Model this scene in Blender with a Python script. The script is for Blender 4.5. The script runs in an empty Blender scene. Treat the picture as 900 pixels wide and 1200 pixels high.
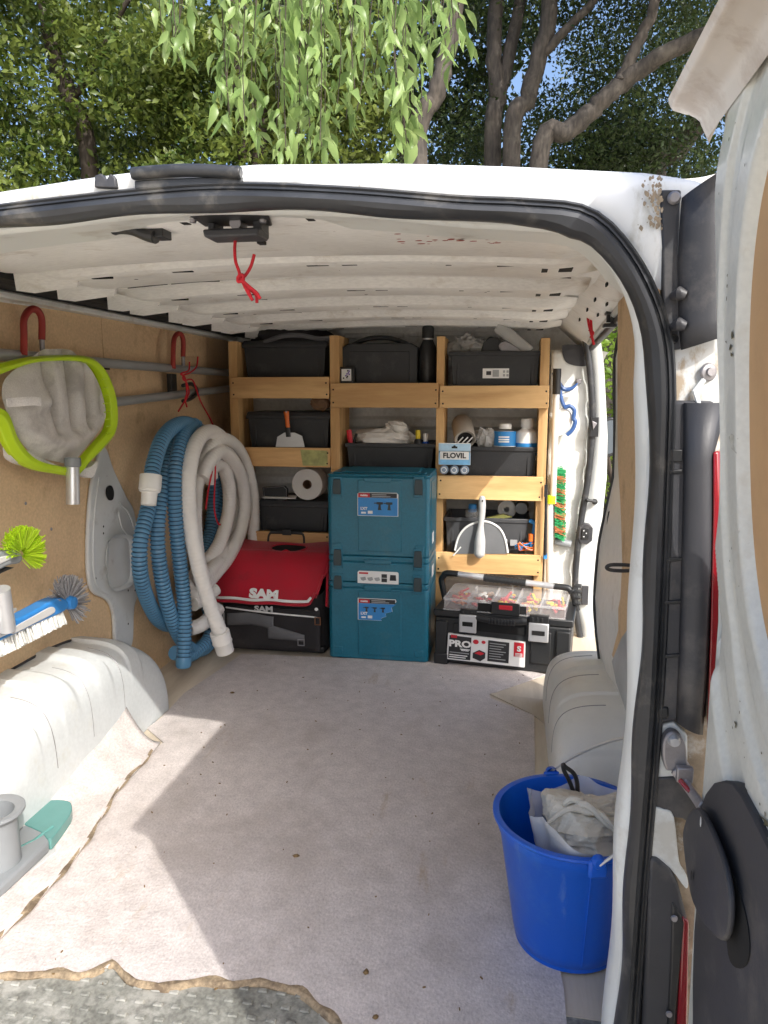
import bpy, bmesh, math, random
import numpy as np
from mathutils import Vector, Matrix, Quaternion
R = math.radians
rnd = random.Random(7)
S = bpy.context.scene
COL = S.collection

# ------------------------------------------------------------------ camera
YAW, PITCH, FPX = R(9.6), R(9.04), 880.0
CAM = Vector((0.48, -1.05, 1.07))
FWD = Vector((-math.sin(YAW)*math.cos(PITCH), math.cos(YAW)*math.cos(PITCH), -math.sin(PITCH)))
RIGHT = Vector((math.cos(YAW), math.sin(YAW), 0))
UP = RIGHT.cross(FWD)
cam = bpy.data.cameras.new('camera')
cam.sensor_fit = 'VERTICAL'
cam.sensor_height = 36.0
cam.lens = FPX/1200*36.0
cam.clip_start, cam.clip_end = 0.02, 2000
co = bpy.data.objects.new('camera', cam)
m3 = Matrix((RIGHT, UP, -FWD)).transposed()
co.matrix_world = Matrix.Translation(CAM) @ m3.to_4x4()
COL.objects.link(co)
S.camera = co

# ------------------------------------------------------------------ sky, sun, exposure
SUN_DIR = Vector((-0.76, 0.92, -1.0)).normalized()      # the way the light travels
w = bpy.data.worlds.new('World')
S.world = w
w.use_nodes = True
nt = w.node_tree
bg = nt.nodes['Background']
sky = nt.nodes.new('ShaderNodeTexSky')
sky.sky_type = 'NISHITA'
sky.sun_disc = False
sky.sun_elevation = math.asin(-SUN_DIR.z)
sky.sun_rotation = math.atan2(-SUN_DIR.x, -SUN_DIR.y)
sky.air_density = 1.0
sky.dust_density = 6.0
sky.ozone_density = 4.0
nt.links.new(sky.outputs[0], bg.inputs[0])
bg.inputs[1].default_value = 0.15
sl = bpy.data.lights.new('sun', 'SUN')
sl.energy = 2.0
sl.angle = R(0.5)
sl.color = (1.0, 0.965, 0.91)
so = bpy.data.objects.new('sun', sl)
so.rotation_euler = SUN_DIR.to_track_quat('-Z', 'Y').to_euler()
so.location = (6, -8, 9)
COL.objects.link(so)
S.view_settings.view_transform = 'Standard'
S.view_settings.look = 'None'
S.view_settings.exposure = 1.12
S.view_settings.gamma = 1
S.render.engine = 'CYCLES'
S.cycles.max_bounces = 10
S.cycles.diffuse_bounces = 6
S.cycles.transparent_max_bounces = 12
S.cycles.use_denoising = True

# ------------------------------------------------------------------ helpers
def V(*a): return Vector(a)

def at(px, py, x=None, y=None, z=None):
    """point of the place that lies on the plane x=, y= or z= along a direction measured from the camera"""
    d = RIGHT*((px-450)/FPX) - UP*((py-600)/FPX) + FWD
    if x is not None: t = (x-CAM.x)/d.x
    elif y is not None: t = (y-CAM.y)/d.y
    else: t = (z-CAM.z)/d.z
    return CAM + d*t

def catmull(pts, n=8, closed=False):
    pts = [Vector(p) for p in pts]
    out, L = [], len(pts)
    rng = L if closed else L-1
    for i in range(rng):
        if closed:
            p0, p1, p2, p3 = pts[(i-1) % L], pts[i], pts[(i+1) % L], pts[(i+2) % L]
        else:
            p0, p1, p2, p3 = pts[max(i-1, 0)], pts[i], pts[i+1], pts[min(i+2, L-1)]
        for k in range(n):
            t = k/n
            out.append(0.5*((2*p1) + (p2-p0)*t + (2*p0-5*p1+4*p2-p3)*t*t + (3*p1-p0-3*p2+p3)*t**3))
    if not closed: out.append(pts[-1])
    return out

def resample(pts, step, closed=False):
    P = list(pts) + ([pts[0]] if closed else [])
    acc = [0]
    for a, b in zip(P, P[1:]): acc.append(acc[-1] + (b-a).length)
    n = max(2, int(round(acc[-1]/step)))
    out, j = [], 0
    for i in range(n + (0 if closed else 1)):
        s = acc[-1]*i/n
        while j < len(acc)-2 and acc[j+1] < s: j += 1
        seg = max(acc[j+1]-acc[j], 1e-9)
        out.append(P[j].lerp(P[j+1], (s-acc[j])/seg))
    return out

class MB:
    def __init__(self): self.v, self.f, self.m = [], [], []
    def add(self, verts, faces, mi=0):
        o = len(self.v)
        self.v += [Vector(p) for p in verts]
        self.f += [tuple(i+o for i in f) for f in faces]
        self.m += [mi]*len(faces)
        return self
    def box(self, c, s, rot=None, mi=0, top=(1, 1)):
        c = Vector(c); hx, hy, hz = s[0]/2, s[1]/2, s[2]/2
        vs = [V(-hx, -hy, -hz), V(hx, -hy, -hz), V(hx, hy, -hz), V(-hx, hy, -hz),
              V(-hx*top[0], -hy*top[1], hz), V(hx*top[0], -hy*top[1], hz), V(hx*top[0], hy*top[1], hz), V(-hx*top[0], hy*top[1], hz)]
        if rot is not None: vs = [rot @ p for p in vs]
        return self.add([p+c for p in vs], [(0, 3, 2, 1), (4, 5, 6, 7), (0, 1, 5, 4), (1, 2, 6, 5), (2, 3, 7, 6), (3, 0, 4, 7)], mi)
    def box2(self, a, b, mi=0):
        a, b = Vector(a), Vector(b)
        return self.box((a+b)/2, (abs(b.x-a.x), abs(b.y-a.y), abs(b.z-a.z)), None, mi)
    def prism(self, poly, off, mi=0):
        poly = [Vector(p) for p in poly]; off = Vector(off); n = len(poly)
        nrm = Vector((0, 0, 0))
        for i in range(n): nrm += poly[i].cross(poly[(i+1) % n])
        if nrm.dot(off) > 0: poly = poly[::-1]
        vs = poly + [p+off for p in poly]
        fs = [tuple(range(n)), tuple(range(2*n-1, n-1, -1))]
        fs += [((i+1) % n, i, i+n, (i+1) % n+n) for i in range(n)]
        return self.add(vs, fs, mi)
    def tube(self, pts, r, n=10, closed=False, caps=True, mi=0, flat=1.0, mif=None):
        pts = [Vector(p) for p in pts]; L = len(pts)
        rr = r if isinstance(r, (list, tuple)) else [r]*L
        vs, fs = [], []
        t0 = (pts[1]-pts[0]).normalized()
        ref = V(0, 0, 1) if abs(t0.z) < .9 else V(1, 0, 0)
        nrm = t0.cross(ref).normalized()
        prev = t0
        for i, p in enumerate(pts):
            if closed: t = (pts[(i+1) % L]-pts[i-1])
            else: t = pts[min(i+1, L-1)]-pts[max(i-1, 0)]
            t = t.normalized() if t.length > 1e-9 else prev
            ax = prev.cross(t)
            if ax.length > 1e-7:
                nrm = Quaternion(ax.normalized(), prev.angle(t)) @ nrm
            prev = t
            b = t.cross(nrm).normalized()
            for k in range(n):
                a = 2*math.pi*k/n
                vs.append(p + (nrm*math.cos(a)*flat + b*math.sin(a))*rr[i])
        for i in range(L if closed else L-1):
            j = (i+1) % L
            for k in range(n):
                k2 = (k+1) % n
                fs.append((i*n+k, i*n+k2, j*n+k2, j*n+k))
        nf = len(fs)
        if caps and not closed:
            fs.append(tuple(range(n-1, -1, -1)))
            fs.append(tuple((L-1)*n+k for k in range(n)))
        self.add(vs, fs, mi)
        if mif:
            st = len(self.m)-len(fs)
            for q in range(nf): self.m[st+q] = mif(q//n)
        return self
    def lathe(self, prof, n=24, o=(0, 0, 0), ax=(0, 0, 1), mi=0, sx=1.0, sy=1.0):
        o, ax = Vector(o), Vector(ax).normalized()
        ref = V(1, 0, 0) if abs(ax.x) < .9 else V(0, 1, 0)
        u = (ref - ax*ref.dot(ax)).normalized(); v = ax.cross(u)
        vs, fs = [], []
        for r, h in prof:
            for k in range(n):
                a = 2*math.pi*k/n
                vs.append(o + ax*h + u*(r*math.cos(a)*sx) + v*(r*math.sin(a)*sy))
        for i in range(len(prof)-1):
            for k in range(n):
                k2 = (k+1) % n
                fs.append((i*n+k, i*n+k2, (i+1)*n+k2, (i+1)*n+k))
        return self.add(vs, fs, mi)
    def cyl(self, a, b, r, n=16, mi=0): return self.tube([a, b], r, n, mi=mi)
    def grid(self, nu, nv, f, mi=0, flip=False):
        vs = [f(i/nu, j/nv) for j in range(nv+1) for i in range(nu+1)]
        W = nu+1; fs = []
        for j in range(nv):
            for i in range(nu):
                q = (j*W+i, j*W+i+1, (j+1)*W+i+1, (j+1)*W+i)
                fs.append(q[::-1] if flip else q)
        return self.add(vs, fs, mi)
    def sweep(self, frames, prof, closed_prof=False, mi=0):
        """frames: list of functions (n, y) -> point"""
        m = len(prof); vs = [fr(*p) for fr in frames for p in prof]; fs = []
        for i in range(len(frames)-1):
            for k in range(m if closed_prof else m-1):
                k2 = (k+1) % m
                fs.append((i*m+k, i*m+k2, (i+1)*m+k2, (i+1)*m+k))
        return self.add(vs, fs, mi)
    def xf(self, M, start=0):
        for i in range(start, len(self.v)): self.v[i] = M @ self.v[i]
        return self

WLOC = {}
def link(o, parent, loc):
    WLOC[o.name] = Vector(loc)
    if parent is not None:
        o.parent = parent
        o.location = Vector(loc) - WLOC[parent.name]
    else:
        o.location = loc
    COL.objects.link(o)

def tag(o, label, cat, group=None, kind=None):
    if label: o['label'] = label
    if cat: o['category'] = cat
    if group: o['group'] = group
    if kind: o['kind'] = kind
    return o

def thing(name, loc, label, cat, group=None):
    o = bpy.data.objects.new(name, None)
    o.empty_display_size = 0.1
    link(o, None, Vector(loc))
    return tag(o, label, cat, group)

def build(name, mb, mat, parent=None, bevel=0.0, seg=2, angle=38, solid=0.0, sub=0, label=None, recalc=False):
    if parent is not None: org = WLOC[parent.name]
    else:
        xs = [p.x for p in mb.v]; ys = [p.y for p in mb.v]; zs = [p.z for p in mb.v]
        org = V((min(xs)+max(xs))/2, (min(ys)+max(ys))/2, min(zs))
    me = bpy.data.meshes.new(name)
    me.from_pydata([tuple(p-org) for p in mb.v], [], mb.f)
    mats = mat if isinstance(mat, (list, tuple)) else [mat]
    for m in mats: me.materials.append(m)
    if len(mats) > 1: me.polygons.foreach_set('material_index', mb.m)
    if recalc:
        bm = bmesh.new(); bm.from_mesh(me)
        bmesh.ops.remove_doubles(bm, verts=bm.verts, dist=1e-5)
        bmesh.ops.recalc_face_normals(bm, faces=bm.faces)
        bm.to_mesh(me); bm.free()
    me.polygons.foreach_set('use_smooth', [True]*len(me.polygons))
    me.set_sharp_from_angle(angle=R(angle))
    o = bpy.data.objects.new(name, me)
    link(o, parent, org)
    if solid:
        s = o.modifiers.new('solid', 'SOLIDIFY'); s.thickness = solid; s.offset = 0
    if sub:
        s = o.modifiers.new('sub', 'SUBSURF'); s.levels = sub; s.render_levels = sub
    if bevel:
        b = o.modifiers.new('bevel', 'BEVEL'); b.width = bevel; b.segments = seg
        b.limit_method = 'ANGLE'; b.angle_limit = R(40); b.harden_normals = False
    if label: o['label'] = label
    return o

def text(s, parent, org, xd, yd, size, mat, name='lettering', ext=0.0006, sx=1.0, bold=0.0, align='CENTER'):
    cu = bpy.data.curves.new(name, 'FONT')
    cu.body = s; cu.size = size; cu.extrude = ext; cu.offset = bold
    cu.align_x = align; cu.align_y = 'CENTER'; cu.resolution_u = 3
    cu.materials.append(mat)
    xd = Vector(xd).normalized(); yd = Vector(yd)
    yd = (yd - xd*yd.dot(xd)).normalized(); zd = xd.cross(yd)
    o = bpy.data.objects.new(name, cu)
    M = Matrix((xd*sx, yd, zd)).transposed().to_4x4()
    base = WLOC[parent.name]
    COL.objects.link(o)
    me = bpy.data.meshes.new_from_object(o.evaluated_get(bpy.context.evaluated_depsgraph_get()))
    bpy.data.objects.remove(o); bpy.data.curves.remove(cu)
    o = bpy.data.objects.new(name, me)
    o.parent = parent
    o.matrix_local = Matrix.Translation(Vector(org)-base) @ M
    COL.objects.link(o)
    WLOC[o.name] = Vector(org)
    return o

# ------------------------------------------------------------------ materials
def _n(t, typ, **k):
    n = t.nodes.new(typ)
    for a, b in k.items(): setattr(n, a, b)
    return n

def mat(name, col, rough=.5, metal=0.0, var=.12, vscale=6, bump=0.0, bscale=80, dirt=None, dirt2=None, spec=.5,
        trans=0.0, alpha=1.0, sheen=0.0, coat=0.0, stretch=(1, 1, 1), rvar=.15, island=0.0, fine=None):
    m = bpy.data.materials.new(name); m.use_nodes = True
    t = m.node_tree; p = t.nodes['Principled BSDF']; L = t.links.new
    tc = _n(t, 'ShaderNodeTexCoord'); mp = _n(t, 'ShaderNodeMapping'); mp.inputs['Scale'].default_value = stretch
    L(tc.outputs['Object'], mp.inputs[0])
    nz = _n(t, 'ShaderNodeTexNoise'); nz.inputs['Scale'].default_value = vscale; nz.inputs['Detail'].default_value = 6
    nz.inputs['Roughness'].default_value = .62
    L(mp.outputs[0], nz.inputs['Vector'])
    rp = _n(t, 'ShaderNodeMapRange'); rp.inputs[1].default_value = .3; rp.inputs[2].default_value = .7
    rp.inputs[3].default_value = 1-var; rp.inputs[4].default_value = 1+var
    L(nz.outputs['Fac'], rp.inputs[0])
    hs = _n(t, 'ShaderNodeHueSaturation'); hs.inputs['Color'].default_value = (*col, 1)
    L(rp.outputs[0], hs.inputs['Value'])
    out = hs.outputs[0]
    if fine:
        fz = _n(t, 'ShaderNodeTexNoise'); fz.inputs['Scale'].default_value = fine[0]; fz.inputs['Detail'].default_value = 3
        mpf = _n(t, 'ShaderNodeMapping'); mpf.inputs['Scale'].default_value = fine[2] if len(fine) > 2 else (1, 1, 1)
        mpf.inputs['Rotation'].default_value = (0, 0, .35)
        L(tc.outputs['Object'], mpf.inputs[0]); L(mpf.outputs[0], fz.inputs['Vector'])
        rf = _n(t, 'ShaderNodeMapRange'); rf.inputs[1].default_value = .3; rf.inputs[2].default_value = .7
        rf.inputs[3].default_value = 1-fine[1]; rf.inputs[4].default_value = 1+fine[1]
        L(fz.outputs['Fac'], rf.inputs[0])
        mf = _n(t, 'ShaderNodeMath', operation='MULTIPLY'); L(rp.outputs[0], mf.inputs[0]); L(rf.outputs[0], mf.inputs[1])
        L(mf.outputs[0], hs.inputs['Value'])
    if island:
        g = _n(t, 'ShaderNodeNewGeometry'); r2 = _n(t, 'ShaderNodeMapRange')
        r2.inputs[3].default_value = 1-island; r2.inputs[4].default_value = 1+island
        L(g.outputs['Random Per Island'], r2.inputs[0])
        mu = _n(t, 'ShaderNodeMath', operation='MULTIPLY'); L(rp.outputs[0], mu.inputs[0]); L(r2.outputs[0], mu.inputs[1])
        L(mu.outputs[0], hs.inputs['Value'])
    for i, d in enumerate([dirt, dirt2]):
        if not d: continue
        dc, amt, sc, thr = d[:4]
        dz = _n(t, 'ShaderNodeTexNoise'); dz.inputs['Scale'].default_value = sc; dz.inputs['Detail'].default_value = 8
        dz.inputs['Roughness'].default_value = .68
        mp2 = _n(t, 'ShaderNodeMapping'); mp2.inputs['Location'].default_value = (3.1*i+1.7, 5.3, 2.2+i)
        mp2.inputs['Scale'].default_value = d[4] if len(d) > 4 else (1, 1, 1)
        L(tc.outputs['Object'], mp2.inputs[0]); L(mp2.outputs[0], dz.inputs['Vector'])
        r3 = _n(t, 'ShaderNodeMapRange'); r3.inputs[1].default_value = thr; r3.inputs[2].default_value = thr+.12
        r3.inputs[3].default_value = 0; r3.inputs[4].default_value = amt
        L(dz.outputs['Fac'], r3.inputs[0])
        mx = _n(t, 'ShaderNodeMix', data_type='RGBA'); L(r3.outputs[0], mx.inputs['Factor'])
        L(out, mx.inputs['A']); mx.inputs['B'].default_value = (*dc, 1)
        out = mx.outputs['Result']
    L(out, p.inputs['Base Color'])
    rr = _n(t, 'ShaderNodeMapRange'); rr.inputs[1].default_value = .3; rr.inputs[2].default_value = .7
    rr.inputs[3].default_value = max(.02, rough*(1-rvar)); rr.inputs[4].default_value = min(1, rough*(1+rvar))
    L(nz.outputs['Fac'], rr.inputs[0]); L(rr.outputs[0], p.inputs['Roughness'])
    p.inputs['Metallic'].default_value = metal
    p.inputs['Specular IOR Level'].default_value = spec
    p.inputs['Transmission Weight'].default_value = trans
    p.inputs['Alpha'].default_value = alpha
    p.inputs['Coat Weight'].default_value = coat
    p.inputs['Sheen Weight'].default_value = sheen
    if bump:
        bz = _n(t, 'ShaderNodeTexNoise'); bz.inputs['Scale'].default_value = bscale; bz.inputs['Detail'].default_value = 4
        L(mp.outputs[0], bz.inputs['Vector'])
        b = _n(t, 'ShaderNodeBump'); b.inputs['Strength'].default_value = bump; b.inputs['Distance'].default_value = .004
        L(bz.outputs['Fac'], b.inputs['Height']); L(b.outputs[0], p.inputs['Normal'])
    return m

def wood(name, col, dark, axis='x', scale=26, knots=True):
    m = bpy.data.materials.new(name); m.use_nodes = True
    t = m.node_tree; p = t.nodes['Principled BSDF']; L = t.links.new
    tc = _n(t, 'ShaderNodeTexCoord'); oi = _n(t, 'ShaderNodeObjectInfo')
    mp = _n(t, 'ShaderNodeMapping')
    mp.inputs['Scale'].default_value = {'x': (.12, 1, 1), 'y': (1, .12, 1), 'z': (1, 1, .12)}[axis]
    ad = _n(t, 'ShaderNodeVectorMath', operation='ADD')
    mul = _n(t, 'ShaderNodeVectorMath', operation='SCALE'); mul.inputs[0].default_value = (7.3, 3.1, 5.7)
    L(oi.outputs['Random'], mul.inputs['Scale'])
    L(tc.outputs['Object'], ad.inputs[0]); L(mul.outputs[0], ad.inputs[1]); L(ad.outputs[0], mp.inputs[0])
    nz = _n(t, 'ShaderNodeTexNoise'); nz.inputs['Scale'].default_value = 7; nz.inputs['Detail'].default_value = 3
    nz.inputs['Distortion'].default_value = .4
    L(mp.outputs[0], nz.inputs['Vector'])
    mm = _n(t, 'ShaderNodeMath', operation='MULTIPLY'); mm.inputs[1].default_value = scale
    L(nz.outputs['Fac'], mm.inputs[0])
    sn = _n(t, 'ShaderNodeMath', operation='SINE'); L(mm.outputs[0], sn.inputs[0])
    fz = _n(t, 'ShaderNodeTexNoise'); fz.inputs['Scale'].default_value = 160; fz.inputs['Detail'].default_value = 3
    L(mp.outputs[0], fz.inputs['Vector'])
    a1 = _n(t, 'ShaderNodeMath', operation='MULTIPLY_ADD'); a1.inputs[1].default_value = .3; a1.inputs[2].default_value = .15
    L(sn.outputs[0], a1.inputs[0])
    a2 = _n(t, 'ShaderNodeMath', operation='MULTIPLY_ADD'); a2.inputs[1].default_value = .55; L(fz.outputs['Fac'], a2.inputs[0]); L(a1.outputs[0], a2.inputs[2])
    mx = _n(t, 'ShaderNodeMix', data_type='RGBA', clamp_factor=True)
    L(a2.outputs[0], mx.inputs['Factor']); mx.inputs['A'].default_value = (*col, 1); mx.inputs['B'].default_value = (*dark, 1)
    out = mx.outputs['Result']
    if knots:
        vo = _n(t, 'ShaderNodeTexVoronoi'); vo.inputs['Scale'].default_value = 4.2
        mk = _n(t, 'ShaderNodeMapping'); mk.inputs['Scale'].default_value = {'x': (.6, 1, 1.5), 'y': (1, .6, 1.5), 'z': (1.5, 1, .6)}[axis]
        L(ad.outputs[0], mk.inputs[0]); L(mk.outputs[0], vo.inputs['Vector'])
        kr = _n(t, 'ShaderNodeMapRange'); kr.inputs[1].default_value = .09; kr.inputs[2].default_value = .03
        kr.inputs[3].default_value = 0; kr.inputs[4].default_value = .8
        L(vo.outputs['Distance'], kr.inputs[0])
        mx2 = _n(t, 'ShaderNodeMix', data_type='RGBA'); L(kr.outputs[0], mx2.inputs['Factor']); L(out, mx2.inputs['A'])
        mx2.inputs['B'].default_value = (.16, .06, .025, 1); out = mx2.outputs['Result']
    hv = _n(t, 'ShaderNodeHueSaturation'); rv = _n(t, 'ShaderNodeMapRange'); rv.inputs[3].default_value = .85; rv.inputs[4].default_value = 1.12
    L(oi.outputs['Random'], rv.inputs[0]); L(rv.outputs[0], hv.inputs['Value']); L(out, hv.inputs['Color'])
    L(hv.outputs[0], p.inputs['Base Color'])
    p.inputs['Roughness'].default_value = .62
    b = _n(t, 'ShaderNodeBump'); b.inputs['Strength'].default_value = .25; b.inputs['Distance'].default_value = .002
    L(fz.outputs['Fac'], b.inputs['Height']); L(b.outputs[0], p.inputs['Normal'])
    return m

def leafmat(name, col, col2, transl=.4, vscale=1.2, gloss=.35):
    m = bpy.data.materials.new(name); m.use_nodes = True
    t = m.node_tree; L = t.links.new
    p = t.nodes['Principled BSDF']; o = t.nodes['Material Output']
    g = _n(t, 'ShaderNodeNewGeometry'); oi = _n(t, 'ShaderNodeObjectInfo')
    nz = _n(t, 'ShaderNodeTexNoise'); nz.inputs['Scale'].default_value = vscale; nz.inputs['Detail'].default_value = 3
    L(g.outputs['Position'], nz.inputs['Vector'])
    s = _n(t, 'ShaderNodeMath', operation='ADD'); L(nz.outputs['Fac'], s.inputs[0])
    q = _n(t, 'ShaderNodeMath', operation='MULTIPLY_ADD'); q.inputs[1].default_value = .5; q.inputs[2].default_value = -.25
    rs = _n(t, 'ShaderNodeMath', operation='ADD'); L(g.outputs['Random Per Island'], rs.inputs[0]); L(oi.outputs['Random'], rs.inputs[1])
    fr = _n(t, 'ShaderNodeMath', operation='FRACT'); L(rs.outputs[0], fr.inputs[0])
    L(fr.outputs[0], q.inputs[0]); L(q.outputs[0], s.inputs[1])
    r = _n(t, 'ShaderNodeMapRange'); r.inputs[1].default_value = .2; r.inputs[2].default_value = .8
    L(s.outputs[0], r.inputs[0])
    mx = _n(t, 'ShaderNodeMix', data_type='RGBA'); L(r.outputs[0], mx.inputs['Factor'])
    mx.inputs['A'].default_value = (*col, 1); mx.inputs['B'].default_value = (*col2, 1)
    L(mx.outputs['Result'], p.inputs['Base Color'])
    p.inputs['Roughness'].default_value = gloss
    p.inputs['Specular IOR Level'].default_value = .35
    tr = _n(t, 'ShaderNodeBsdfTranslucent')
    hs = _n(t, 'ShaderNodeHueSaturation'); hs.inputs['Hue'].default_value = .485; hs.inputs['Value'].default_value = 1.5
    L(mx.outputs['Result'], hs.inputs['Color']); L(hs.outputs[0], tr.inputs['Color'])
    ms = _n(t, 'ShaderNodeMixShader'); ms.inputs[0].default_value = transl
    L(p.outputs[0], ms.inputs[1]); L(tr.outputs[0], ms.inputs[2]); L(ms.outputs[0], o.inputs['Surface'])
    return m

GRIME = (.22, .19, .15)
M = {}
M['paint'] = mat('white_paint', (.74, .77, .76), .32, var=.05, dirt=((.33, .29, .22), .5, 9, .62), dirt2=((.12, .10, .08), .7, 42, .70), coat=.3)
M['roofpaint'] = mat('roof_paint', (.78, .80, .79), .3, var=.05, dirt=((.34, .32, .22), .7, 9, .54, (1, 1, .35)), dirt2=((.26, .21, .13), .7, 34, .62, (1, 1, .4)), coat=.3)
M['inner'] = mat('inner_paint', (.78, .775, .74), .42, var=.07, dirt=((.46, .41, .33), .55, 7, .57, (1, 2, 1)), dirt2=((.12, .09, .06), .8, 34, .67), fine=(60, .07, (1, 5, 1)))
M['innerclean'] = mat('jamb_paint', (.70, .72, .69), .36, var=.05, dirt=((.40, .36, .29), .5, 7, .57), dirt2=((.10, .08, .06), .8, 36, .69))
M['doorpaint'] = mat('door_paint', (.60, .61, .56), .34, var=.05, dirt=((.46, .40, .30), .5, 7, .58), dirt2=((.16, .14, .10), .8, 30, .69), coat=.2, fine=(140, .05))
M['stamped'] = mat('stamped_steel', (.55, .57, .57), .4, var=.08, dirt=((.30, .27, .24), .6, 8, .58), dirt2=((.05, .05, .05), .85, 30, .66))
M['arch'] = mat('arch_paint', (.54, .565, .565), .35, var=.05, dirt=((.46, .44, .35), .45, 9, .60), dirt2=((.16, .15, .13), .7, 30, .68), fine=(90, .05))
M['archdirty'] = mat('arch_dusty', (.68, .67, .62), .45, var=.08, dirt=((.46, .42, .35), .5, 6, .55), dirt2=((.2, .18, .14), .6, 50, .68))
M['rubber'] = mat('rubber', (.025, .027, .03), .42, var=.3, vscale=12, dirt=((.16, .15, .13), .45, 14, .55))
M['trim'] = mat('grey_black_trim', (.036, .037, .042), .5, var=.2, bump=.06, bscale=300, dirt=((.13, .12, .11), .55, 7, .53))
M['black'] = mat('black_plastic', (.016, .017, .018), .42, var=.25, vscale=9, dirt=((.09, .085, .08), .4, 6, .60))
M['bin'] = mat('bin_plastic', (.022, .023, .025), .5, var=.2, bump=.15, bscale=200, dirt=((.10, .095, .09), .35, 6, .58))
M['void'] = mat('dark_cavity', (.006, .006, .006), .9, var=.2)
M['darkfoam'] = mat('dark_lining', (.012, .012, .012), .85, var=.3, bump=.5, bscale=60)
M['hardboard'] = mat('hardboard', (.64, .46, .275), .7, fine=(130, .10), var=.08, vscale=3.5, dirt=((.36, .23, .12), .6, 6, .54), dirt2=((.66, .52, .36), .55, 22, .66, (1, .35, 2.4)), bump=.12, bscale=150)
M['ply'] = wood('floor_ply', (.60, .53, .42), (.44, .37, .28), 'y', 18, False)
M['pinex'] = wood('pine_board', (.76, .49, .22), (.50, .27, .10), 'x')
M['pinez'] = wood('pine_post', (.70, .45, .20), (.46, .25, .09), 'z')
M['piney'] = wood('pine_shelf', (.58, .38, .20), (.40, .24, .11), 'x', knots=False)
M['felt'] = mat('felt', (.52, .472, .448), .95, var=.13, vscale=20, bump=.5, bscale=120, dirt=((.33, .285, .25), .42, 3.1, .51, (1, .7, 1)), dirt2=((.34, .25, .15), .6, 8, .62, (1.6, .45, 1)), fine=(230, .15, (1, .5, 1)))
M['feltedge'] = mat('felt_glue_edge', (.27, .205, .13), .9, var=.35, vscale=30, dirt=((.10, .07, .045), .85, 22, .50), fine=(160, .3))
M['tread'] = mat('worn_step', (.20, .20, .175), .6, var=.3, vscale=14, dirt=((.40, .39, .35), .7, 11, .50), dirt2=((.09, .085, .075), .7, 16, .57), bump=.3, fine=(120, .3))
M['teal'] = mat('teal_plastic', (.008, .135, .205), .38, var=.1, bump=.06, bscale=400, dirt=((.07, .17, .20), .4, 9, .60), dirt2=((.16, .24, .26), .5, 40, .68, (1, 1, 3)), fine=(120, .08))
M['tealdark'] = mat('teal_latch', (.018, .036, .042), .4, var=.15)
M['white'] = mat('white_plastic', (.80, .80, .77), .4, var=.05)
M['paper'] = mat('paper', (.82, .81, .77), .8, var=.05)
M['label'] = mat('label_white', (.80, .80, .78), .5, var=.03)
M['lblue'] = mat('label_blue', (.03, .24, .58), .5, var=.1)
M['lsky'] = mat('label_sky', (.20, .48, .75), .5, var=.2, vscale=20)
M['lred'] = mat('label_red', (.55, .015, .03), .5, var=.06)
M['lblack'] = mat('label_black', (.02, .02, .022), .5, var=.1)
M['lgrey'] = mat('label_grey', (.35, .36, .36), .5, var=.2)
M['redcloth'] = mat('red_cloth', (.43, .002, .018), .75, var=.14, vscale=7, bump=.35, bscale=420, dirt=((.16, .01, .015), .5, 5, .56), sheen=.15)
M['blackcloth'] = mat('black_cloth', (.018, .016, .017), .85, var=.3, bump=.4, bscale=350, dirt=((.07, .06, .06), .4, 6, .56))
M['greycloth'] = mat('grey_cloth', (.11, .11, .115), .85, var=.25, bump=.4, bscale=350)
M['hosegroove'] = mat('hose_groove', (.025, .065, .11), .7, var=.2)
M['bluehose'] = mat('blue_hose', (.085, .225, .37), .42, var=.12, vscale=5, dirt=((.20, .28, .34), .5, 8, .60))
M['whitehose'] = mat('white_hose', (.76, .735, .69), .5, var=.06, vscale=4, dirt=((.40, .37, .32), .5, 9, .60))
M['lime'] = mat('lime_plastic', (.48, .70, .012), .4, var=.06, dirt=((.30, .42, .05), .5, 9, .63))
M['net'] = mat('net_fabric', (.78, .77, .75), .85, var=.12, vscale=9, bump=.6, bscale=420, dirt=((.38, .37, .36), .6, 9, .52), fine=(300, .10))
M['alu'] = mat('aluminium', (.62, .63, .64), .36, metal=.65, var=.08, vscale=10)
M['steel'] = mat('dull_steel', (.30, .29, .30), .5, metal=.7, var=.2, dirt=((.16, .12, .10), .5, 12, .55))
M['greypole'] = mat('grey_pole', (.33, .34, .34), .4, metal=.3, var=.1)
M['grey'] = mat('grey_plastic', (.22, .235, .245), .4, var=.07)
M['lightgrey'] = mat('light_grey_plastic', (.50, .50, .49), .4, var=.07)
M['tealclear'] = glassy_ = mat('teal_clear', (.16, .40, .37), .22, var=.1, trans=.45)
M['bluebrush'] = mat('blue_brush', (.03, .20, .52), .38, var=.08)
M['bristlewhite'] = mat('white_bristle', (.72, .72, .69), .7, var=.1, island=.25)
M['bristlegrey'] = mat('grey_bristle', (.30, .30, .31), .7, var=.1, island=.4)
M['bristlelime'] = mat('lime_bristle', (.50, .74, .02), .6, var=.1, island=.3)
M['bristlegreen'] = mat('green_bristle', (.02, .30, .10), .6, var=.15, island=.4)
M['bristleorange'] = mat('orange_bristle', (.55, .20, .08), .6, var=.15, island=.3)
M['bucket'] = mat('blue_bucket', (.003, .098, .55), .36, var=.06, bump=.05, bscale=200, dirt=((.04, .17, .55), .5, 6, .58), dirt2=((.16, .28, .56), .55, 26, .62, (1, 1, .22)))
M['cord'] = mat('red_cord', (.50, .012, .022), .8, var=.2, vscale=30, bump=.6, bscale=500)
M['redrubber'] = mat('red_rubber', (.30, .03, .022), .6, var=.15)
M['orange'] = mat('orange_plastic', (.70, .15, .02), .4, var=.06)
M['yellow'] = mat('yellow_plastic', (.75, .55, .02), .4, var=.05)
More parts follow.
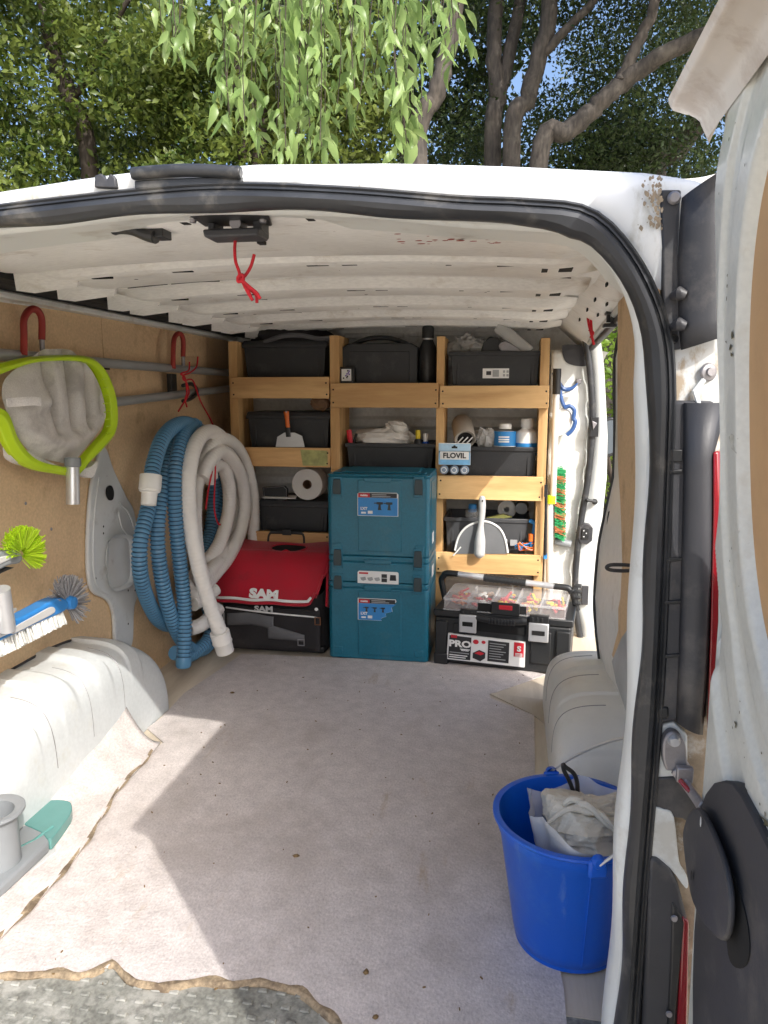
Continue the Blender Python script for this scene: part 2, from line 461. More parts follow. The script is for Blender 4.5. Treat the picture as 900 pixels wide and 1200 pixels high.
M['cloth'] = mat('cream_cloth', (.62, .59, .51), .9, var=.1, bump=.5, bscale=300)
M['whitecloth'] = mat('white_cloth', (.70, .67, .62), .9, var=.1, bump=.4, bscale=200)
M['brown'] = mat('brown_paper', (.24, .14, .08), .8, var=.25, vscale=12)
M['lens'] = mat('red_lens', (.22, .004, .010), .2, var=.05, coat=.6)
M['mirror'] = mat('mirror_glass', (.20, .24, .28), .05, metal=1, var=.01)
M['rust'] = mat('rusty_dirt', (.30, .24, .17), .85, var=.4, vscale=26, dirt=((.55, .53, .48), .9, 20, .53), bump=.4)
M['deadleaf'] = mat('dead_leaf', (.16, .10, .04), .7, var=.3, vscale=40)
M['ground'] = mat('gravel', (.56, .50, .41), .95, var=.22, vscale=3, bump=.8, bscale=45, dirt=((.30, .26, .19), .6, 1.2, .5), dirt2=((.62, .57, .48), .6, 30, .58))
M['bark'] = mat('bark', (.058, .049, .040), .9, var=.4, vscale=9, stretch=(1, 1, .3), bump=1, bscale=30, dirt=((.10, .088, .07), .7, 6, .54), fine=(30, .4, (1, 1, .25)))
M['barkdark'] = mat('dark_bark', (.05, .038, .028), .9, var=.4, vscale=9, stretch=(1, 1, .3), bump=1, bscale=30)

def glassy(name, col, tint=.0, rough=.12, alpha=.3):
    m = bpy.data.materials.new(name); m.use_nodes = True
    t = m.node_tree; L = t.links.new
    p = t.nodes['Principled BSDF']; o = t.nodes['Material Output']
    p.inputs['Base Color'].default_value = (*col, 1); p.inputs['Roughness'].default_value = rough
    nz = _n(t, 'ShaderNodeTexNoise'); nz.inputs['Scale'].default_value = 25
    tc = _n(t, 'ShaderNodeTexCoord'); L(tc.outputs['Object'], nz.inputs['Vector'])
    b = _n(t, 'ShaderNodeBump'); b.inputs['Strength'].default_value = .4; b.inputs['Distance'].default_value = .01
    L(nz.outputs['Fac'], b.inputs['Height']); L(b.outputs[0], p.inputs['Normal'])
    tr = _n(t, 'ShaderNodeBsdfTransparent')
    ms = _n(t, 'ShaderNodeMixShader'); ms.inputs[0].default_value = alpha
    L(tr.outputs[0], ms.inputs[1]); L(p.outputs[0], ms.inputs[2]); L(ms.outputs[0], o.inputs['Surface'])
    return m
M['clear'] = glassy('clear_plastic', (.75, .75, .74), alpha=.30)
M['film'] = glassy('plastic_film', (.72, .72, .70), rough=.18, alpha=.42)
M['sack'] = glassy('translucent_sack', (.74, .76, .78), rough=.3, alpha=.62)

# thin woven net: the woven cloth lets part of the light straight through
def sheer(name, base, k):
    m = M[base].copy(); m.name = name; t = m.node_tree
    o = t.nodes['Material Output']; src = o.inputs['Surface'].links[0].from_socket
    tr = t.nodes.new('ShaderNodeBsdfTransparent'); tl = t.nodes.new('ShaderNodeBsdfTranslucent'); tl.inputs[0].default_value = (.72, .71, .69, 1)
    m1 = t.nodes.new('ShaderNodeMixShader'); m1.inputs[0].default_value = .25
    m2 = t.nodes.new('ShaderNodeMixShader'); m2.inputs[0].default_value = k
    t.links.new(src, m1.inputs[1]); t.links.new(tl.outputs[0], m1.inputs[2])
    t.links.new(m1.outputs[0], m2.inputs[1]); t.links.new(tr.outputs[0], m2.inputs[2]); t.links.new(m2.outputs[0], o.inputs['Surface'])
    return m
M['netthin'] = sheer('net_thin', 'net', .10)
# ================================================================== GROUND
gm = MB()
gm.grid(60, 60, lambda u, v: V((u-.5)*2*300*abs(u-.5)*2, (v-.5)*2*300*abs(v-.5)*2+2, -.58+.02*math.sin(u*91+v*57)))
g = build('ground', gm, M['ground'])
tag(g, 'pale dusty gravel ground around the van', None, kind='structure')

# ================================================================== THE VAN
van = thing('van', (0, 1.2, -.58), 'white panel van seen from behind with its right rear door swung open', 'van')

# ---- rear aperture path (x, z), left bottom -> top -> right bottom
AP = [(-.69, -.10), (-.69, .45), (-.69, .95), (-.683, 1.10), (-.63, 1.235), (-.57, 1.293), (-.42, 1.322), (-.27, 1.336), (-.05, 1.349),
      (.086, 1.351), (.25, 1.339), (.406, 1.321), (.49, 1.314), (.571, 1.300), (.627, 1.247), (.668, 1.17), (.684, 1.09), (.689, .95), (.694, .66), (.690, .40), (.688, .2), (.684, -.10)]
apth = resample(catmull([V(a, 0, b) for a, b in AP], 8), .022)
APN = len(apth)
def ap_frame(i, wob=0.0):
    p = apth[i]; t = (apth[min(i+1, APN-1)]-apth[max(i-1, 0)]).normalized()
    nin = V(t.z, 0, -t.x)            # pointing into the opening
    return lambda n, y: p + nin*n + V(0, y, 0)

# seal: bulb with lip ribs, slightly wavy
mb = MB()
frames = []
for i in range(APN):
    p = apth[i]
    side = 0                    # seal shows broader down the jambs
    wv = .0025*math.sin(i*.55)+.002*math.sin(i*.21+1)
    if p.z > 1.2: wv += .005*math.exp(-((p.x-.56)/.022)**2)
    fr = ap_frame(i)
    k = 1+.15*side
    frames.append((lambda fr, k, wv: (lambda n, y: fr(n*k + (wv if n > .02 else 0), y)))(fr, k, wv))
prof = [(-.005, .004), (-.005, -.010), (-.002, -.0135), (.0005, -.0115), (.0025, -.0145), (.0045, -.0155), (.006, -.0130), (.0075, -.016), (.010, -.020), (.016, -.023), (.022, -.0205), (.027, -.013), (.0285, -.004), (.028, .006), (.020, .016)]
mb.sweep(frames, prof)
build('door_seal', mb, M['rubber'], van, angle=30, recalc=False)

# inner return of the frame (painted flange behind the seal)
mb = MB(); frames = []
for i in range(APN):
    fr = ap_frame(i); wv = .003*math.sin(i*.4+.5)
    s_ = min(1, max(0, (1.24-apth[i].z)/.16))
    tp, sd = [.0, .026, .029, .024, .018, .012, .010], [.0, .027, .034, .037, .033, .004, -.08]
    NM = {k: tp[k]*(1-s_)+sd[k]*s_ for k in range(7)}
    frames.append((lambda fr, wv, NM: (lambda k, y: fr(NM[k]+(wv if 1 < k < 5 else 0), y)))(fr, wv*(.3+.7*s_), NM))
mb.sweep(frames, [(0, .010), (1, .012), (2, .022), (3, .048), (4, .080), (5, .13), (6, .20)])
build('rear_frame', mb, M['innerclean'], van, angle=50)

# outer rear header + roof skin
RZ = [(-.86, 1.20), (-.80, 1.285), (-.70, 1.325), (-.55, 1.342), (-.40, 1.353), (-.268, 1.364), (-.065, 1.380), (.124, 1.384), (.302, 1.376), (.471, 1.365), (.643, 1.349), (.70, 1.338), (.80, 1.30), (.86, 1.21)]
def rz(x):
    for (a, b), (c, d) in zip(RZ, RZ[1:]):
        if x <= c: return b+(d-b)*max(0, (x-a)/(c-a))
    return RZ[-1][1]
def apz(x):
    ax = abs(x)
    best = -1
    for p in apth:
        if abs(p.x-x) < .014 and p.z > best: best = p.z
    return best
def rt(x): return 1.425-.13*(abs(x)/.86)**10
xs = [-.86+.02*i for i in range(87)]
mb = MB()
rows = []
for x in xs:
    z1 = rz(x); z0 = apz(x) if abs(x) < .68 else -1
    if abs(x) >= .60 or z0 < 0: z0 = min(z1-.05, 1.20 if abs(x) > .66 else max(z0-.0, 1.2))
    z0 = min(z0-.006, z1-.012)
    h = z1-z0
    dn = .004*math.sin(x*13)
    rows.append([V(x, .006, z0), V(x, -.004, z0+h*.35), V(x, -.004+dn, z0+h*.72), V(x, .004+dn, z0+h*.93), V(x, .016, z1), V(x, .05, z1+.004), V(x, .16, z1+.35*(rt(x)-z1)), V(x, .3, rt(x)), V(x, 1.2, rt(x)+.02), V(x, 2.4, rt(x)+.02), V(x, 2.75, rt(x)-.01)])
vs = [p for r in rows for p in r]; K = len(rows[0])
fs = [(i*K+k, (i+1)*K+k, (i+1)*K+k+1, i*K+k+1) for i in range(len(rows)-1) for k in range(K-1)]
mb.add(vs, fs)
build('roof', mb, M['roofpaint'], van, angle=40)

# rear face beside the opening (right D-pillar, left D-pillar)
for s in (1, -1):
    mb = MB()
    mb.grid(6, 30, lambda u, v: V(s*(.688+.165*u), .010+.03*u*u, -.42+v*1.66), flip=(s < 0))
    build('rear_pillar', mb, M['rust'] if s > 0 else M['paint'], van)
    # outer flank
    mb = MB()
    y1 = 1.26 if s > 0 else 2.75
    def fl(u, v, s=s, y1=y1):
        z = -.42+1.72*v
        x = .955-.06*max(0, (z-1.1)/.2)**2 if z > 1.1 else .955
        k = min(1, u/.04)
        return V(s*(x-.07*(1-k)**2), .04+(y1-.04)*u, z)
    mb.grid(30, 20, fl, flip=(s > 0))
    build('side_skin', mb, M['paint'], van, solid=.004)

# bonnet-end cab shell (hidden beyond the bulkhead, keeps the sky out)
mb = MB()
mb.grid(10, 8, lambda u, v: V(-.93+1.86*u, 2.75+.9*v, 1.36-.55*v*v-.1*(2*u-1)**2))
build('cab_roof', mb, M['paint'], van)

# brake light bar on the roof edge and bump stop
mb = MB()
a, b = at(155, 210, y=-.015), at(283, 209, y=-.015)
pts = [a.lerp(b, t/10)+V(0, 0, .004*math.sin(math.pi*t/10)) for t in range(11)]
mb.tube([p+V(0, 0, .007) for p in pts], .0085, 10)
mb.box((a+b)/2 + V(0, .012, -.004), ((b-a).length*.98, .02, .012))
build('roof_bar', mb, M['rubber'], van, bevel=.002)
mb = MB()
c = at(123, 212, y=-.012)
mb.prism([c+V(-.017, 0, -.008), c+V(.016, 0, -.010), c+V(.016, 0, .004), c+V(.008, 0, .010), c+V(.002, 0, .002), c+V(-.006, 0, .011), c+V(-.016, 0, .008)], (0, .02, 0))
build('bump_stop', mb, M['trim'], van, bevel=.002)
mb = MB()
c0, c1 = at(160, 212, y=-.006), at(280, 212, y=-.006)
for k in range(9):
    q = c0.lerp(c1, (k+.5)/9)
    mb.grid(3, 1, lambda u, v: q+V((u-.5)*.016, -.0015, -.001-.012*v*(1+.5*math.sin(k*2.1+u*3))))
build('dirt_streak', mb, M['rust'], van)

# ---- cargo floor
mb = MB(); mb.box2((-.89, .145, -.045), (.87, 2.5, -.006))
build('floor_panel', mb, M['ply'], van)
mb = MB()
mb.prism([at(572, 813, z=-.006), at(645, 822, z=-.006), at(640, 850, z=-.006), at(624, 838, z=-.006)], (0, 0, .004))
build('floor_patch', mb, M['ply'], van)

# worn rear step with raised tread bars
mb = MB()
mb.grid(40, 8, lambda u, v: V(-.70+1.40*u, -.20+.36*v, -.0075-.03*(1-v)**3 + .001*math.sin(u*30)))
build('rear_step', mb, M['tread'], van)
mb = MB()
r2 = random.Random(3)
for j in range(9):
    for i in range(36):
        x = -.64+.035*i+(.017 if j % 2 else 0); y = -.13+.03*j
        z = -.007-.03*(1-(y+.20)/.36)**3
        mb.box((x, y, z+.002), (.019, .010, .0032), Matrix.Rotation(r2.uniform(-.05, .05), 3, 'Z'), top=(.8, .7))
o = build('tread_bars', mb, M['tread'], van, bevel=.001); o['kind'] = 'stuff'

# ---- interior: bulkhead with pressed ribs
mb = MB()
def bulk(u, v):
    x = -.86+1.72*u; z = -.02+1.40*v
    k = (z*7) % 1
    rib = .012 if .35 < k < .7 else 0
    if abs(x) > .82 or z > 1.3: rib = 0
    return V(x, 2.47-rib, z)
mb.grid(60, 90, bulk)
build('bulkhead', mb, M['inner'], van, angle=30)
mb = MB()
for x0, x1, z in ((-.30, -.02, 1.33), (-.0, .28, 1.335), (.30, .50, 1.33), (-.6, -.33, 1.32)):
    mb.box2((x0, 2.452, z-.012), (x1, 2.47, z+.012))
build('bulkhead_rib', mb, M['inner'], van, bevel=.006)

# ---- ceiling
def crown(x): return -.030*(x/.70)**2
mb = MB()
def ceil(u, v):
    x = -.70+1.42*u; y = .20+2.3*v
    return V(x, y, 1.388+crown(x)+.0025*math.sin(y*9+x*2))
mb.grid(30, 60, ceil, flip=True)
build('ceiling_panel', mb, M['inner'], van, angle=60)
def header(y0, y1, zb, zt, name, x0=-.655, x1=.67, tab=True, seed=0):
    """crosswise pressed ceiling bow with flanges, stepped ends and a tab"""
    mb = MB(); N = 36
    rows = []
    for i in range(N+1):
        x = x0+(x1-x0)*i/N
        e = min(1, min(i, N-i)/2.5)                      # ends taper up
        c = crown(x); b = zb+(zt-zb)*(1-e)*.7
        ins = .02 if (i % 12) in (5, 6, 7) else .0       # shallow pressings
        rows.append([V(x, y0-.03, zt+c), V(x, y0, zt+c-.006), V(x, y0+.018, b+c+.004), V(x, y0+.03, b+c), V(x, (y0+y1)/2-.02, b+c+ins*.35), V(x, (y0+y1)/2+.02, b+c+ins*.35), V(x, y1-.03, b+c), V(x, y1-.018, b+c+.004), V(x, y1, zt+c-.006), V(x, y1+.03, zt+c)])
    K = len(rows[0]); vs = [p for r in rows for p in r]
    fs = [(i*K+k, i*K+k+1, (i+1)*K+k+1, (i+1)*K+k) for i in range(N) for k in range(K-1)]
    mb.add(vs, fs)
    if tab:                                              # hanging gusset tabs at the left end
        for q in (0, 1):
            yy = y0+.01+(y1-y0-.05)*q
            mb.prism([V(x0-.03, yy, zt-.022), V(x0+.14, yy, zt-.034), V(x0+.10, yy+.05, zb-.030), V(x0-.01, yy+.05, zb-.042), V(x0-.045, yy+.03, zb-.038)], (0, .012, .003))
    o = build(name, mb, M['inner'], van, angle=30, recalc=True, solid=.002)
    return o
def slot(p, x0, x1, y0, y1, z):
    mb = MB(); mb.box2((x0, y0, z-.0015), (x1, y1, z+.004))
    build('slot', mb, M['void'], p)
# rear header: wide flat bow right behind the seal
h0 = header(.09, .47, 1.336, 1.372, 'roof_bow', tab=False)
bows = [(.60, .82), (1.02, 1.20), (1.42, 1.58), (1.80, 1.95), (2.18, 2.30)]
for y0, y1 in bows:
    h = header(y0, y1, 1.350, 1.386, 'roof_bow')
    for x in (-.50, -.30, .02, .10, .33, .44):
        zz = 1.350+crown(x)
        slot(h, x, x+.05, y0+.034, y0+.044, zz)
    for x in (-.42, -.10, .25):
        slot(h, x, x+.16, y1-.010, y1+.006, 1.350+crown(x)+.010)
    slot(h, .535, .60, y0+.05, y0+.10, 1.350+crown(.57)+.002)
    for ye, zz_ in ((y0-.026, 1.3845), (y1+.004, 1.3795)):
        x = -.60
        while x < .58:
            L_ = rnd.uniform(.08, .34); x2 = min(.62, x+L_)
            mb = MB(); mb.tube([V(x+(x2-x)*k/6, ye, zz_+crown(x+(x2-x)*k/6)-.001) for k in range(7)], rnd.uniform(.0012, .0024), 5); build('seam', mb, M['trim'], h)
            x = x2+rnd.uniform(.01, .06)
    for k in range(5):
        x = rnd.uniform(-.55, .55); yy = rnd.uniform(y0+.03, y1-.03)
        mb = MB(); mb.lathe([(.0001, .0012), (rnd.uniform(.003, .006), .0008)], 9, V(x, yy, 1.350+crown(x)+.0005), (0, 0, -1)); build('hole', mb, M['void'], h)
for (px, py) in ((424, 234), (665, 261), (418, 247)):
    c = at(px, py, z=1.333)
for x, y in ((-.045, .12), (.16, .12), (.48, .22), (.02, .30)):
    slot(h0, x, x+.012, y, y+.018, 1.336+crown(x))
slot(h0, .0, .075, .432, .452, 1.336+.004)
slot(h0, .185, .33, .470, .490, 1.352)
slot(h0, .535, .61, .12, .19, 1.336+crown(.57)+.004)
# rust bloom on the header
mb = MB(); r2 = random.Random(5)
for k in range(26):
    x, y = r2.uniform(.28, .45), r2.gauss(.29, .022)
    mb.lathe([(0.0001, 0), (r2.uniform(.0015, .005), 0)], 7, (x, y, 1.3345+crown(x)+.0002), (0, 0, -1), sx=1.6)
build('rust_spot', mb, M['redrubber'], h0)

# left cant rail lining, trim strip
mb = MB()
mb.tube([V(-.755, .15, 1.372), V(-.758, 1.2, 1.369), V(-.765, 2.46, 1.360)], .040, 12)
mb.box2((-.835, .15, 1.334), (-.70, 2.46, 1.392))
build('cant_lining', mb, M['darkfoam'], van)
mb = MB(); mb.box2((-.862, .1, 1.312), (-.822, 2.46, 1.330))
build('trim_strip', mb, M['innerclean'], van, bevel=.004)
# hardboard side lining, separate boards
ys = [-.0, onseam := at(122, 430, x=-.86).y, 2.465]
for a, b in zip(ys, ys[1:]):
    mb = MB(); mb.box2((-.875, a+.0015, -.02), (-.86, b-.0015, 1.313))
    build('lining_board', mb, M['hardboard'], van, bevel=.0015)
mb = MB(); mb.box2((-.859, onseam-.006, 1.145), (-.852, onseam+.022, 1.18)); build('seam_clip', mb, M['black'], van)
# screws of the boards
for px, py in ((410/2, 340+300/3), (40, 365), (150, 372), (215, 385), (260, 560), (60, 620), (30, 590), (206, 660)):
    mb = MB(); c = at(px, py, x=-.859); mb.lathe([(.0001, .003), (.004, .002), (.005, 0)], 8, c, (1, 0, 0)); build('screw', mb, M['steel'], van)

# left stamped pillar on the wall
def outline(pts, **k): return [at(px, py, **k) for px, py in pts]
P = catmull(outline([(119, 524), (126, 527), (134, 550), (148, 580), (158, 600), (163, 640), (164, 690), (158, 712), (155, 757), (137, 757), (134, 722), (127, 704), (110, 694), (104, 670), (104, 620), (108, 570), (115, 540)], x=-.845), 4, True)
mb = MB(); mb.prism(P, (-.014, 0, 0))
pil = build('body_post', mb, M['stamped'], van, bevel=.006, seg=3)
mb = MB()
hole = catmull(outline([(126, 632), (140, 628), (151, 632), (153, 655), (152, 680), (142, 688), (129, 690), (123, 675), (122, 650)], x=-.8435), 4, True)
n = len(hole); c = sum(hole, Vector())/n
inner = [c+(p-c)*.93+V(-.012, 0, 0) for p in hole]
rim = [c+(p-c)*1.06+V(.002, 0, 0) for p in hole]
vs = rim+hole+inner+[c+V(-.012, 0, 0)]
fs = [(i, (i+1) % n, n+(i+1) % n, n+i) for i in range(n)]+[(n+i, n+(i+1) % n, 2*n+(i+1) % n, 2*n+i) for i in range(n)]+[(2*n+i, 2*n+(i+1) % n, 3*n) for i in range(n)]
for i in range(len(vs)): vs[i] = vs[i]+V(.013, 0, 0)
mb.add(vs, fs); build('pocket', mb, M['stamped'], pil, angle=50, recalc=True)
mb = MB(); mb.prism(catmull(outline([(125, 571), (130, 569), (133, 576), (132, 585), (127, 586), (124, 579)], x=-.8425), 3, True), (.002, 0, 0)); build('hole', mb, M['void'], pil)
for px, py in ((121, 617), (121, 625), (150, 692), (158, 692), (150, 731), (112, 678)):
    mb = MB(); mb.lathe([(.0001, .0012), (.004, .001)], 8, at(px, py, x=-.8445), (1, 0, 0)); build('hole', mb, M['void'], pil)
# bead lines
mb = MB()
mb.tube(catmull(outline([(140, 590), (150, 600), (157, 620), (158, 650), (157, 690)], x=-.843), 6), .003, 6)
mb.tube(catmull(outline([(116, 560), (111, 600), (109, 650), (113, 685), (128, 697)], x=-.843), 6), .003, 6)
mb.tube(catmull(outline([(139, 600), (143, 618), (151, 628)], x=-.843), 6), .003, 6)
build('bead', mb, M['stamped'], pil)

# wheel arches
def arch(name, s, xw, xi, ya, yb, ht, m):
    yc, L = (ya+yb)/2, (yb-ya)/2
    mb = MB()
    def f(u, v):
        th = math.pi*u                               # along y over the wheel
        cy = -math.cos(th); sy = math.sin(th)
        ly = math.copysign(abs(cy)**(.72), cy); hz = abs(sy)**(.62)
        ph = v*math.pi/2                             # wall -> inner edge
        e = .34
        kx = math.sin(ph)**e; kz = math.cos(ph)**e
        # grooves pressed across the arch
        gy = (ly*L)
        groove = 0
        for g0 in (-.30, -.12, .06, .24): groove += (.012 if s < 0 else .006)*max(0, min(1, (.040-abs(gy-g0))/.006))
        sh = 1
        return V(s*(xw-(xw-xi)*kx), yc+ly*L*(1-.06*(kx**3)*(1-kz)), ht*hz*max(kz, 0)*(1-.05*kx**2)-.004+groove*(kz > .05))
    mb.grid(220, 24, f, flip=(s > 0))
    return build(name, mb, m, van, angle=40)
arch('wheel_arch', -1, .862, .655, .36, 1.245, .318, M['arch'])
arch('wheel_arch', 1, .862, .612, .78, 1.52, .262, M['archdirty'])
for s, xw, xi, ya, yb, ht in ((-1, .862, .655, .36, 1.245, .318), (1, .862, .612, .78, 1.52, .262)):
    yc, L = (ya+yb)/2, (yb-ya)/2
    # mastic line where the arch meets the lining, and hairline seams over the pressing
    pts = []
    for k in range(41):
        th = math.pi*(.04+.92*k/40); cy = -math.cos(th)
        pts.append(V(s*(xw-.003), yc+math.copysign(abs(cy)**.72, cy)*L, ht*abs(math.sin(th))**.62))
    mb = MB(); mb.tube(pts, .004, 6); build('mastic_line', mb, M['trim'], van)
    for g0 in (-.21, -.03, .15):
        cy = math.copysign((abs(g0)/L)**(1/.72), g0); th = math.acos(-cy); hz = math.sin(th)**.62; pts = []
        for k in range(30):
            ph = (.06+.90*k/29)*math.pi/2; kx = math.sin(ph)**.34; kz = math.cos(ph)**.34
            pts.append(V(s*(xw-(xw-xi)*kx), yc+g0*(1-.06*(kx**3)*(1-kz)), ht*hz*kz*(1-.05*kx**2)-.0035))
        mb = MB(); mb.tube(pts, .0011, 5); build('seam', mb, M['steel'], van)

# ---- right side: inner quarter panel with hardboard strip, sliding door opening
lev = [(356, 736, 1.26), (420, 722, 1.26), (500, 722, 1.26), (560, 720, 1.26), (600, 711, 1.26), (640, 703, 1.26), (700, 698, 1.26), (740, 700, 1.26), (790, 706, 1.26), (830, 712, 1.26)]
fr_ = [at(px, py, y=1.26) for py, px, _ in [(a, b, c) for a, b, c in lev]]
rows = []
for p in fr_:
    x = p.x
    rows.append([p+V(.03, .012, 0), p, p+V(.004, -.02, 0), p+V(.006, -.12, 0), V(max(x+.012, .80) if p.z > .75 else x+.03, .9, p.z), V(.80, .45, p.z), V(.795, .10, p.z)])
K = len(rows[0]); mb = MB()
mb.add([q for r in rows for q in r], [(i*K+k, (i+1)*K+k, (i+1)*K+k+1, i*K+k+1) for i in range(len(rows)-1) for k in range(K-1)])
qp = build('quarter_panel', mb, M['inner'], van, angle=50, solid=.003)
mb = MB(); mb.tube(catmull([p+V(-.002, .004, 0) for p in fr_], 5), .006, 8, flat=.7)
build('edge_seal', mb, M['rubber'], van)
# hardboard strip on it
pl = outline([(724, 350), (723.5, 420), (723.5, 500), (724, 545), (727, 590), (728, 620), (729, 660), (727, 700), (720, 735), (716, 765)], x=.772)
pr = [V(.772, .12, p.z) for p in pl]
mb = MB(); mb.prism([V(p.x, p.y, p.z) for p in pl]+pr[::-1], (.012, 0, 0))
build('lining_board', mb, M['hardboard'], van, bevel=.0015)
# dark film sheet at the bottom
mb = MB(); pts = outline([(728, 748), (737, 735), (737, 835), (733, 832), (722, 800), (717, 775)], x=.752)
mb.prism(pts, (.003, 0, 0)); build('splash_sheet', mb, mat('sheet_grey', (.30, .33, .335), .3, var=.35, vscale=10), van)
# holes/marks on quarter panel
for px, py, a, b in ((716, 600, .004, .012), (713, 612, .005, .035), (709, 680, .006, .07), (716, 708, .004, .02), (724, 598, .003, .006)):
    mb = MB(); c = at(px, py, y=1.23); mb.lathe([(.0001, .004), (1, .003)], 12, c, (0, -1, 0)); 
    for q in range(len(mb.v)):
        d = mb.v[q]-c; mb.v[q] = c+V(d.x*a, d.y, d.z*b)
    build('hole', mb, M['void'], qp)
# locking loop bracket
mb = MB()
c = at(745, 668, y=.72)
lp = [at(px, py, y=.74) for px, py in ((742, 648), (743, 660), (741, 667), (733, 669), (716, 668), (711, 665), (716, 662), (732, 662), (742, 663))]
mb.tube(catmull(lp, 5), .0045, 8)
mb.box(at(744, 657, y=.74)+V(.004, .0, 0), (.012, .02, .055))
build('locking_loop', mb, M['trim'], van)

# cant rail on the right, above the sliding door
mb = MB()
ra, rb = at(745, 334, x=.78), at(690, 400, x=.78)
dz = (rb.z-ra.z)/(rb.y-ra.y)
def cant(u, v):
    y = .12+2.34*u
    zr = ra.z+dz*(y-ra.y)
    return V(.66+.125*v+.01*math.sin(v*math.pi), y, (1.37)*(1-v)+zr*v-.012*math.sin(v*math.pi))
mb.grid(24, 8, cant, flip=True)
cr = build('cant_rail', mb, M['inner'], van, solid=.003)
for u in (.22, .30, .38, .5, .6, .72):
    for v in (.35, .62):
        p = cant(u, v); mb = MB(); mb.box(p+V(-.002, 0, -.002), (.004, .035, .014)); build('slot', mb, M['void'], cr)
mb = MB(); mb.tube([V(.785, .95, ra.z+dz*(.95-ra.y)-.006), rb+V(.004, 0, -.006)], .011, 10)
build('slide_rail', mb, M['innerclean'], van)
mb = MB(); mb.tube([V(.795, .95, ra.z+dz*(.95-ra.y)-.026), rb+V(.012, 0, -.026)], .012, 10)
build('top_seal', mb, M['rubber'], van)
mb = MB(); c = at(715, 372, x=.775)
mb.box(c+V(0, 0, .014), (.03, .05, .012)); mb.box(c, (.022, .016, .03)); mb.box(c+V(0, 0, -.025), (.04, .04, .012)); mb.box(c+V(.006, -.02, 0), (.012, .01, .05))
build('door_roller', mb, M['black'], van, bevel=.002)

# B-pillar jamb beyond the sliding door opening
lft = [(689, 398), (694, 430), (697, 470), (697, 510), (692, 560), (684, 610), (678, 660), (677, 700), (680, 730), (686, 765), (690, 800)]
rgt = [(704, 398), (708, 430), (710, 470), (712, 510), (711, 560), (706, 605), (701, 650), (697, 700), (697, 735), (692, 770), (692, 800)]
mb = MB()
A = [at(a, b, y=2.280) for a, b in lft]; B_ = [at(a, b, y=2.260) for a, b in rgt]
rows = [[a+V(-.01, .05, 0), a, a.lerp(b, .5)+V(0, -.006, 0), b, b+V(.004, .05, 0), b+V(-.0, .3, 0)] for a, b in zip(A, B_)]
K = 6
mb.add([q for r in rows for q in r], [(i*K+k, i*K+k+1, (i+1)*K+k+1, (i+1)*K+k) for i in range(len(rows)-1) for k in range(K-1)])
jamb = build('door_jamb', mb, M['paint'], van, angle=50, recalc=True)
mb = MB(); mb.tube(catmull([a+V(-.012, -.012, 0) for a in A], 4), .014, 10, flat=.8)
build('jamb_seal', mb, M['rubber'], van)
def plate(pts, y, th, m, name, parent, bev=.002):
    mb = MB(); mb.prism(outline(pts, y=y), (0, th, 0)); return build(name, mb, m, parent, bevel=bev)
plate([(693, 489), (702, 489), (701, 512), (691, 512)], 2.245, .02, M['black'], 'striker_plate', jamb)
plate([(694, 493), (700, 496), (695, 504)], 2.238, .01, M['steel'], 'striker', jamb)
mb = MB(); mb.tube([at(688, 586, y=2.240), at(698, 588, y=2.240)], .006, 8); mb.lathe([(.0001, .012), (.011, .009), (.013, 0)], 12, at(697, 588, y=2.260), (0, -1, 0)); mb.lathe([(.0001, .012), (.009, .009), (.010, 0)], 12, at(688, 586, y=2.260), (0, -1, 0)); build('bump_stop', mb, M['black'], jamb)
plate(catmull(V(*p, 0) for p in ()) if False else [(679, 616), (684, 613), (691, 614), (695, 619), (694, 634), (688, 638), (680, 637), (677, 631)], 2.252, .02, M['trim'], 'lock_plate', jamb, .004)
plate([(682, 619), (690, 619), (690, 632), (681, 632)], 2.246, .01, M['black'], 'lock_socket', jamb)
for px, py in ((684, 622), (687, 625), (684, 629)):
    mb = MB(); mb.lathe([(.0001, .004), (.003, .003), (.003, 0)], 8, at(px, py, y=2.246), (0, -1, 0)); build('contact', mb, M['alu'], jamb)
plate([(682, 687), (690, 687), (689, 709), (681, 709)], 2.252, .012, M['trim'], 'latch_plate', jamb)
# sill of the sliding door and lower step
mb = MB(); mb.box2((.70, 1.28, -.10), (.88, 2.25, -.02)); build('door_sill', mb, M['innerclean'], van, bevel=.012, seg=3)
# added white panel ahead of the bulkhead, placed to catch side-door sunlight
mb = MB()
mb.grid(10, 60, lambda u, v: V(.640+.165*u, 2.315-(.008 if (v*9) % 1 > .45 else 0), -.02+1.27*v))
build('added_bulkhead_panel', mb, M['innerclean'], van, angle=30, solid=.003)
# inner filler between bulkhead and jamb
mb = MB(); mb.box2((.80, 2.33, 0), (.84, 2.49, 1.30)); build('pillar_lining', mb, M['inner'], van)
mb = MB(); mb.prism(catmull(outline([(659, 405), (672, 404), (683, 406), (688, 420), (686, 429), (668, 427), (661, 420)], y=2.30), 4, True), (0, .01, 0)); build('vent_cover', mb, M['trim'], van)
for px, py in ((676, 622), (676, 582)):
    mb = MB(); mb.lathe([(.0001, .006), (.009, .004), (.010, 0)], 12, at(px, py, y=2.312), (0, -1, 0)); build('plug', mb, M['trim'], van)
# wing mirror
mir = outline([(710, 491), (716, 489), (722, 491), (725, 498), (724, 526), (720, 533), (712, 536), (707, 534), (706, 510), (707, 495)], y=2.9)
mb = MB(); mb.prism(catmull(mir, 3, True), (.0, .10, 0)); wm = build('wing_mirror', mb, M['black'], van, bevel=.012)
c = sum(mir, Vector())/len(mir)
mb = MB(); mb.prism([c+(p-c)*.84+V(0, -.004, 0) for p in catmull(mir, 3, True)], (0, .003, 0)); build('mirror_glass', mb, M['mirror'], wm)

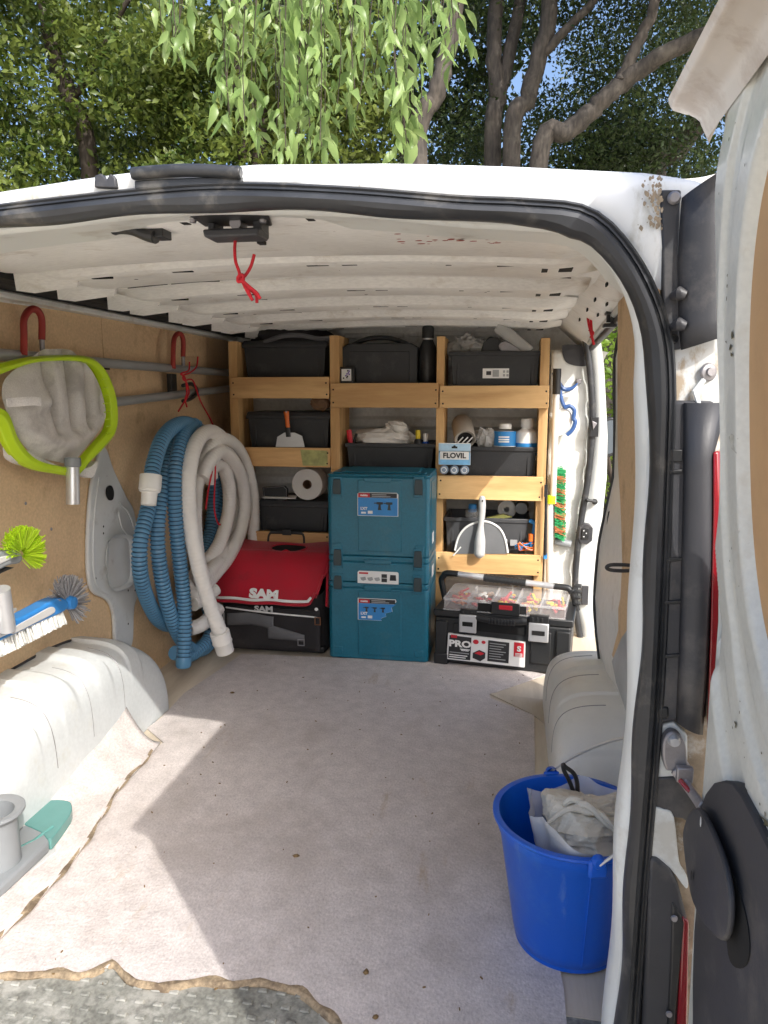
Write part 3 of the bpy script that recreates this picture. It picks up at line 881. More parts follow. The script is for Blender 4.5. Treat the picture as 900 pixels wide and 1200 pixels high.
# ---- ceiling fittings: latch catch with plate, grab handle
zc = 1.334
cpt = [at(px, py, z=zc) for px, py in ((218, 248), (314, 247), (319, 262), (240, 263))]
mb = MB(); mb.prism([cpt[0], cpt[1], cpt[2], cpt[3]], (0, 0, -.004)); lt = build('latch_plate', mb, M['black'], van, bevel=.002)
mb = MB()
b0, b1 = at(240, 268, y=.10), at(303, 268, y=.10)
mb.box((b0+b1)/2+V(0, .02, -.006), ((b1-b0).length, .05, .012), top=(1.06, 1)); mb.box(b0+V(.006, .03, .008), (.012, .04, .03)); mb.box(b1+V(-.006, .03, .008), (.014, .04, .03))
build('latch_body', mb, M['trim'], lt, bevel=.003)
mb = MB(); mb.cyl((b0+b1)/2+V(.006, -.0, .008), (b0+b1)/2+V(.006, .03, .010), .009); mb.box((b0+b1)/2+V(.006, .02, .018), (.022, .02, .008)); build('catch', mb, M['steel'], lt)
for px in (226, 308):
    mb = MB(); mb.lathe([(.0001, .006), (.005, .005), (.006, 0)], 10, at(px, 257, z=zc-.003), (0, 0, -1)); build('bolt', mb, M['steel'], lt)
mb = MB()
hp = [at(px, py, y=.16) for px, py in ((131, 268), (140, 266), (155, 268), (172, 275), (183, 278))]
mb.tube(catmull(hp, 5), [.010]*3+[.013]*14+[.009]*4 if False else .011, 10, flat=1.5)
for q in (hp[0], hp[-1]): mb.box(q+V(0, .01, .012), (.03, .035, .026))
build('grab_handle', mb, M['black'], van, bevel=.002)
# bumper and underbody below the step
mb = MB()
def bmp(u, v):
    prof_ = [(-.20, -.040), (-.215, -.06), (-.22, -.16), (-.20, -.27), (-.10, -.31)]
    a = v*4; i = min(3, int(a)); t = a-i
    y = prof_[i][0]*(1-t)+prof_[i+1][0]*t; z = prof_[i][1]*(1-t)+prof_[i+1][1]*t
    x = -.93+1.86*u
    return V(x, y+.10*max(0, (abs(x)-.70)/.23)**2, z)
mb.grid(40, 8, bmp)
build('bumper', mb, M['trim'], van, angle=60)
mb = MB(); mb.box2((-.88, .05, -.30), (.88, 3.4, -.06)); build('underbody', mb, M['black'], van)
for s in (-1, 1):
    for y in (.80, 3.0):
        mb = MB(); mb.lathe([(.0001, 0), (.20, 0), (.215, .02), (.31, .03), (.33, .06), (.33, .17), (.31, .20), (.0001, .20)], 32, V(s*.70, y, -.58+.33), (s, 0, 0)); wl = build('wheel', mb, M['rubber'], van)
        mb = MB(); mb.lathe([(.0001, .195), (.06, .21), (.19, .203), (.20, .19)], 24, V(s*.70, y, -.58+.33), (s, 0, 0)); build('hub_cap', mb, M['steel'], wl)
M['plate'] = mat('plate_paint', (.50, .51, .50), .45, var=.1, dirt=((.30, .22, .13), .8, 22, .50, (2.5, 1, 1)), dirt2=((.14, .09, .05), .8, 40, .63))
# ================================================================== RIGHT REAR PILLAR TRIM, HINGES, DOOR
def panel(name, pts, y, th, m, parent=van, bev=.003, cat=0, seg=2):
    P = outline(pts, y=y)
    if cat: P = catmull(P, cat, True)
    mb = MB(); mb.prism(P, (0, th, 0)); return build(name, mb, m, parent, bevel=bev, seg=seg)
ut = panel('pillar_trim', [(774, 222), (799, 222), (797, 240), (795, 300), (795, 346), (797, 395), (799, 409), (787, 411), (785, 400), (777, 385), (776, 300)], -.006, .02, M['trim'])
def bulge(pts_l, pts_r, y0, depth, m, name, parent):
    mb = MB()
    A = [at(a, b, y=y0) for a, b in pts_l]; B = [at(a, b, y=y0) for a, b in pts_r]
    rows = []
    for a, b in zip(A, B):
        rows.append([a.lerp(b, t)+V(0, -depth*math.sin(math.pi*min(1, t*.9+.0))**.6 if t > 0 else 0, 0) for t in (0, .08, .2, .4, .6, .8, 1)])
    K = 7
    mb.add([q for r in rows for q in r], [(i*K+k, i*K+k+1, (i+1)*K+k+1, (i+1)*K+k) for i in range(len(rows)-1) for k in range(K-1)])
    return build(name, mb, m, parent, angle=60, recalc=True, solid=.003)
bulge([(800, 232), (797, 270), (795, 310), (795, 345), (796, 380), (799, 410)], [(855, 195), (855, 270), (855, 310), (855, 345), (855, 375), (855, 392)], -.008, .024, M['trim'], 'pillar_trim', van)
mb = MB(); r3 = random.Random(4)
for k in range(80):
    px = 776-abs(r3.gauss(0, 10)); py = r3.uniform(208, 268); q = at(px, py, y=-.0068-.00001*k)
    r_ = r3.uniform(.0006, .003); pts = [q+V(r_*r3.uniform(.5, 1.2)*math.cos(a*1.05), 0, r_*1.5*r3.uniform(.5, 1.2)*math.sin(a*1.05)) for a in range(6)]
    mb.add(pts, [tuple(range(6))])
o = build('dirt_spots', mb, M['rust'], van); o['kind'] = 'stuff'
mb = MB(); c = at(790, 232, y=-.008); mb.lathe([(.0001, .005), (.0055, .005), (.0075, .003), (.0085, 0)], 18, c, (0, -1, 0)); build('bolt', mb, M['steel'], ut)
for py in (347, 383):
    mb = MB(); a = at(788, py, y=-.008); b = at(803, py-1, y=-.020); mb.tube([a, a.lerp(b, .5)+V(0, -.006, .002), b], [.005, .009, .006], 10); build('rib', mb, M['trim'], ut)
mb = MB(); mb.lathe([(.0001, .001), (.004, .001), (.006, .003), (.007, 0)], 12, at(789, 397, y=-.006), (0, -1, 0)); build('hole', mb, M['void'], ut)
# bare metal window with pressed ridge and bolt
panel('pillar_plate', [(782, 400), (802, 404), (860, 380), (860, 480), (780, 480)], -.001, .012, M['plate'])
mb = MB(); mb.tube([at(825, 445, y=-.006), at(814, 458, y=-.008), at(822, 484, y=-.006)], .0035, 8); build('ridge', mb, M['paint'], van)
mb = MB(); mb.lathe([(.0001, .008), (.005, .008), (.006, .004), (.010, .003), (.012, 0)], 14, at(830, 436, y=-.004), (.3, -1, 0)); build('bolt', mb, M['steel'], van)
# lower black trim with joint lines
lower = panel('pillar_trim', [(784, 469), (838, 470), (838, 600), (833, 760), (828, 840), (815, 862), (790, 846), (770, 850), (775, 700), (783, 560)], -.010, .025, M['trim'], bev=.005)
bulge([(802, 472), (802, 560), (799, 680), (796, 780), (793, 845)], [(850, 472), (833, 535), (832, 680), (827, 780), (821, 858)], -.011, .016, M['trim'], 'pillar_trim', van)
panel('clip', [(783, 527), (800, 527), (800, 541), (783, 541)], -.013, .004, M['black'], lower, .001)
for py in (552, 655, 705, 768):
    panel('rib', [(778, py), (800, py-2), (800, py+2), (778, py+4)], -.013, .004, M['black'], lower, .001)
# tail lamp slivers on the body corner
mb = MB()
A = [at(px, py, y=-.012) for px, py in ((832, 528), (840, 528), (842, 600), (840, 740), (832, 850), (825, 852), (829, 740), (832, 600))]
mb.prism([p+V(.0, -.012, 0) for p in A], (.03, .05, 0)); build('tail_lamp', mb, M['lens'], van, bevel=.003)
panel('tail_lamp', [(800, 1075), (808, 1082), (806, 1210), (793, 1210), (797, 1140)], -.018, .04, M['lens'])
# white body patches around the lower hinge
panel('pillar_plate', [(764, 853), (790, 846), (806, 862), (806, 914), (764, 912)], -.003, .012, M['innerclean'])
panel('pillar_trim', [(764, 912), (800, 910), (832, 950), (836, 985), (800, 960), (764, 955)], -.006, .02, M['trim'])
panel('pillar_plate', [(763, 951), (778, 949), (790, 958), (796, 1010), (806, 1030), (804, 1042), (785, 1018), (763, 1008)], -.008, .012, M['innerclean'], cat=3, bev=.004)
lw = panel('pillar_trim', [(760, 1006), (770, 1006), (786, 1020), (796, 1040), (806, 1078), (800, 1120), (794, 1220), (752, 1220), (757, 1100)], -.014, .03, M['trim'], bev=.006)
panel('lamp_edge', [(788, 1058), (803, 1082), (798, 1130), (790, 1220), (781, 1220), (786, 1130)], -.018, .01, M['black'])
for px, py in ((790, 1076), (784, 1188)):
    mb = MB(); mb.lathe([(.0001, .003), (.004, .003), (.005, 0)], 10, at(px, py, y=-.019), (0, -1, 0)); build('screw', mb, M['steel'], van)
panel('clip', [(771, 829), (784, 829), (784, 843), (771, 843)], -.013, .01, M['black'])
# door hinge: bracket with bolt and arm
hg = panel('door_hinge', [(777, 872), (781, 862), (788, 858), (797, 862), (804, 875), (806, 893), (813, 906), (811, 915), (799, 918), (789, 905), (781, 903), (777, 890)], -.022, .018, M['steel'], cat=3, bev=.003)
mb = MB(); mb.lathe([(.0001, .007), (.006, .007), (.008, .003), (.009, 0)], 16, at(790, 868, y=-.022), (0, -1, 0)); build('bolt', mb, M['alu'], hg)
mb = MB(); mb.tube([at(790, 902, y=-.024), at(803, 918, y=-.034), at(815, 935, y=-.06), at(822, 946, y=-.08)], .008, 8, flat=.5); mb.box(at(802, 907, y=-.03), (.022, .012, .022)); build('hinge_arm', mb, M['steel'], hg, bevel=.002)
mb = MB(); mb.tube([at(797, 914, y=-.035), at(809, 928, y=-.05)], .0035, 8); build('link', mb, M['lens'], hg)

# ---- open right rear door, seen on its inner face
def xin(z): return .744 - .044*max(0, min(1, (z-.78)/.54)) + .006*max(0, min(1, (.45-z)/.6))
Y0, Y1, ZB, ZT = -.040, -.775, -.40, 1.405
PY, PZ, PA, PB = -.44, 1.04, .265, .30            # inset window board
def q_sup(y, z): return (abs((y-PY)/PA)**2.7 + abs((z-PZ)/PB)**2.7)**(1/2.7)
def yhinge(z):                                         # outline of the hinge side edge
    e = 0
    t = max(0, min(1, (z-.80)/.16)); e -= .050*t*t*(3-2*t)
    e += .010*math.exp(-((z-1.0)/.03)**2)*0
    return Y0+e
def relief(y, z):
    q = q_sup(y, z)
    r = 0
    def st(a, b, x): t = max(0, min(1, (x-a)/(b-a))); return t*t*(3-2*t)
    r += .020*(1-st(.99, 1.05, q))                     # board recess
    r += .007*st(1.17, 1.19, q)
    r -= .006*st(1.30, 1.33, q)
    r += .008*st(1.46, 1.485, q)
    r -= .009*st(1.64, 1.68, q)
    d = Y0-y
    r += .010*(1-st(.006, .022, d))
    return r
mb = MB()
NU, NV = 200, 330
def dface(u, v):
    z = ZB+(ZT-ZB)*v
    y = yhinge(z)+(Y1-yhinge(z))*(u**1.3)
    return V(xin(z)+relief(y, z), y, z)
mb.grid(NU, NV, dface)
rim = []
door = build('rear_door', mb, M['doorpaint'], van, angle=28)
# edge return and outer skin
mb = MB()
def dedge(u, v):
    z = ZB+(ZT-ZB)*v
    x0 = xin(z)+.010; y = yhinge(z)
    k = max(0, min(1, (z-.80)/.16))
    return V(x0+.085*u, y-.10*k*max(0, u-.3)/.7+.010*math.sin(u*math.pi)*(1-k), z)
mb.grid(6, 60, dedge, flip=True)
def dout(u, v):
    z = ZB+(ZT-ZB)*v
    k = max(0, min(1, (z-.80)/.16)); y0_ = yhinge(z)-.10*k
    return V(xin(z)+.095, y0_+(Y1-y0_)*u, z)
mb.grid(8, 40, dout, flip=True)
def dfree(u, v):
    z = ZB+(ZT-ZB)*v
    return V(xin(z)+.095*u, Y1, z)
mb.grid(2, 40, dfree)
def dbot(u, v): return V(xin(ZB)+.095*u, Y0+(Y1-Y0)*v, ZB)
mb.grid(2, 4, dbot)
build('outer_skin', mb, M['paint'], door, angle=50)
# inset hardboard
mb = MB(); N = 64; vs = []
for k in range(N):
    a = 2*math.pi*k/N
    ca, sa = math.cos(a), math.sin(a)
    vs.append(V(0, PY+PA*1.03*math.copysign(abs(ca)**(2/2.7), ca), PZ+PB*1.03*math.copysign(abs(sa)**(2/2.7), sa)))
vs = [V(xin(p.z)+.0125, p.y, p.z) for p in vs]
mb.add(vs+[V(xin(PZ)+.0125, PY, PZ)], [(k, (k+1) % N, N) for k in range(N)])
build('lining_board', mb, mat('door_board', (.50, .31, .15), .7, var=.07, vscale=4, dirt=((.36, .21, .10), .4, 5, .56), bump=.1, bscale=150), door, recalc=True)
# top flange reaching over the roof
mb = MB()
def flg(u, v):
    y = -.030-.74*u
    prof = [(.700, 1.368), (.690, 1.388), (.668, 1.400), (.656, 1.402), (.651, 1.410), (.655, 1.418), (.70, 1.424), (.80, 1.424)]
    a = v*7; i = min(6, int(a)); t = a-i
    x = prof[i][0]*(1-t)+prof[i+1][0]*t; z = prof[i][1]*(1-t)+prof[i+1][1]*t
    e = max(0, 1-u/.035)
    x += .022*e*e*(1 if x < .69 else .3)
    return V(x, y, z+.012*u)
mb.grid(48, 21, flg)
prof = [flg(0, k/21) for k in range(22)]
mb.add(prof+[V(.72, -.030, 1.40)], [(k, k+1, 22) for k in range(21)])
build('top_flange', mb, mat('flange_paint', (.52, .47, .41), .4, var=.12, dirt=((.34, .26, .19), .7, 9, .5), dirt2=((.15, .10, .07), .7, 40, .66)), door, angle=50, recalc=True)
# pressed marks, plug holes, worn patches
for px, py, ry, rz_ in ((819, 97, .010, .022),):
    mb = MB(); c = at(px, py, x=.693)
    mb.tube([c+V(-.001, ry*math.cos(a*math.pi/8), rz_*math.sin(a*math.pi/8)) for a in range(16)], .0012, 6, closed=True); build('plug', mb, M['doorpaint'], door)
def patch(pts, m, name='paint_chip', off=.0016):
    vs = []
    for px, py in pts:
        x = .72
        for _ in range(12):
            p = at(px, py, x=x); x = xin(p.z)+relief(p.y, p.z)-off
        vs.append(V(x, p.y, p.z))
    c = sum(vs, Vector())/len(vs)
    mb = MB(); mb.add(vs+[c], [(k, (k+1) % len(vs), len(vs)) for k in range(len(vs))]); build(name, mb, m, door, recalc=True)
chip = mat('bare_primer', (.12, .11, .06), .7, var=.3, vscale=60)
patch([(853, 397), (855, 390), (858, 388), (859, 396), (864, 400), (862, 406), (857, 405), (855, 411), (852, 404)], chip)
patch([(856, 413), (859, 415), (858, 418), (856, 417)], chip)
patch([(858, 848), (861, 845), (863, 848), (862, 853), (858, 854)], chip)
patch([(882, 948), (890, 955), (899, 962), (902, 970), (893, 966), (884, 958)], chip)
for (pts) in ([(854, 512), (857, 508), (861, 514), (864, 524), (861, 532), (857, 526)],):
    patch(pts, mat('scuff', (.36, .36, .32), .6, var=.5, vscale=90))
# pull handle and inner trim
tp = outline([(820, 1012), (819, 950), (826, 930), (836, 917), (848, 914), (858, 917), (868, 930), (882, 956), (900, 992), (930, 1050), (980, 1150), (990, 1400), (812, 1400), (811, 1150), (813, 1090)], x=.737)
mb = MB(); mb.prism(tp, (.02, 0, 0)); tr = build('door_trim', mb, M['trim'], door, bevel=.003, seg=2)
bl = catmull(outline([(800, 985), (802, 965), (808, 952), (816, 946), (824, 955), (838, 985), (848, 1015), (854, 1050), (853, 1085), (846, 1102), (834, 1094), (820, 1076), (808, 1045)], x=.722), 3, True)
mb = MB(); mb.prism(bl, (.007, 0, 0)); build('pull_handle', mb, M['trim'], tr, bevel=.0025, seg=2)
rc = catmull(outline([(850, 1015), (862, 1035), (874, 1075), (878, 1110), (874, 1130), (862, 1134), (853, 1118), (850, 1070)], x=.7355), 3, True)
mb = MB(); mb.prism(rc, (.003, 0, 0)); build('finger_recess', mb, M['void'], tr)
for px, py in ((811, 1026), (822, 963)):
    mb = MB(); mb.lathe([(.0001, .001), (.0035, .001)], 8, at(px, py, x=.7205), (-1, 0, 0), sy=2); build('hole', mb, M['void'] if px < 815 else M['paint'], tr)

# specks and stone chips on the inner door skin
r3 = random.Random(12); mb = MB()
for k in range(70):
    y = r3.uniform(-.34, -.10); z = r3.choice([r3.uniform(.55, 1.36), r3.uniform(.5, .9)])
    if q_sup(y, z) < 1.08: continue
    x = xin(z)+relief(y, z)-.0012; r_ = r3.uniform(.0008, .0026)
    mb.add([V(x, y+r_*r3.uniform(.5, 1.3)*math.cos(a*1.05), z+r_*r3.uniform(.5, 1.6)*math.sin(a*1.05)) for a in range(6)], [tuple(range(6))])
o = build('speck', mb, chip, door); o['kind'] = 'stuff'
# ================================================================== FELT
poly = [(626, 838), (575, 818), (573, 813), (640, 790), (560, 776), (400, 771), (283, 766), (258, 784), (216, 812), (188, 842), (172, 853), (192, 870)]
edge_front = [(400, 1204), (375, 1182), (350, 1162), (335, 1157), (300, 1150), (262, 1153), (230, 1150), (200, 1157), (175, 1153), (150, 1147), (133, 1128), (118, 1136), (95, 1143), (60, 1140), (30, 1142), (0, 1143), (-120, 1150)]
mb = MB()
right = [at(626, y_, z=0) for y_ in (838, 900, 1000, 1100, 1230)]
back = [at(px, py, z=0) for px, py in poly[1:]]
left = [V(-.56, .985, 0), V(-.60, .70, 0), V(-.62, .4, 0), V(-.62, .05, 0)]
front = [at(px, py, z=0) for px, py in edge_front][::-1]
front = [p for p in front if p.x > -.62]
loop = [at(626, 838, z=0)] + back + left + front + [V(.30, .02, 0), V(.60, .02, 0), V(.60, .2, 0), V(.575, .5, 0), V(.57, .92, 0)]
mb.prism(loop, (0, 0, -.0045))
o = build('felt_mat', mb, M['felt'])
tag(o, 'worn grey felt mat covering most of the van floor', 'felt mat')
# curled torn front edge
mb = MB()
fe = [at(px, py, z=.0) for px, py in edge_front]
fe = [p for p in fe if p.x > -.62]
cur = resample(catmull(fe, 5), .012)
rows = []
for i, p in enumerate(cur):
    h = .0006+.0026*abs(math.sin(i*.37))*abs(math.sin(i*.11+1)); e_ = .006*math.sin(i*.9)+.005*math.sin(i*.31)
    rows.append([p+V(0, .008+e_, .0009), p+V(0, .004, .001+h*.7), p+V(0, .000, .0005+h), p+V(0, -.006+e_*.4, -.003+h*.5), p+V(0, -.005, -.008)])
K = 5
mb.add([q for r in rows for q in r], [(i*K+k, i*K+k+1, (i+1)*K+k+1, (i+1)*K+k) for i in range(len(rows)-1) for k in range(K-1)])
build('torn_edge', mb, M['feltedge'], o, angle=70, recalc=True)

# felt offcut lapping up the left arch
mb = MB()
e0 = [(-150, 1230), (-60, 1160), (0, 1100), (50, 1050), (100, 990), (140, 925), (165, 898), (188, 870)]       # free edge on the floor
e1 = [(-200, 1100), (-120, 1040), (-20, 985), (25, 948), (60, 910), (95, 868), (122, 838), (141, 816)]          # upper edge on the arch
A = [at(px, py, z=.006) for px, py in e0]
B = [at(px, py, x=-.70+.028*(k/7)) for k, (px, py) in enumerate(e1)]
A = resample(catmull(A, 6), .03); B = resample(catmull(B, 6), .03)
n = 48
def rs(P, t):
    a = t*(len(P)-1); i = min(len(P)-2, int(a)); return P[i].lerp(P[i+1], a-i)
def sheet(u, v):
    a, b = rs(A, u), rs(B, u)
    m = V(b.x+.055, (a.y+b.y)/2+.0, .010)
    if m.x > a.x-.01: m.x = a.x-.01
    p = a*(1-v)**2 + m*2*v*(1-v) + b*v*v
    return p + V(0, 0, .004*math.sin(u*23+v*4)*v*(1-v)*4+.0015*math.sin(u*51))
mb.grid(60, 14, sheet)
o = build('felt_offcut', mb, M['felt'], None, angle=80, solid=.004)
tag(o, 'loose grey felt offcut curling up against the left wheel arch', 'felt offcut')
mb = MB(); EE = [rs(A, t/60)+V(0, 0, -.001) for t in range(10, 58)]
rows = [[p+V(.004+.004*math.sin(i*.9), -.002, .003), p+V(-.003-.004*abs(math.sin(i*.23)), .004, .0042), p+V(-.008-.014*max(0, math.sin(i*.19)), .006, .002)] for i, p in enumerate(EE)]
mb.add([q for r in rows for q in r], [(i*3+k, i*3+k+1, (i+1)*3+k+1, (i+1)*3+k) for i in range(len(rows)-1) for k in range(2)])
build('glue_edge', mb, M['feltedge'], o, recalc=True)

# dead leaves and crumbs on the felt
def leaf_on(px, py, L, wd, a, label, zz=.002):
    c = at(px, py, z=zz); mb = MB()
    d = V(math.cos(a), math.sin(a), 0); s = V(-d.y, d.x, 0)
    vs = [c-d*L/2, c-d*L*.2+s*wd/2, c+d*L*.2+s*wd*.4, c+d*L/2, c+d*L*.2-s*wd*.4, c-d*L*.2-s*wd/2, c-d*L*.2+V(0, 0, .004), c+d*L*.2+V(0, 0, .005)]
    mb.add(vs, [(0, 1, 6), (1, 2, 7, 6), (2, 3, 7), (3, 4, 7), (4, 5, 6, 7), (5, 0, 6)])
    o = build('dead_leaf', mb, M['deadleaf'], None, angle=80, solid=.0008)
    tag(o, label, 'leaf')
leaf_on(347, 1003, .018, .012, .1, 'curled brown dead leaf in the middle of the felt mat')
leaf_on(429, 1139, .016, .011, 1.5, 'oval brown dead leaf near the torn front edge of felt')
leaf_on(440, 1192, .012, .010, .5, 'small tan leaf scrap at the very front of the felt')
leaf_on(272, 812, .018, .008, .2, 'thin dark bark chip on the sunlit back part of felt')
r2 = random.Random(11)
mb = MB()
for k in range(80):
    x, y = r2.uniform(-.5, .55), r2.uniform(.05, 1.75)
    L = r2.uniform(.002, .007); a = r2.uniform(0, 3.14)
    mb.box((x, y, .0014), (L, L*.4, .002), Matrix.Rotation(a, 3, 'Z'))
o = build('crumbs', mb, M['deadleaf']); tag(o, 'scattered dark crumbs and twig bits on the felt mat', None, kind='stuff')

# ================================================================== SHELF RACK
YS = 2.12
rack = thing('shelf_rack', (-.05, YS+.1, 0), 'pine shelf rack of three bays standing against the white bulkhead', 'shelf rack')
def post(px0, px1, ptop, y=YS, depth=.20, ztop=None, zb=0.0):
    a = at(px0, ptop, y=y); b = at(px1, ptop, y=y)
    mb = MB(); mb.box2((a.x, y, zb), (b.x, y+depth, a.z)); build('post', mb, M['pinez'], rack, bevel=.002)
post(267, 277, 400); post(386, 397, 393); post(512, 521, 394, y=YS+.004); post(634, 645, 396, y=YS+.003)
xA, xB, xC, xD = at(268, 450, y=YS).x, at(386, 450, y=YS).x, at(514, 450, y=YS).x, at(644, 450, y=YS).x
RAILS = []
def rail(px0, px1, pt, pb, y=YS-.021, th=.020, shelf=True):
    a, b = at(px0, pt, y=y), at(px1, pb, y=y)
    mb = MB(); mb.box2((a.x, y, b.z), (b.x, y+th, a.z)); o = build('rail', mb, M['pinex'], rack, bevel=.002)
    for x in (a.x+.012, b.x-.012):
        for z in ((a.z*.75+b.z*.25), (a.z*.2+b.z*.8)):
            mb = MB(); mb.lathe([(.0001, .001), (.0035, .0008), (.004, 0)], 8, (x+rnd.uniform(-.003, .003), y, z+rnd.uniform(-.004, .004)), (0, -1, 0)); build('screw', mb, M['void'], o)
    if shelf:
        mb = MB(); mb.box2((a.x+.004, y+th+.002, b.z+.008), (b.x-.004, 2.44, b.z+.020)); build('shelf_board', mb, M['piney'], rack)
    return a, b
r_l1 = rail(270, 385.5, 442, 467); r_l2 = rail(285, 386.5, 524, 548); r_l3 = rail(290, 386, 622, 640)
r_m1 = rail(387, 513.5, 449, 478); r_m2 = rail(388, 511, 551, 580)
r_r1 = rail(515.5, 643, 452, 478.5); r_r2 = rail(512.5, 636, 557, 587.5); r_r3 = rail(511, 633, 647, 675)
# knot streaks are in the material; one smeared green paint stain on the second left rail
mb = MB(); a = at(352, 527, y=YS-.0215); b = at(384, 546, y=YS-.0215)
mb.add([a, V(b.x, a.y, a.z-.003), b, V(a.x+.01, a.y, b.z)], [(0, 3, 2, 1)]); build('paint_stain', mb, mat('stain', (.36, .36, .14), .7, var=.35, vscale=30), rack)

# ------------------------------------------------------------------ bins
def bin_box(x0, x1, y, z0, z1, depth, label, lid=False, rimh=.018, name='storage_bin', m=None, cat='storage box'):
    m = m or M['bin']
    mb = MB(); t = .93
    xc, yc = (x0+x1)/2, y+depth/2
    W, D, H = (x1-x0), depth, z1-z0
    root = thing(name, (xc, yc, z0), label, cat)
    # outer shell, tapered, with open top
    def ring(s, z, k=0.0): return [V(xc+sx*(W/2*s-k), yc+sy*(D/2*s-k), z) for sx, sy in ((-1, -1), (1, -1), (1, 1), (-1, 1))]
    rings = [ring(t*.97, z0), ring(.955, z1-rimh), ring(.955, z1), ring(.955, z1, .004), ring(t*.97, z0+.006, .004)]
    vs = [p for r in rings for p in r]; fs = [(3, 2, 1, 0)]
    for i in range(4):
        for k in range(4): fs.append((i*4+k, i*4+(k+1) % 4, (i+1)*4+(k+1) % 4, (i+1)*4+k))
    fs.append((16, 17, 18, 19))
    mb.add(vs, fs)
    build('shell', mb, m, root, bevel=.004)
    mb = MB()
    r1, r2, r3, r4 = ring(1, z1-rimh), ring(1, z1), ring(.955, z1+.0012, .001), ring(.955, z1-rimh)
    vs = r1+r2+r3+r4
    fs = [(i*4+k, i*4+(k+1) % 4, ((i+1) % 4)*4+(k+1) % 4, ((i+1) % 4)*4+k) for i in range(4) for k in range(4)]
    mb.add(vs, fs); build('rim', mb, m, root, bevel=.003, recalc=True)
    for f in (-.40, .40):
        mb = MB(); mb.box((xc+f*W, y+.013, (z0+z1-rimh)/2), (.012, .012, H-rimh-.004)); build('rib', mb, m, root, bevel=.003)
    if lid:
        mb = MB(); mb.box((xc, yc, z1+.006), (W*1.0, D*1.0, .016), top=(.96, .96)); build('lid', mb, m, root, bevel=.004)
    return root
def binpx(px0, px1, pt, pb, y, depth, label, **k):
    a, b = at(px0, pt, y=y), at(px1, pb, y=y); return bin_box(a.x, b.x, y, b.z, a.z, depth, label, **k)
def onshelf(r): return r[1].z+.0205
YB = YS+.03
b1 = binpx(283, 384, 403, 443, YB+.02, .25, 'lidded black bin on the top left shelf under a dark bag', lid=True)
b2 = binpx(526, 634, 412, 456, YB-.01, .26, 'black bin on the top right shelf with white picture label')
b3 = binpx(288, 388, 486, 526, YB+.01, .26, 'lidded black bin behind the orange handled paint scraper', lid=True)
b4 = binpx(404, 510, 519, 558, YB-.015, .26, 'black bin on the middle shelf holding a crumpled white cloth')
b5 = binpx(516, 630, 523, 560, YB-.005, .26, 'dark grey bin behind the blue and white cardboard pack')
b6 = binpx(300, 386, 589, 624, YB+.01, .26, 'black bin with the paper roll lying on it', lid=True)
b7 = binpx(520, 620, 606, 650, YB+.012, .25, 'sunlit dark bin behind the hanging grey handled scoop', m=mat('bin_sunlit', (.06, .062, .066), .5, var=.15, dirt=((.14, .14, .14), .4, 8, .55)))  # paler copy of the black bin plastic: sunlight put into its colour

# label on b2
def sticker(parent, c, xd, yd, w_, h_, m, name='sticker', off=.0008):
    xd = Vector(xd).normalized(); yd = Vector(yd); yd = (yd-xd*yd.dot(xd)).normalized(); zd = xd.cross(yd)
    mb = MB(); c = Vector(c)
    vs = [c-xd*w_/2-yd*h_/2, c+xd*w_/2-yd*h_/2, c+xd*w_/2+yd*h_/2, c-xd*w_/2+yd*h_/2]
    mb.prism(vs, zd*off)
    return build(name, mb, m, parent)
X, Z_ = V(1, 0, 0), V(0, 0, 1)
c = at(581, 437.5, y=YB-.004); s = sticker(b2, c, X, Z_, .108, .040, M['label'])
sticker(s, c+V(-.029, -.0012, .001), X, Z_, .020, .016, M['lblack'], 'print')
for i in range(2):
    for j in range(2): sticker(s, c+V(.034+.014*i, -.0012, -.008+.015*j), X, Z_, .009, .010, M['lgrey'], 'print')
sticker(s, c+V(.0, -.0012, .0), X, Z_, .026, .028, M['lgrey'], 'print')

# dark bag on b1
def lump(name, c, sx, sy, sz, m, parent=None, seed=1, amp=.25, n=28, fold=6.0, flat=.0):
    rr = random.Random(seed); ph = [rr.uniform(0, 6.28) for _ in range(9)]
    mb = MB()
    def f(u, v):
        a = 2*math.pi*u; b = math.pi*v
        d = V(math.cos(a)*math.sin(b), math.sin(a)*math.sin(b), math.cos(b))
        rg_ = lambda q: 1-abs(math.sin(q))**.75
        w1 = .8*math.sin(2.1*d.y+ph[5]); w2 = .8*math.sin(2.7*d.z+ph[6])
        k = 1+amp*(.35*math.sin(fold*.6*d.x+ph[0]+2*d.z)+.62*rg_(fold*.5*(d.x+.5*d.z)+ph[1]+w1)+.50*rg_(fold*.75*(d.y-.6*d.x)+ph[2]+w2)+.34*rg_(fold*1.25*(d.z+.4*d.y)+ph[3]+w1*1.4)+.22*rg_(fold*2.1*(d.x-d.y)+ph[4]+w2*1.7)+.12*rg_(fold*3.6*(d.y+d.z)+ph[7]+w1*2.)-.62)
        p = V(d.x*sx*k, d.y*sy*k, d.z*sz*k)
        if flat and p.z < -sz*flat: p.z = -sz*flat
        return Vector(c)+p
    mb.grid(n*2, n, f, flip=False)
    return build(name, mb, m, parent, angle=48, recalc=True)
p0 = at(340, 392, y=YB+.13)
o = lump('dark_bag', (p0.x, YB+.15, b1.location.z+.178), .20, .12, .075, M['blackcloth'], seed=4, amp=.18, flat=.55, n=30)
zlid = max((o2.matrix_world @ Vector(b)).z for o2 in [o] for b in o2.bound_box)
tag(o, 'crumpled dark soft bag stuffed on top of the highest left bin', 'bag')
strapc = at(375, 400, y=YB+.03)
mb = MB(); mb.tube(catmull([at(310, 401, y=YB+.03), at(330, 394, y=YB+.015), at(352, 393, y=YB+.02), at(374, 397, y=YB+.02), at(392, 395, y=YB+.04)], 5), .010, 8); build('flap', mb, M['greycloth'], o)

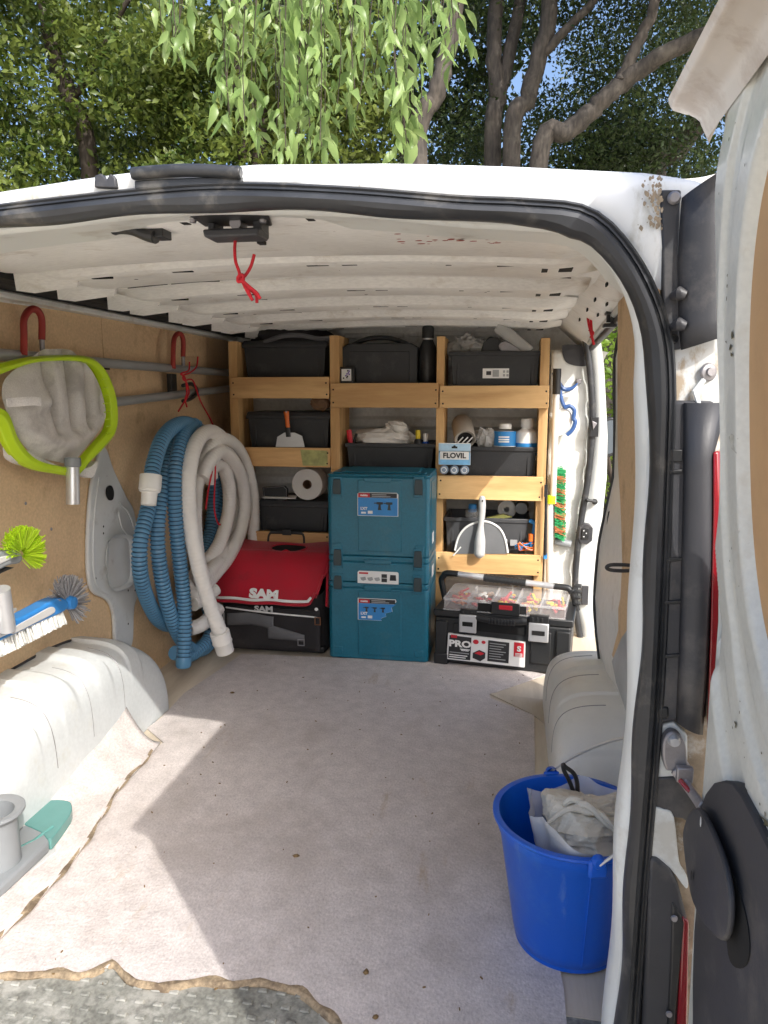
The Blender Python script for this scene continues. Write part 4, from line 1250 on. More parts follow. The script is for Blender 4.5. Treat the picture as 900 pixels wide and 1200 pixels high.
# hard case on top middle shelf
def lip(px, py, y): return at(px, py, y=y)
ca = thing('tool_case', (at(440, 445, y=YB).x, YB+.05, r_m1[1].z+.0205), 'hard black carry case standing upright on the top middle shelf', 'tool case')
x0, x1 = at(399, 440, y=YB+.04).x, at(489, 440, y=YB+.04).x
z0 = r_m1[1].z+.0205; z1 = at(440, 402, y=YB+.04).z
mb = MB(); P = [V(x0, YB+.04, z0), V(x1, YB+.04, z0), V(x1+.004, YB+.04, z1-.02), V(x1-.03, YB+.04, z1), V(x0+.035, YB+.04, z1), V(x0+.0, YB+.04, z1-.022)]
mb.prism(P, (0, .05, 0)); build('shell', mb, M['black'], ca, bevel=.006)
mb = MB(); mb.prism([p+V(0, .056, 0) for p in P], (0, .05, 0)); build('shell', mb, M['black'], ca, bevel=.006)
mb = MB(); hc = (x0+x1)/2
mb.tube(catmull([V(hc-.12, YB+.085, z1-.004), V(hc-.085, YB+.085, z1+.012), V(hc-.04, YB+.085, z1+.024), V(hc+.03, YB+.085, z1+.024), V(hc+.08, YB+.085, z1+.012), V(hc+.12, YB+.085, z1-.004)], 5), .010, 8); build('handle', mb, M['black'], ca)
mb = MB(); mb.prism([V(x0+.03, YB+.038, z0+.03), V(x1-.03, YB+.038, z0+.03), V(x1-.035, YB+.038, z1-.035), V(x0+.04, YB+.038, z1-.035)], (0, .004, 0)); build('panel', mb, M['bin'], ca, bevel=.002)
# flask
fx = at(500, 440, y=YB+.03).x; fz = r_m1[1].z+.0205
ft = at(500, 381, y=YB+.03).z; H = ft-fz
fl_ = thing('flask', (fx, YB+.07, fz), 'tall matt black drinking flask between the hard case and a post', 'flask')
mb = MB(); mb.lathe([(.0001, 0), (.036, 0), (.038, .004), (.038, H*.66), (.036, H*.72), (.024, H*.80), (.022, H*.82), (.0001, H*.82)], 24, (fx, YB+.07, fz)); build('body', mb, M['black'], fl_)
mb = MB(); mb.lathe([(.0235, H*.822), (.0235, H*.84)], 24, (fx, YB+.07, fz)); build('ring', mb, M['alu'], fl_)
mb = MB(); mb.lathe([(.0001, H*.84), (.025, H*.84), (.026, H*.85), (.026, H*.97), (.022, H), (.0001, H)], 24, (fx, YB+.07, fz)); build('cap', mb, M['black'], fl_)
# small box with sticker
c0 = at(405, 449, y=YB-.012); z0 = r_m1[1].z+.0205; z1 = at(405, 430, y=YB-.012).z
sb = thing('small_box', (c0.x, YB, z0), 'small black box with a speckled white sticker beside the hard case', 'box')
mb = MB(); mb.box2((c0.x-.036, YB-.012, z0), (c0.x+.036, YB+.034, z1)); build('shell', mb, M['black'], sb, bevel=.006)
s = sticker(sb, V(c0.x+.004, YB-.013, z1-.034), X, Z_, .042, .050, M['label'])
r2 = random.Random(2)
for k in range(9): sticker(s, V(c0.x+.004+r2.uniform(-.014, .014), YB-.0143, z1-.034+r2.uniform(-.016, .018)), X, Z_, .006, .006, M['lblack'] if k % 2 else mat('violet_print', (.2, .1, .45), .5), 'print')

# plastic bags over b2
zt = at(575, 412, y=YB).z
o = lump('plastic_bag', (at(565, 405, y=YB+.08).x, YB+.12, zt+.018), .10, .075, .045, M['film'], seed=9, amp=.33, fold=7)
tag(o, 'crumpled clear plastic bag bulging out of the top right bin', 'plastic bag')
o = lump('plastic_bag', (at(545, 400, y=YB+.1).x, YB+.14, zt+.02), .075, .06, .055, M['film'], seed=23, amp=.36, fold=8)
tag(o, 'smaller clear plastic bag at the left end of the top right bin', 'plastic bag')
mb = MB(); a, b = at(582, 384, y=YB+.05), at(622, 412, y=YB+.01)
mb.tube([a, a.lerp(b, .3)+V(0, 0, .006), a.lerp(b, .7), b], [.018, .026, .024, .02], 12, flat=.6)
o = build('plastic_tube', mb, M['film']); tag(o, 'rolled clear plastic sleeve slanting down over the top right bin', 'plastic sleeve')
mb = MB(); q = [at(px, py, y=YB+.03) for px, py in ((562, 416), (566, 402), (574, 394), (584, 396), (590, 404), (596, 414))]
mb.prism(q, (0, .03, 0)); o = build('tool_grip', mb, M['black'], None, bevel=.006); tag(o, 'dark angular tool grip poking from the top right bin', 'tool')
mb = MB(); q = [at(px, py, y=YB+.015) for px, py in ((584, 405), (592, 400), (604, 406), (612, 414), (600, 416), (590, 414))]
mb.prism(catmull(q, 3, True), (0, .02, 0)); o = build('wire_coil', mb, M['steel'], None, bevel=.003); tag(o, 'dull metal fitting lying among the bags in the bin', 'fitting')

# paint scraper standing in front of b3
ys_ = YS-.003
sc = thing('paint_scraper', tuple(at(339, 523, y=ys_)), 'wide steel paint scraper with orange handle standing on the second left shelf', 'scraper')
mb = MB(); mb.prism([at(px, py, y=ys_) for px, py in ((323, 524), (357, 524), (354, 511), (345, 507), (333, 507), (325, 512))], (0, .003, 0)); build('blade', mb, M['alu'], sc)
mb = MB(); mb.tube([at(338, 512, y=ys_), at(337, 500, y=ys_)], .011, 8, flat=.5); build('tang', mb, M['black'], sc)
mb = MB(); mb.tube([at(337.5, 501, y=ys_), at(336.5, 492, y=ys_), at(335.5, 482, y=ys_)], [.010, .009, .0125], 10, flat=.6); build('handle', mb, M['orange'], sc)
mb = MB(); mb.lathe([(.0001, .004), (.004, .004)], 8, at(335.5, 482.5, y=ys_-.006), (0, -1, 0)); build('hole', mb, M['steel'], sc)
# crumpled brown paper on b3
zl = b3.location.z+ (at(300, 486, y=YB+.01).z-at(300, 526, y=YB+.01).z)+.014
o = lump('brown_paper', (at(374, 480, y=YB+.05).x, YB+.07, zl+.030), .042, .03, .032, M['brown'], seed=5, amp=.3, flat=.9); tag(o, 'crumpled brown paper wad on the second left bin', 'paper wad')
mb = MB(); c = at(378, 475, y=YB+.05); mb.tube([c+V(.018*math.cos(t*.45), 0, .020*math.sin(t*.45)) for t in range(14)], .006, 8, closed=True); o = build('cardboard_ring', mb, M['brown']); tag(o, 'small brown cardboard ring on the crumpled paper wad', 'ring')

# white cloth etc in b4
zr = at(450, 519, y=YB-.015).z
o = lump('white_cloth', (at(452, 505, y=YB+.05).x, YB+.07, zr+.012), .125, .07, .052, M['whitecloth'], seed=12, amp=.30, fold=4.5, n=40)
tag(o, 'crumpled white cloth heaped in the middle shelf bin', 'cloth')
o = lump('white_cloth', (at(463, 492, y=YB+.05).x, YB+.06, zr+.062), .05, .03, .028, M['whitecloth'], seed=31, amp=.38, fold=4); tag(o, 'folded white rag tip rising above the cloth heap', 'cloth')
mb = MB(); a, b = at(411, 521, y=YB+.0), at(409, 504, y=YB+.01); mb.tube([a, b], [.010, .012], 10, flat=.7); o = build('hand_tool', mb, M['lred']); tag(o, 'short red tool handle at the left end of the cloth bin', 'tool')
mb = MB(); a, b = at(414, 520, y=YB+.02), at(418, 508, y=YB+.03); mb.tube([a, b], .006, 8); o = build('tool_shaft', mb, M['black']); tag(o, 'thin black tool shaft beside the short red handle', 'tool')
def bottle(px, pyb, pyt, y, rad, label, mbody, mcap, prof=None, capfrac=.22, name='bottle', cat='bottle', band=None):
    a, b = at(px, pyb, y=y), at(px, pyt, y=y); H = b.z-a.z
    t = thing(name, (a.x, y+rad, a.z), label, cat)
    o = V(a.x, y+rad, a.z)
    mb = MB(); pr = prof or [(.0001, 0), (rad*.96, 0), (rad, .006), (rad, H*.58), (rad*.9, H*.68), (rad*.5, H*.76), (rad*.48, H*.8), (.0001, H*.8)]
    mb.lathe(pr, 24, o); build('body', mb, mbody, t)
    mb = MB(); cr_ = rad*.56; mb.lathe([(cr_, H*(1-capfrac)), (cr_*1.02, H*(1-capfrac)+.002), (cr_, H*.97), (cr_*.9, H), (.0001, H)], 20, o); build('cap', mb, mcap, t)
    if band:
        mb = MB(); n = 10; r_ = rad*1.012
        vs = []
        for k in range(n+1):
            ang = math.pi*(1.5-.40+.8*k/n)
            for zz in (H*band[0], H*band[1]): vs.append(o+V(r_*math.cos(ang), r_*math.sin(ang), zz))
        mb.add(vs, [(2*k, 2*k+2, 2*k+3, 2*k+1) for k in range(n)]); lb = build('wrap', mb, band[2], t)
        for f in (.62, .45, .3):
            mb = MB(); zz = H*(band[0]+(band[1]-band[0])*f); vs = []
            for k in range(5):
                ang = math.pi*(1.5-.18+.30*k/4)
                for dzz in (-.003, .003): vs.append(o+V((r_+.0008)*math.cos(ang), (r_+.0008)*math.sin(ang), zz+dzz))
            mb.add(vs, [(2*k, 2*k+2, 2*k+3, 2*k+1) for k in range(4)]); build('print', mb, M['label'], lb)
    return t
zb4 = 556
bottle(489, 545, 504, YB+.005, .019, 'small dark bottle with a yellow cap at the right of the cloth bin', M['black'], M['yellow'], capfrac=.30)
bottle(498, 545, 508, YB+.01, .019, 'small bottle with a round white cap beside the yellow cap', M['bucket'], M['white'], capfrac=.3)
# top right: cardboard pack with three batteries
yf = YS-.030
a, b = at(514, 519, y=yf), at(551, 556, y=yf)
fp = thing('cardboard_pack', ((a.x+b.x)/2, yf+.01, b.z), 'blue and white hanging pack with three round capsules at its foot', 'package')
zm = a.z+(b.z-a.z)*.70
mb = MB(); mb.box2((a.x, yf, zm), (b.x, yf+.004, a.z)); build('card', mb, M['label'], fp)
wd = b.x-a.x
sticker(fp, V((a.x+b.x)/2, yf-.0005, zm+.030), X, Z_, wd*.98, .058, M['lsky'], 'band')
sticker(fp, V((a.x+b.x)/2, yf-.0005, a.z-.022), X, Z_, wd*.98, .038, mat('pale_blue', (.42, .62, .78), .5, var=.15, vscale=30), 'band')
sticker(fp, V((a.x+b.x)/2, yf-.0012, a.z-.052), X, Z_, wd*.9, .034, M['label'], 'band')
text('FLOVIL', fp, V((a.x+b.x)/2, yf-.0028, a.z-.053), X, Z_, .030, M['lblack'], bold=.0009, sx=1.02)
mb = MB(); c = V((a.x+b.x)/2, yf-.001, a.z-.018); mb.tube([c+V(-.012, 0, 0), c+V(.012, 0, 0)], .0045, 8, flat=.3); mb.lathe([(.0001, .001), (.006, .001)], 10, c+V(0, 0, .003), (0, -1, 0)); build('hang_hole', mb, M['void'], fp)
for k in range(3):
    cx = a.x+wd*(.18+.32*k); cz = b.z+.018
    mb = MB(); mb.lathe([(.019, 0), (.019, .012), (.016, .018), (.0001, .019)], 20, V(cx, yf+.010, cz), (0, -1, 0)); cp = build('capsule', mb, mat('blister', (.25, .32, .40), .2, var=.3, vscale=40), fp)
    mb = MB(); mb.lathe([(.009, .0192), (.012, .0192)], 16, V(cx, yf+.010, cz), (0, -1, 0)); build('ring', mb, M['label'], cp)
# jar lying, bag, tub and bottle standing in b5
zr5 = at(575, 523, y=YB).z
o = MB(); a = at(545, 515, y=YB+.03); b = at(541, 495, y=YB+.16)
jar = thing('mesh_jar', tuple(a), 'grey tub with an open torn end lying in the upper right bin', 'jar')
mb = MB(); ax = (b-a).normalized(); L = (b-a).length
mb.lathe([(.034, .002), (.043, 0), (.045, .01), (.045, L*.9), (.040, L), (.0001, L)], 24, a, ax); build('body', mb, mat('jar_grey', (.42, .39, .34), .6, var=.15), jar, solid=.002)
mb = MB(); mb.lathe([(.0001, .006), (.033, .004)], 16, a, ax); build('mouth', mb, M['void'], jar)
mb = MB()
for k in range(3): mb.tube([a+V(-.034+.02*k, -.004, -.018), a+V(-.008+.02*k, -.006, .010)], .003, 6)
build('strand', mb, M['label'], jar)
o = lump('plastic_bag', (at(570, 511, y=YB+.05).x, YB+.07, zr5+.022), .045, .04, .05, M['film'], seed=44, amp=.33, fold=8); tag(o, 'crumpled clear bag between the grey tub and blue labelled jar', 'plastic bag')
bottle(591, 540, 497, YB+.012, .048, 'squat white jar with a blue label and round white lid', M['white'], M['white'],
       prof=[(.0001, 0), (.046, 0), (.048, .006), (.048, .105), (.044, .118), (.034, .124), (.0001, .124)], capfrac=.14, name='white_jar', cat='jar', band=(.40, .80, M['lblue']))
bottle(617, 540, 491, YB+.012, .048, 'white bottle with narrow neck and blue foot label in the bin corner', M['white'], M['white'], capfrac=.2, band=(.12, .42, M['lblue']))

# paper roll, black frame and sheet on b6
zl6 = at(340, 589, y=YB+.01).z+.0145
rr_ = .070
rx = at(360, 571, y=YB+.0).x
pr_ = thing('paper_roll', (rx, YB+.06, zl6), 'white paper roll lying on its side with its hollow core showing', 'paper roll')
mb = MB(); mb.lathe([(.021, 0), (rr_*.98, 0), (rr_, .003), (rr_, .10), (.021, .10)], 40, V(rx, YB-.0, zl6+rr_), (0, 1, 0)); build('roll', mb, mat('paper_rough', (.66, .64, .60), .95, var=.06, bump=.4, bscale=200), pr_)
mb = MB(); mb.lathe([(.0205, .10), (.0205, -.001), (.019, -.001), (.019, .10), (.0001, .10)], 24, V(rx, YB-.0, zl6+rr_), (0, 1, 0)); build('core', mb, M['brown'], pr_)
mb = MB(); q = [at(px, py, y=YB+.02) for px, py in ((307, 571), (333, 569), (337, 573), (337, 586), (309, 588))]
mb.prism(q, (0, .02, 0)); fr0 = build('pocket_case', mb, M['black'], None, bevel=.005); tag(fr0, 'small black framed case leaning beside the white paper roll', 'case')
c = sum(q, Vector())/5; mb = MB(); mb.tube([c+(p-c)*.9+V(0, -.001, 0) for p in q], .0018, 6, closed=True); build('edge', mb, M['steel'], fr0)
mb = MB(); q = [at(px, py, y=YB-.006) for px, py in ((309, 587.2), (344, 586.5), (346, 590), (307, 590.5))]; 
mb.prism([V(q[0].x, YB+.05, zl6+.012), V(q[1].x, YB+.05, zl6+.010), V(q[2].x, YB-.0, zl6+.004), V(q[3].x, YB-.0, zl6+.004)], (0, 0, .003)); o = build('paper_sheet', mb, M['paper']); tag(o, 'folded white paper sheet under the small black framed case', 'paper')

# scoop with grey handle hanging in front of b7
yh = YS-.045
sp = thing('hand_scoop', tuple(at(565, 655, y=yh)), 'white rimmed scoop with a long grey handle hung over the lower right rail', 'scoop')
mb = MB()
arc = [at(px, py, y=yh+.018) for px, py in ((533, 645), (537, 630), (545, 619), (556, 613), (566, 611), (576, 613), (586, 620), (592, 632), (595, 648))]
mb.tube(catmull(arc, 6), .0045, 8); build('rim', mb, M['white'], sp)
mb = MB(); mb.prism(catmull(arc, 4)+[at(594, 649, y=yh+.02), at(534, 649, y=yh+.02)], (0, .003, 0)); build('pan', mb, mat('scoop_grey', (.16, .165, .17), .5, var=.12), sp)
mb = MB(); hp = [at(px, py, y=yh-.004) for px, py in ((565.5, 581), (565, 586), (565, 598), (564, 610), (563, 622), (562.5, 635), (562, 647), (561.5, 654))]
mb.tube(catmull(hp, 4), [r_ for r_ in np.interp(np.linspace(0, 1, 29), [0, .04, .2, .42, .5, .7, .9, 1], [.004, .011, .016, .013, .012, .023, .024, .008])], 14, flat=1.0)
n0 = 0
build('handle', mb, M['lightgrey'], sp)
mb = MB(); mb.lathe([(.0001, .001), (.004, .001)], 8, at(565.5, 587, y=yh-.021), (0, -1, 0)); build('hole', mb, M['void'], sp)
mb = MB(); mb.tube([at(540, 641, y=yh+.012), at(534, 648, y=yh+.01), at(531, 651, y=yh+.01)], .003, 6); build('tip', mb, M['white'], sp)
c = at(592, 637, y=YB+.012-.004+.012); s = sticker(b7, at(577, 636, y=YB+.008), X, Z_, .125, .036, M['label'])
sticker(s, at(602, 636, y=YB+.0068), X, Z_, .030, .026, M['lgrey'], 'print')
# contents of b7
zr7 = at(570, 606, y=YB).z
bottle(553, 612, 592, YB+.06, .032, 'clear bottle with a blue cap in the lower right bin', M['clear'], M['lblue'], capfrac=.45)
mb = MB(); c = at(594, 597, y=YB+.1); mb.lathe([(.012, 0), (.04, 0), (.042, .006), (.042, .05), (.0001, .05)], 20, c, (0, 1, .15)); o = build('spool', mb, M['lightgrey']); tag(o, 'pale round spool in the lower right bin', 'spool')
mb = MB(); c = at(611, 596, y=YB+.08); mb.lathe([(.0001, 0), (.026, 0), (.027, .004), (.027, .06), (.0001, .06)], 20, c, (.1, 1, .1)); o = build('cap', mb, M['grey']); tag(o, 'dull grey round cap beside the pale spool', 'cap')
mb = MB(); q = [at(px, py, y=YB+.05) for px, py in ((570, 607), (590, 603), (600, 606), (580, 609))]; mb.prism(q, (0, .03, .0)); o = build('yellow_tape', mb, mat('pale_yellow', (.6, .62, .2), .5), None); tag(o, 'flat yellowish strip lying across the lower right bin', 'strip')
# rope and things on the right
mb = MB(); r2 = random.Random(8)
for k in range(5):
    pts = [at(603+r2.uniform(0, 24), 645-r2.uniform(0, 10), y=YS+.005+r2.uniform(0, .02)) for _ in range(6)]
    mb.tube(catmull(pts, 5), .0028, 6, mi=k % 2)
o = build('tangled_cord', mb, [M['orange'], M['lblue']]); tag(o, 'tangled orange and blue cords at the end of the lower right shelf', 'cords')
mb = MB(); mb.tube(catmull([at(624, 634, y=YS+.03), at(627, 615, y=YS+.03), at(621, 610, y=YS+.04)], 4), .010, 8); mb.lathe([(.0001, 0), (.012, 0), (.012, .03), (.0001, .03)], 12, at(623, 640, y=YS+.03)); o = build('blue_clamp', mb, M['lblue']); tag(o, 'blue plastic tool with bent end beside the lower right bin', 'tool')
mb = MB(); mb.lathe([(.0001, 0), (.012, 0), (.011, .03), (.0001, .032)], 12, at(622, 634, y=YS+.02)); o = build('orange_cap', mb, M['orange']); tag(o, 'small orange cap beside the blue bent tool', 'cap')
# ================================================================== TEAL STACKING CASES
TX0, TX1, TY, TD = -.232, .174, 1.815, .296
def teal_case(z0, z1, split, label):
    t = thing('stacking_case', ((TX0+TX1)/2, TY+TD/2, z0), label, 'tool case')
    W = TX1-TX0; xc = (TX0+TX1)/2
    def chamfer(x0, x1, y0, y1, c): return [(x0+c, y0), (x1-c, y0), (x1, y0+c), (x1, y1-c), (x1-c, y1), (x0+c, y1), (x0, y1-c), (x0, y0+c)]
    def body(a, b, name, ins=0.0):
        mb = MB(); P = chamfer(TX0+ins, TX1-ins, TY+ins, TY+TD-ins, .012)
        mb.prism([V(x, y, a) for x, y in P], (0, 0, b-a)); return build(name, mb, M['teal'], t, bevel=.004)
    zs_ = z0+(z1-z0)*split
    body(z0+.001, zs_-.0025, 'base'); body(zs_+.0005, z1-.001, 'lid')
    body(zs_-.004, zs_+.002, 'seam', .004)
    # centre front panel proud of the shell, side ribs
    if z1-z0 > .2:
        mb = MB(); mb.box2((xc-.045-.035, TY-.003, z0+.02), (xc+.095, TY+.004, zs_-.012)); build('front_panel', mb, M['teal'], t, bevel=.003)
        for s in (-1, 1):
            mb = MB(); mb.box2((xc+s*.165-.018, TY-.0025, z0+.02), (xc+s*.165+.018, TY+.003, z0+.05)); build('corner_foot', mb, M['teal'], t, bevel=.003)
    # handle bump on the lid front
    mb = MB(); mb.prism([V(xc-.06, TY-.004, z1-.012), V(xc+.06, TY-.004, z1-.012), V(xc+.05, TY-.004, z1-.032), V(xc-.05, TY-.004, z1-.032)], (0, .01, 0)); build('grip', mb, M['teal'], t, bevel=.003)
    # right side details
    mb = MB(); mb.box2((TX1-.001, TY+.06, z0+.02), (TX1+.002, TY+TD-.06, z1-.03)); build('side_panel', mb, M['teal'], t, bevel=.001)
    return t
def latch(t, x, za, zb):
    mb = MB(); mb.box2((x-.020, TY-.004, za-.012), (x+.020, TY+.002, zb+.010)); l = build('latch_seat', mb, M['teal'], t, bevel=.002)
    mb = MB(); mb.prism([V(x-.016, TY-.010, za), V(x+.016, TY-.010, za), V(x+.0165, TY-.012, za+(zb-za)*.5), V(x+.014, TY-.008, zb), V(x-.014, TY-.008, zb), V(x-.0165, TY-.012, za+(zb-za)*.5)], (0, .008, 0)); build('latch', mb, M['tealdark'], l, bevel=.003)
def tz(py): return at(440, py, y=TY).z
zA, zB, zC, zD = -.0, tz(683), tz(652), tz(556)
t1 = teal_case(zA, zB, .93, 'bottom case of the teal stack with torn blue tool sticker')
t2 = teal_case(zB, zC, .78, 'slim middle case of the teal stack with rounded white sticker')
t3 = teal_case(zC, zD, .97, 'top case of the teal stack with whole blue sticker on its front')
def tx(px): return at(px, 660, y=TY).x
for t, l in ((t3, (tz(580), tz(562))), (t2, (tz(664), tz(645))), (t1, (tz(692), tz(676)))):
    latch(t, tx(396), *l); latch(t, tx(490), *(v+.004 for v in l))
# lid top relief of the uppermost case
mb = MB(); mb.box2((TX0+.05, TY+.05, zD-.001), (TX1-.05, TY+TD-.05, zD+.006)); build('lid_panel', mb, M['teal'], t3, bevel=.004)
for s in (-1, 1):
    mb = MB(); mb.box2((-.029+s*.17-.014, TY+.02, zD-.001), (-.029+s*.17+.014, TY+.08, zD+.005)); build('stack_lug', mb, M['teal'], t3, bevel=.003)
# stickers
def tsticker(t, px0, px1, pt, pb, torn=False):
    a, b = at(px0, pt, y=TY-.0035), at(px1, pb, y=TY-.0035)
    w_, h_ = b.x-a.x, a.z-b.z
    y = TY-.0035
    if torn:
        P = [V(a.x, y, b.z), V(a.x+w_*.62, y, b.z), V(a.x+w_*.60, y, b.z+h_*.10), V(a.x+w_*.74, y, b.z+h_*.2), V(a.x+w_*.72, y, b.z+h_*.34), V(a.x+w_*.90, y, b.z+h_*.44), V(a.x+w_*.88, y, b.z+h_*.62), V(a.x+w_, y, b.z+h_*.9), V(a.x+w_*.98, y, a.z), V(a.x, y, a.z)]
    else: P = [V(a.x, y, b.z), V(b.x, y, b.z), V(b.x, y, a.z-.006), V(b.x-.006, y, a.z), V(a.x+.006, y, a.z), V(a.x, y, a.z-.006)]
    mb = MB(); c = sum(P, Vector())/len(P)
    mb.prism([c+(p-c)*1.03 for p in P], (0, .0006, 0)); s = build('sticker', mb, M['label'], t)
    mb = MB(); mb.prism([V(p.x, y-.0008, min(p.z, a.z-h_*.22)) for p in P], (0, .0006, 0)); build('print', mb, M['lblue'], s, recalc=True)
    mb = MB(); mb.box2((a.x+.001, y-.0012, a.z-h_*.21), (b.x-.003, y-.0002, a.z-.001)); build('print', mb, M['lblack'], s)
    mb = MB(); mb.box2((a.x+.001, y-.0016, a.z-h_*.20), (a.x+w_*.30, y-.0006, a.z-.003)); build('print', mb, M['lred'], s)
    text('makita', s, V(a.x+w_*.155, y-.0022, a.z-h_*.115), X, Z_, .011, M['label'], bold=.0004)
    for k in range(2):
        mb = MB(); mb.box2((a.x+w_*.35, y-.0017, a.z-h_*(.06+.075*k)-.0035), (a.x+w_*(.72+.1*k), y-.001, a.z-h_*(.06+.075*k))); build('print', mb, M['lgrey'], s)
    text('LXT', s, V(a.x+w_*.15, y-.0016, b.z+h_*.30), X, Z_, .015, M['label'], bold=.0007)
    for k in range(2):
        mb = MB(); mb.box2((a.x+w_*(.08+.17*k), y-.0013, b.z+h_*.08), (a.x+w_*(.20+.17*k), y-.001, b.z+h_*(.16+.05*k))); build('print', mb, M['label'], s)
    # little drill pictures
    for k in range(2 if not torn else 3):
        cx = a.x+w_*((.55+.24*k) if not torn else (.22+.22*k)); cz = b.z+h_*(.46 if not torn else .52); f = 1.25 if not torn else .8
        mb = MB()
        mb.prism([V(cx-.010*f, y-.0016, cz+.010*f), V(cx+.010*f, y-.0016, cz+.010*f), V(cx+.010*f, y-.0016, cz+.003*f), V(cx+.003*f, y-.0016, cz+.002*f), V(cx+.004*f, y-.0016, cz-.012*f), V(cx+.007*f, y-.0016, cz-.015*f), V(cx-.006*f, y-.0016, cz-.015*f), V(cx-.003*f, y-.0016, cz+.002*f), V(cx-.010*f, y-.0016, cz+.003*f)], (0, .0006, 0))
        mb.box((cx-.014*f, y-.0013, cz+.0065*f), (.008*f, .0006, .003*f)); build('picture', mb, M['lblack'] if k % 2 == 0 else M['tealdark'], s)
tsticker(t3, 419.5, 466, 577, 605)
tsticker(t1, 420, 464, 701, 728, torn=True)
a, b = at(419, 669, y=TY-.0045), at(467, 683.5, y=TY-.0045)
a.z = min(a.z, zC-.048)
mb = MB(); h_ = .050; zc_ = (tz(676.5)); P = []
for k in range(6): ang = math.pi-math.pi/2*k/5; P.append(V(a.x+.008+.008*math.cos(ang), TY-.0045, zc_+h_/2-.008+.008*math.sin(ang)))
for k in range(6): ang = math.pi/2-math.pi/2*k/5; P.append(V(b.x-.008+.008*math.cos(ang), TY-.0045, zc_+h_/2-.008+.008*math.sin(ang)))
P += [V(b.x, TY-.0045, zc_-h_/2), V(a.x, TY-.0045, zc_-h_/2)]
mb.prism(P, (0, .004, 0)); s = build('sticker', mb, M['label'], t2)
w_ = b.x-a.x
mb = MB(); mb.box2((a.x+.006, TY-.0053, zc_+.013), (a.x+w_*.26, TY-.004, zc_+.020)); build('print', mb, M['lred'], s)
for k in range(3):
    mb = MB(); q = V(a.x+w_*(.14+.17*k), TY-.0055, zc_-.006); mb.prism([q+V(-.012, 0, .004), q+V(.008, 0, .008), q+V(.012, 0, -.004), q+V(0, 0, -.009), q+V(-.008, 0, -.006)], (0, .001, 0)); build('picture', mb, M['lgrey'], s)
mb = MB(); q = V(a.x+w_*.66, TY-.0055, zc_)
for i in range(2): mb.box2(q+V(-.012, 0, -.017+.017*i), q+V(.010, .001, -.002+.017*i))
build('picture', mb, M['lblack'], s)
mb = MB(); q = V(a.x+w_*.86, TY-.0055, zc_); mb.prism([q+V(-.012, 0, -.010), q+V(.014, 0, -.010), q+V(.012, 0, .013), q+V(-.010, 0, .013)], (0, .001, 0)); build('picture', mb, M['lblack'], s)
# faint white lettering on the right flank
for t, py in ((t3, 630), (t1, 668)):
    c = at(507, py, x=TX1+.0025); sticker(t, V(TX1+.0025, TY+.12, c.z), V(0, 1, 0), Z_, .06, .045, M['label'], 'side_print')

# ================================================================== RED AND BLACK TOOL BAG
bx0, bx1, by = -.722, -.250, 1.838
bag = thing('tool_bag', ((bx0+bx1)/2, by+.14, 0), 'red and black fabric tool bag with white lettering beside the hoses', 'tool bag')
def zz(py, y=by): return at(315, py, y=y).z
mb = MB()
def bf(u, v):   # black body with slightly bulging sides
    a = 2*math.pi*u
    ca, sa = math.cos(a), math.sin(a)
    ex = math.copysign(abs(ca)**.28, ca); ey = math.copysign(abs(sa)**.28, sa)
    z = .004+(.235+.12*max(0, min(1, (ey+1)/1.2)))*v
    k = 1-.05*v-.03*math.sin(v*9+ex)*.2
    return V((bx0+bx1)/2+ex*(bx1-bx0)/2*k*(1-.02*(1-v)), by+.155+ey*.15*k, z)
mb.grid(64, 10, bf)
build('body', mb, M['blackcloth'], bag, angle=50)
mb = MB(); mb.box2((bx0+.01, by+.01, .0), (bx1-.01, by+.30, .03)); build('base', mb, M['black'], bag, bevel=.008)
# front pocket, grey band, strap and buckle
mb = MB(); mb.grid(20, 8, lambda u, v: V(bx0+.03+(bx1-bx0-.05)*u, by-.016-.012*math.sin(math.pi*u)**.5*(1-v*.6)+.003*math.sin(u*17), .02+.175*v)); build('front_pocket', mb, M['blackcloth'], bag, solid=.004)
mb = MB(); mb.grid(24, 5, lambda u, v: V(bx0+.06+.20*u, by-.030-.004*math.sin(u*9)-.006*math.sin(math.pi*v), .115+.052*v+.006*math.sin(u*4))); build('band', mb, M['greycloth'], bag, solid=.002)
mb = MB(); mb.grid(16, 6, lambda u, v: V(bx0+.235+.155*u, by-.034-.012*math.sin(math.pi*v)*math.sin(math.pi*u), .115+.06*(1-.55*u)*(v-.75)-.030*u)); build('strap', mb, M['greycloth'], bag, solid=.004)
mb = MB(); c = V(-.345, by-.042, .062); mb.tube([c+V(.013*x, 0, .012*z) for x, z in ((-1, -1), (1, -1), (1, 1), (-1, 1))], .003, 6, closed=True); build('buckle', mb, M['steel'], bag)
mb = MB(); c = V(-.277, by-.03, .152); mb.tube([c+V(.011*x, 0, .015*z) for x, z in ((-1, -1), (1, -1), (1, 1), (-1, 1))], .0028, 6, closed=True); build('buckle', mb, mat('copper', (.35, .16, .08), .4, metal=.8), bag)
mb = MB(); mb.box2((bx0+.035, by-.022, .118), (bx0+.043, by-.014, .165)); build('zip_pull', mb, M['alu'], bag, bevel=.001)
# under-lid white piping and half hidden lettering
mb = MB(); mb.tube(catmull([V(bx0+.05, by-.019, zz(712.5)), V(-.5, by-.028, zz(715.5)), V(bx1-.03, by-.019, zz(719))], 6), .0035, 6); build('piping', mb, M['white'], bag)
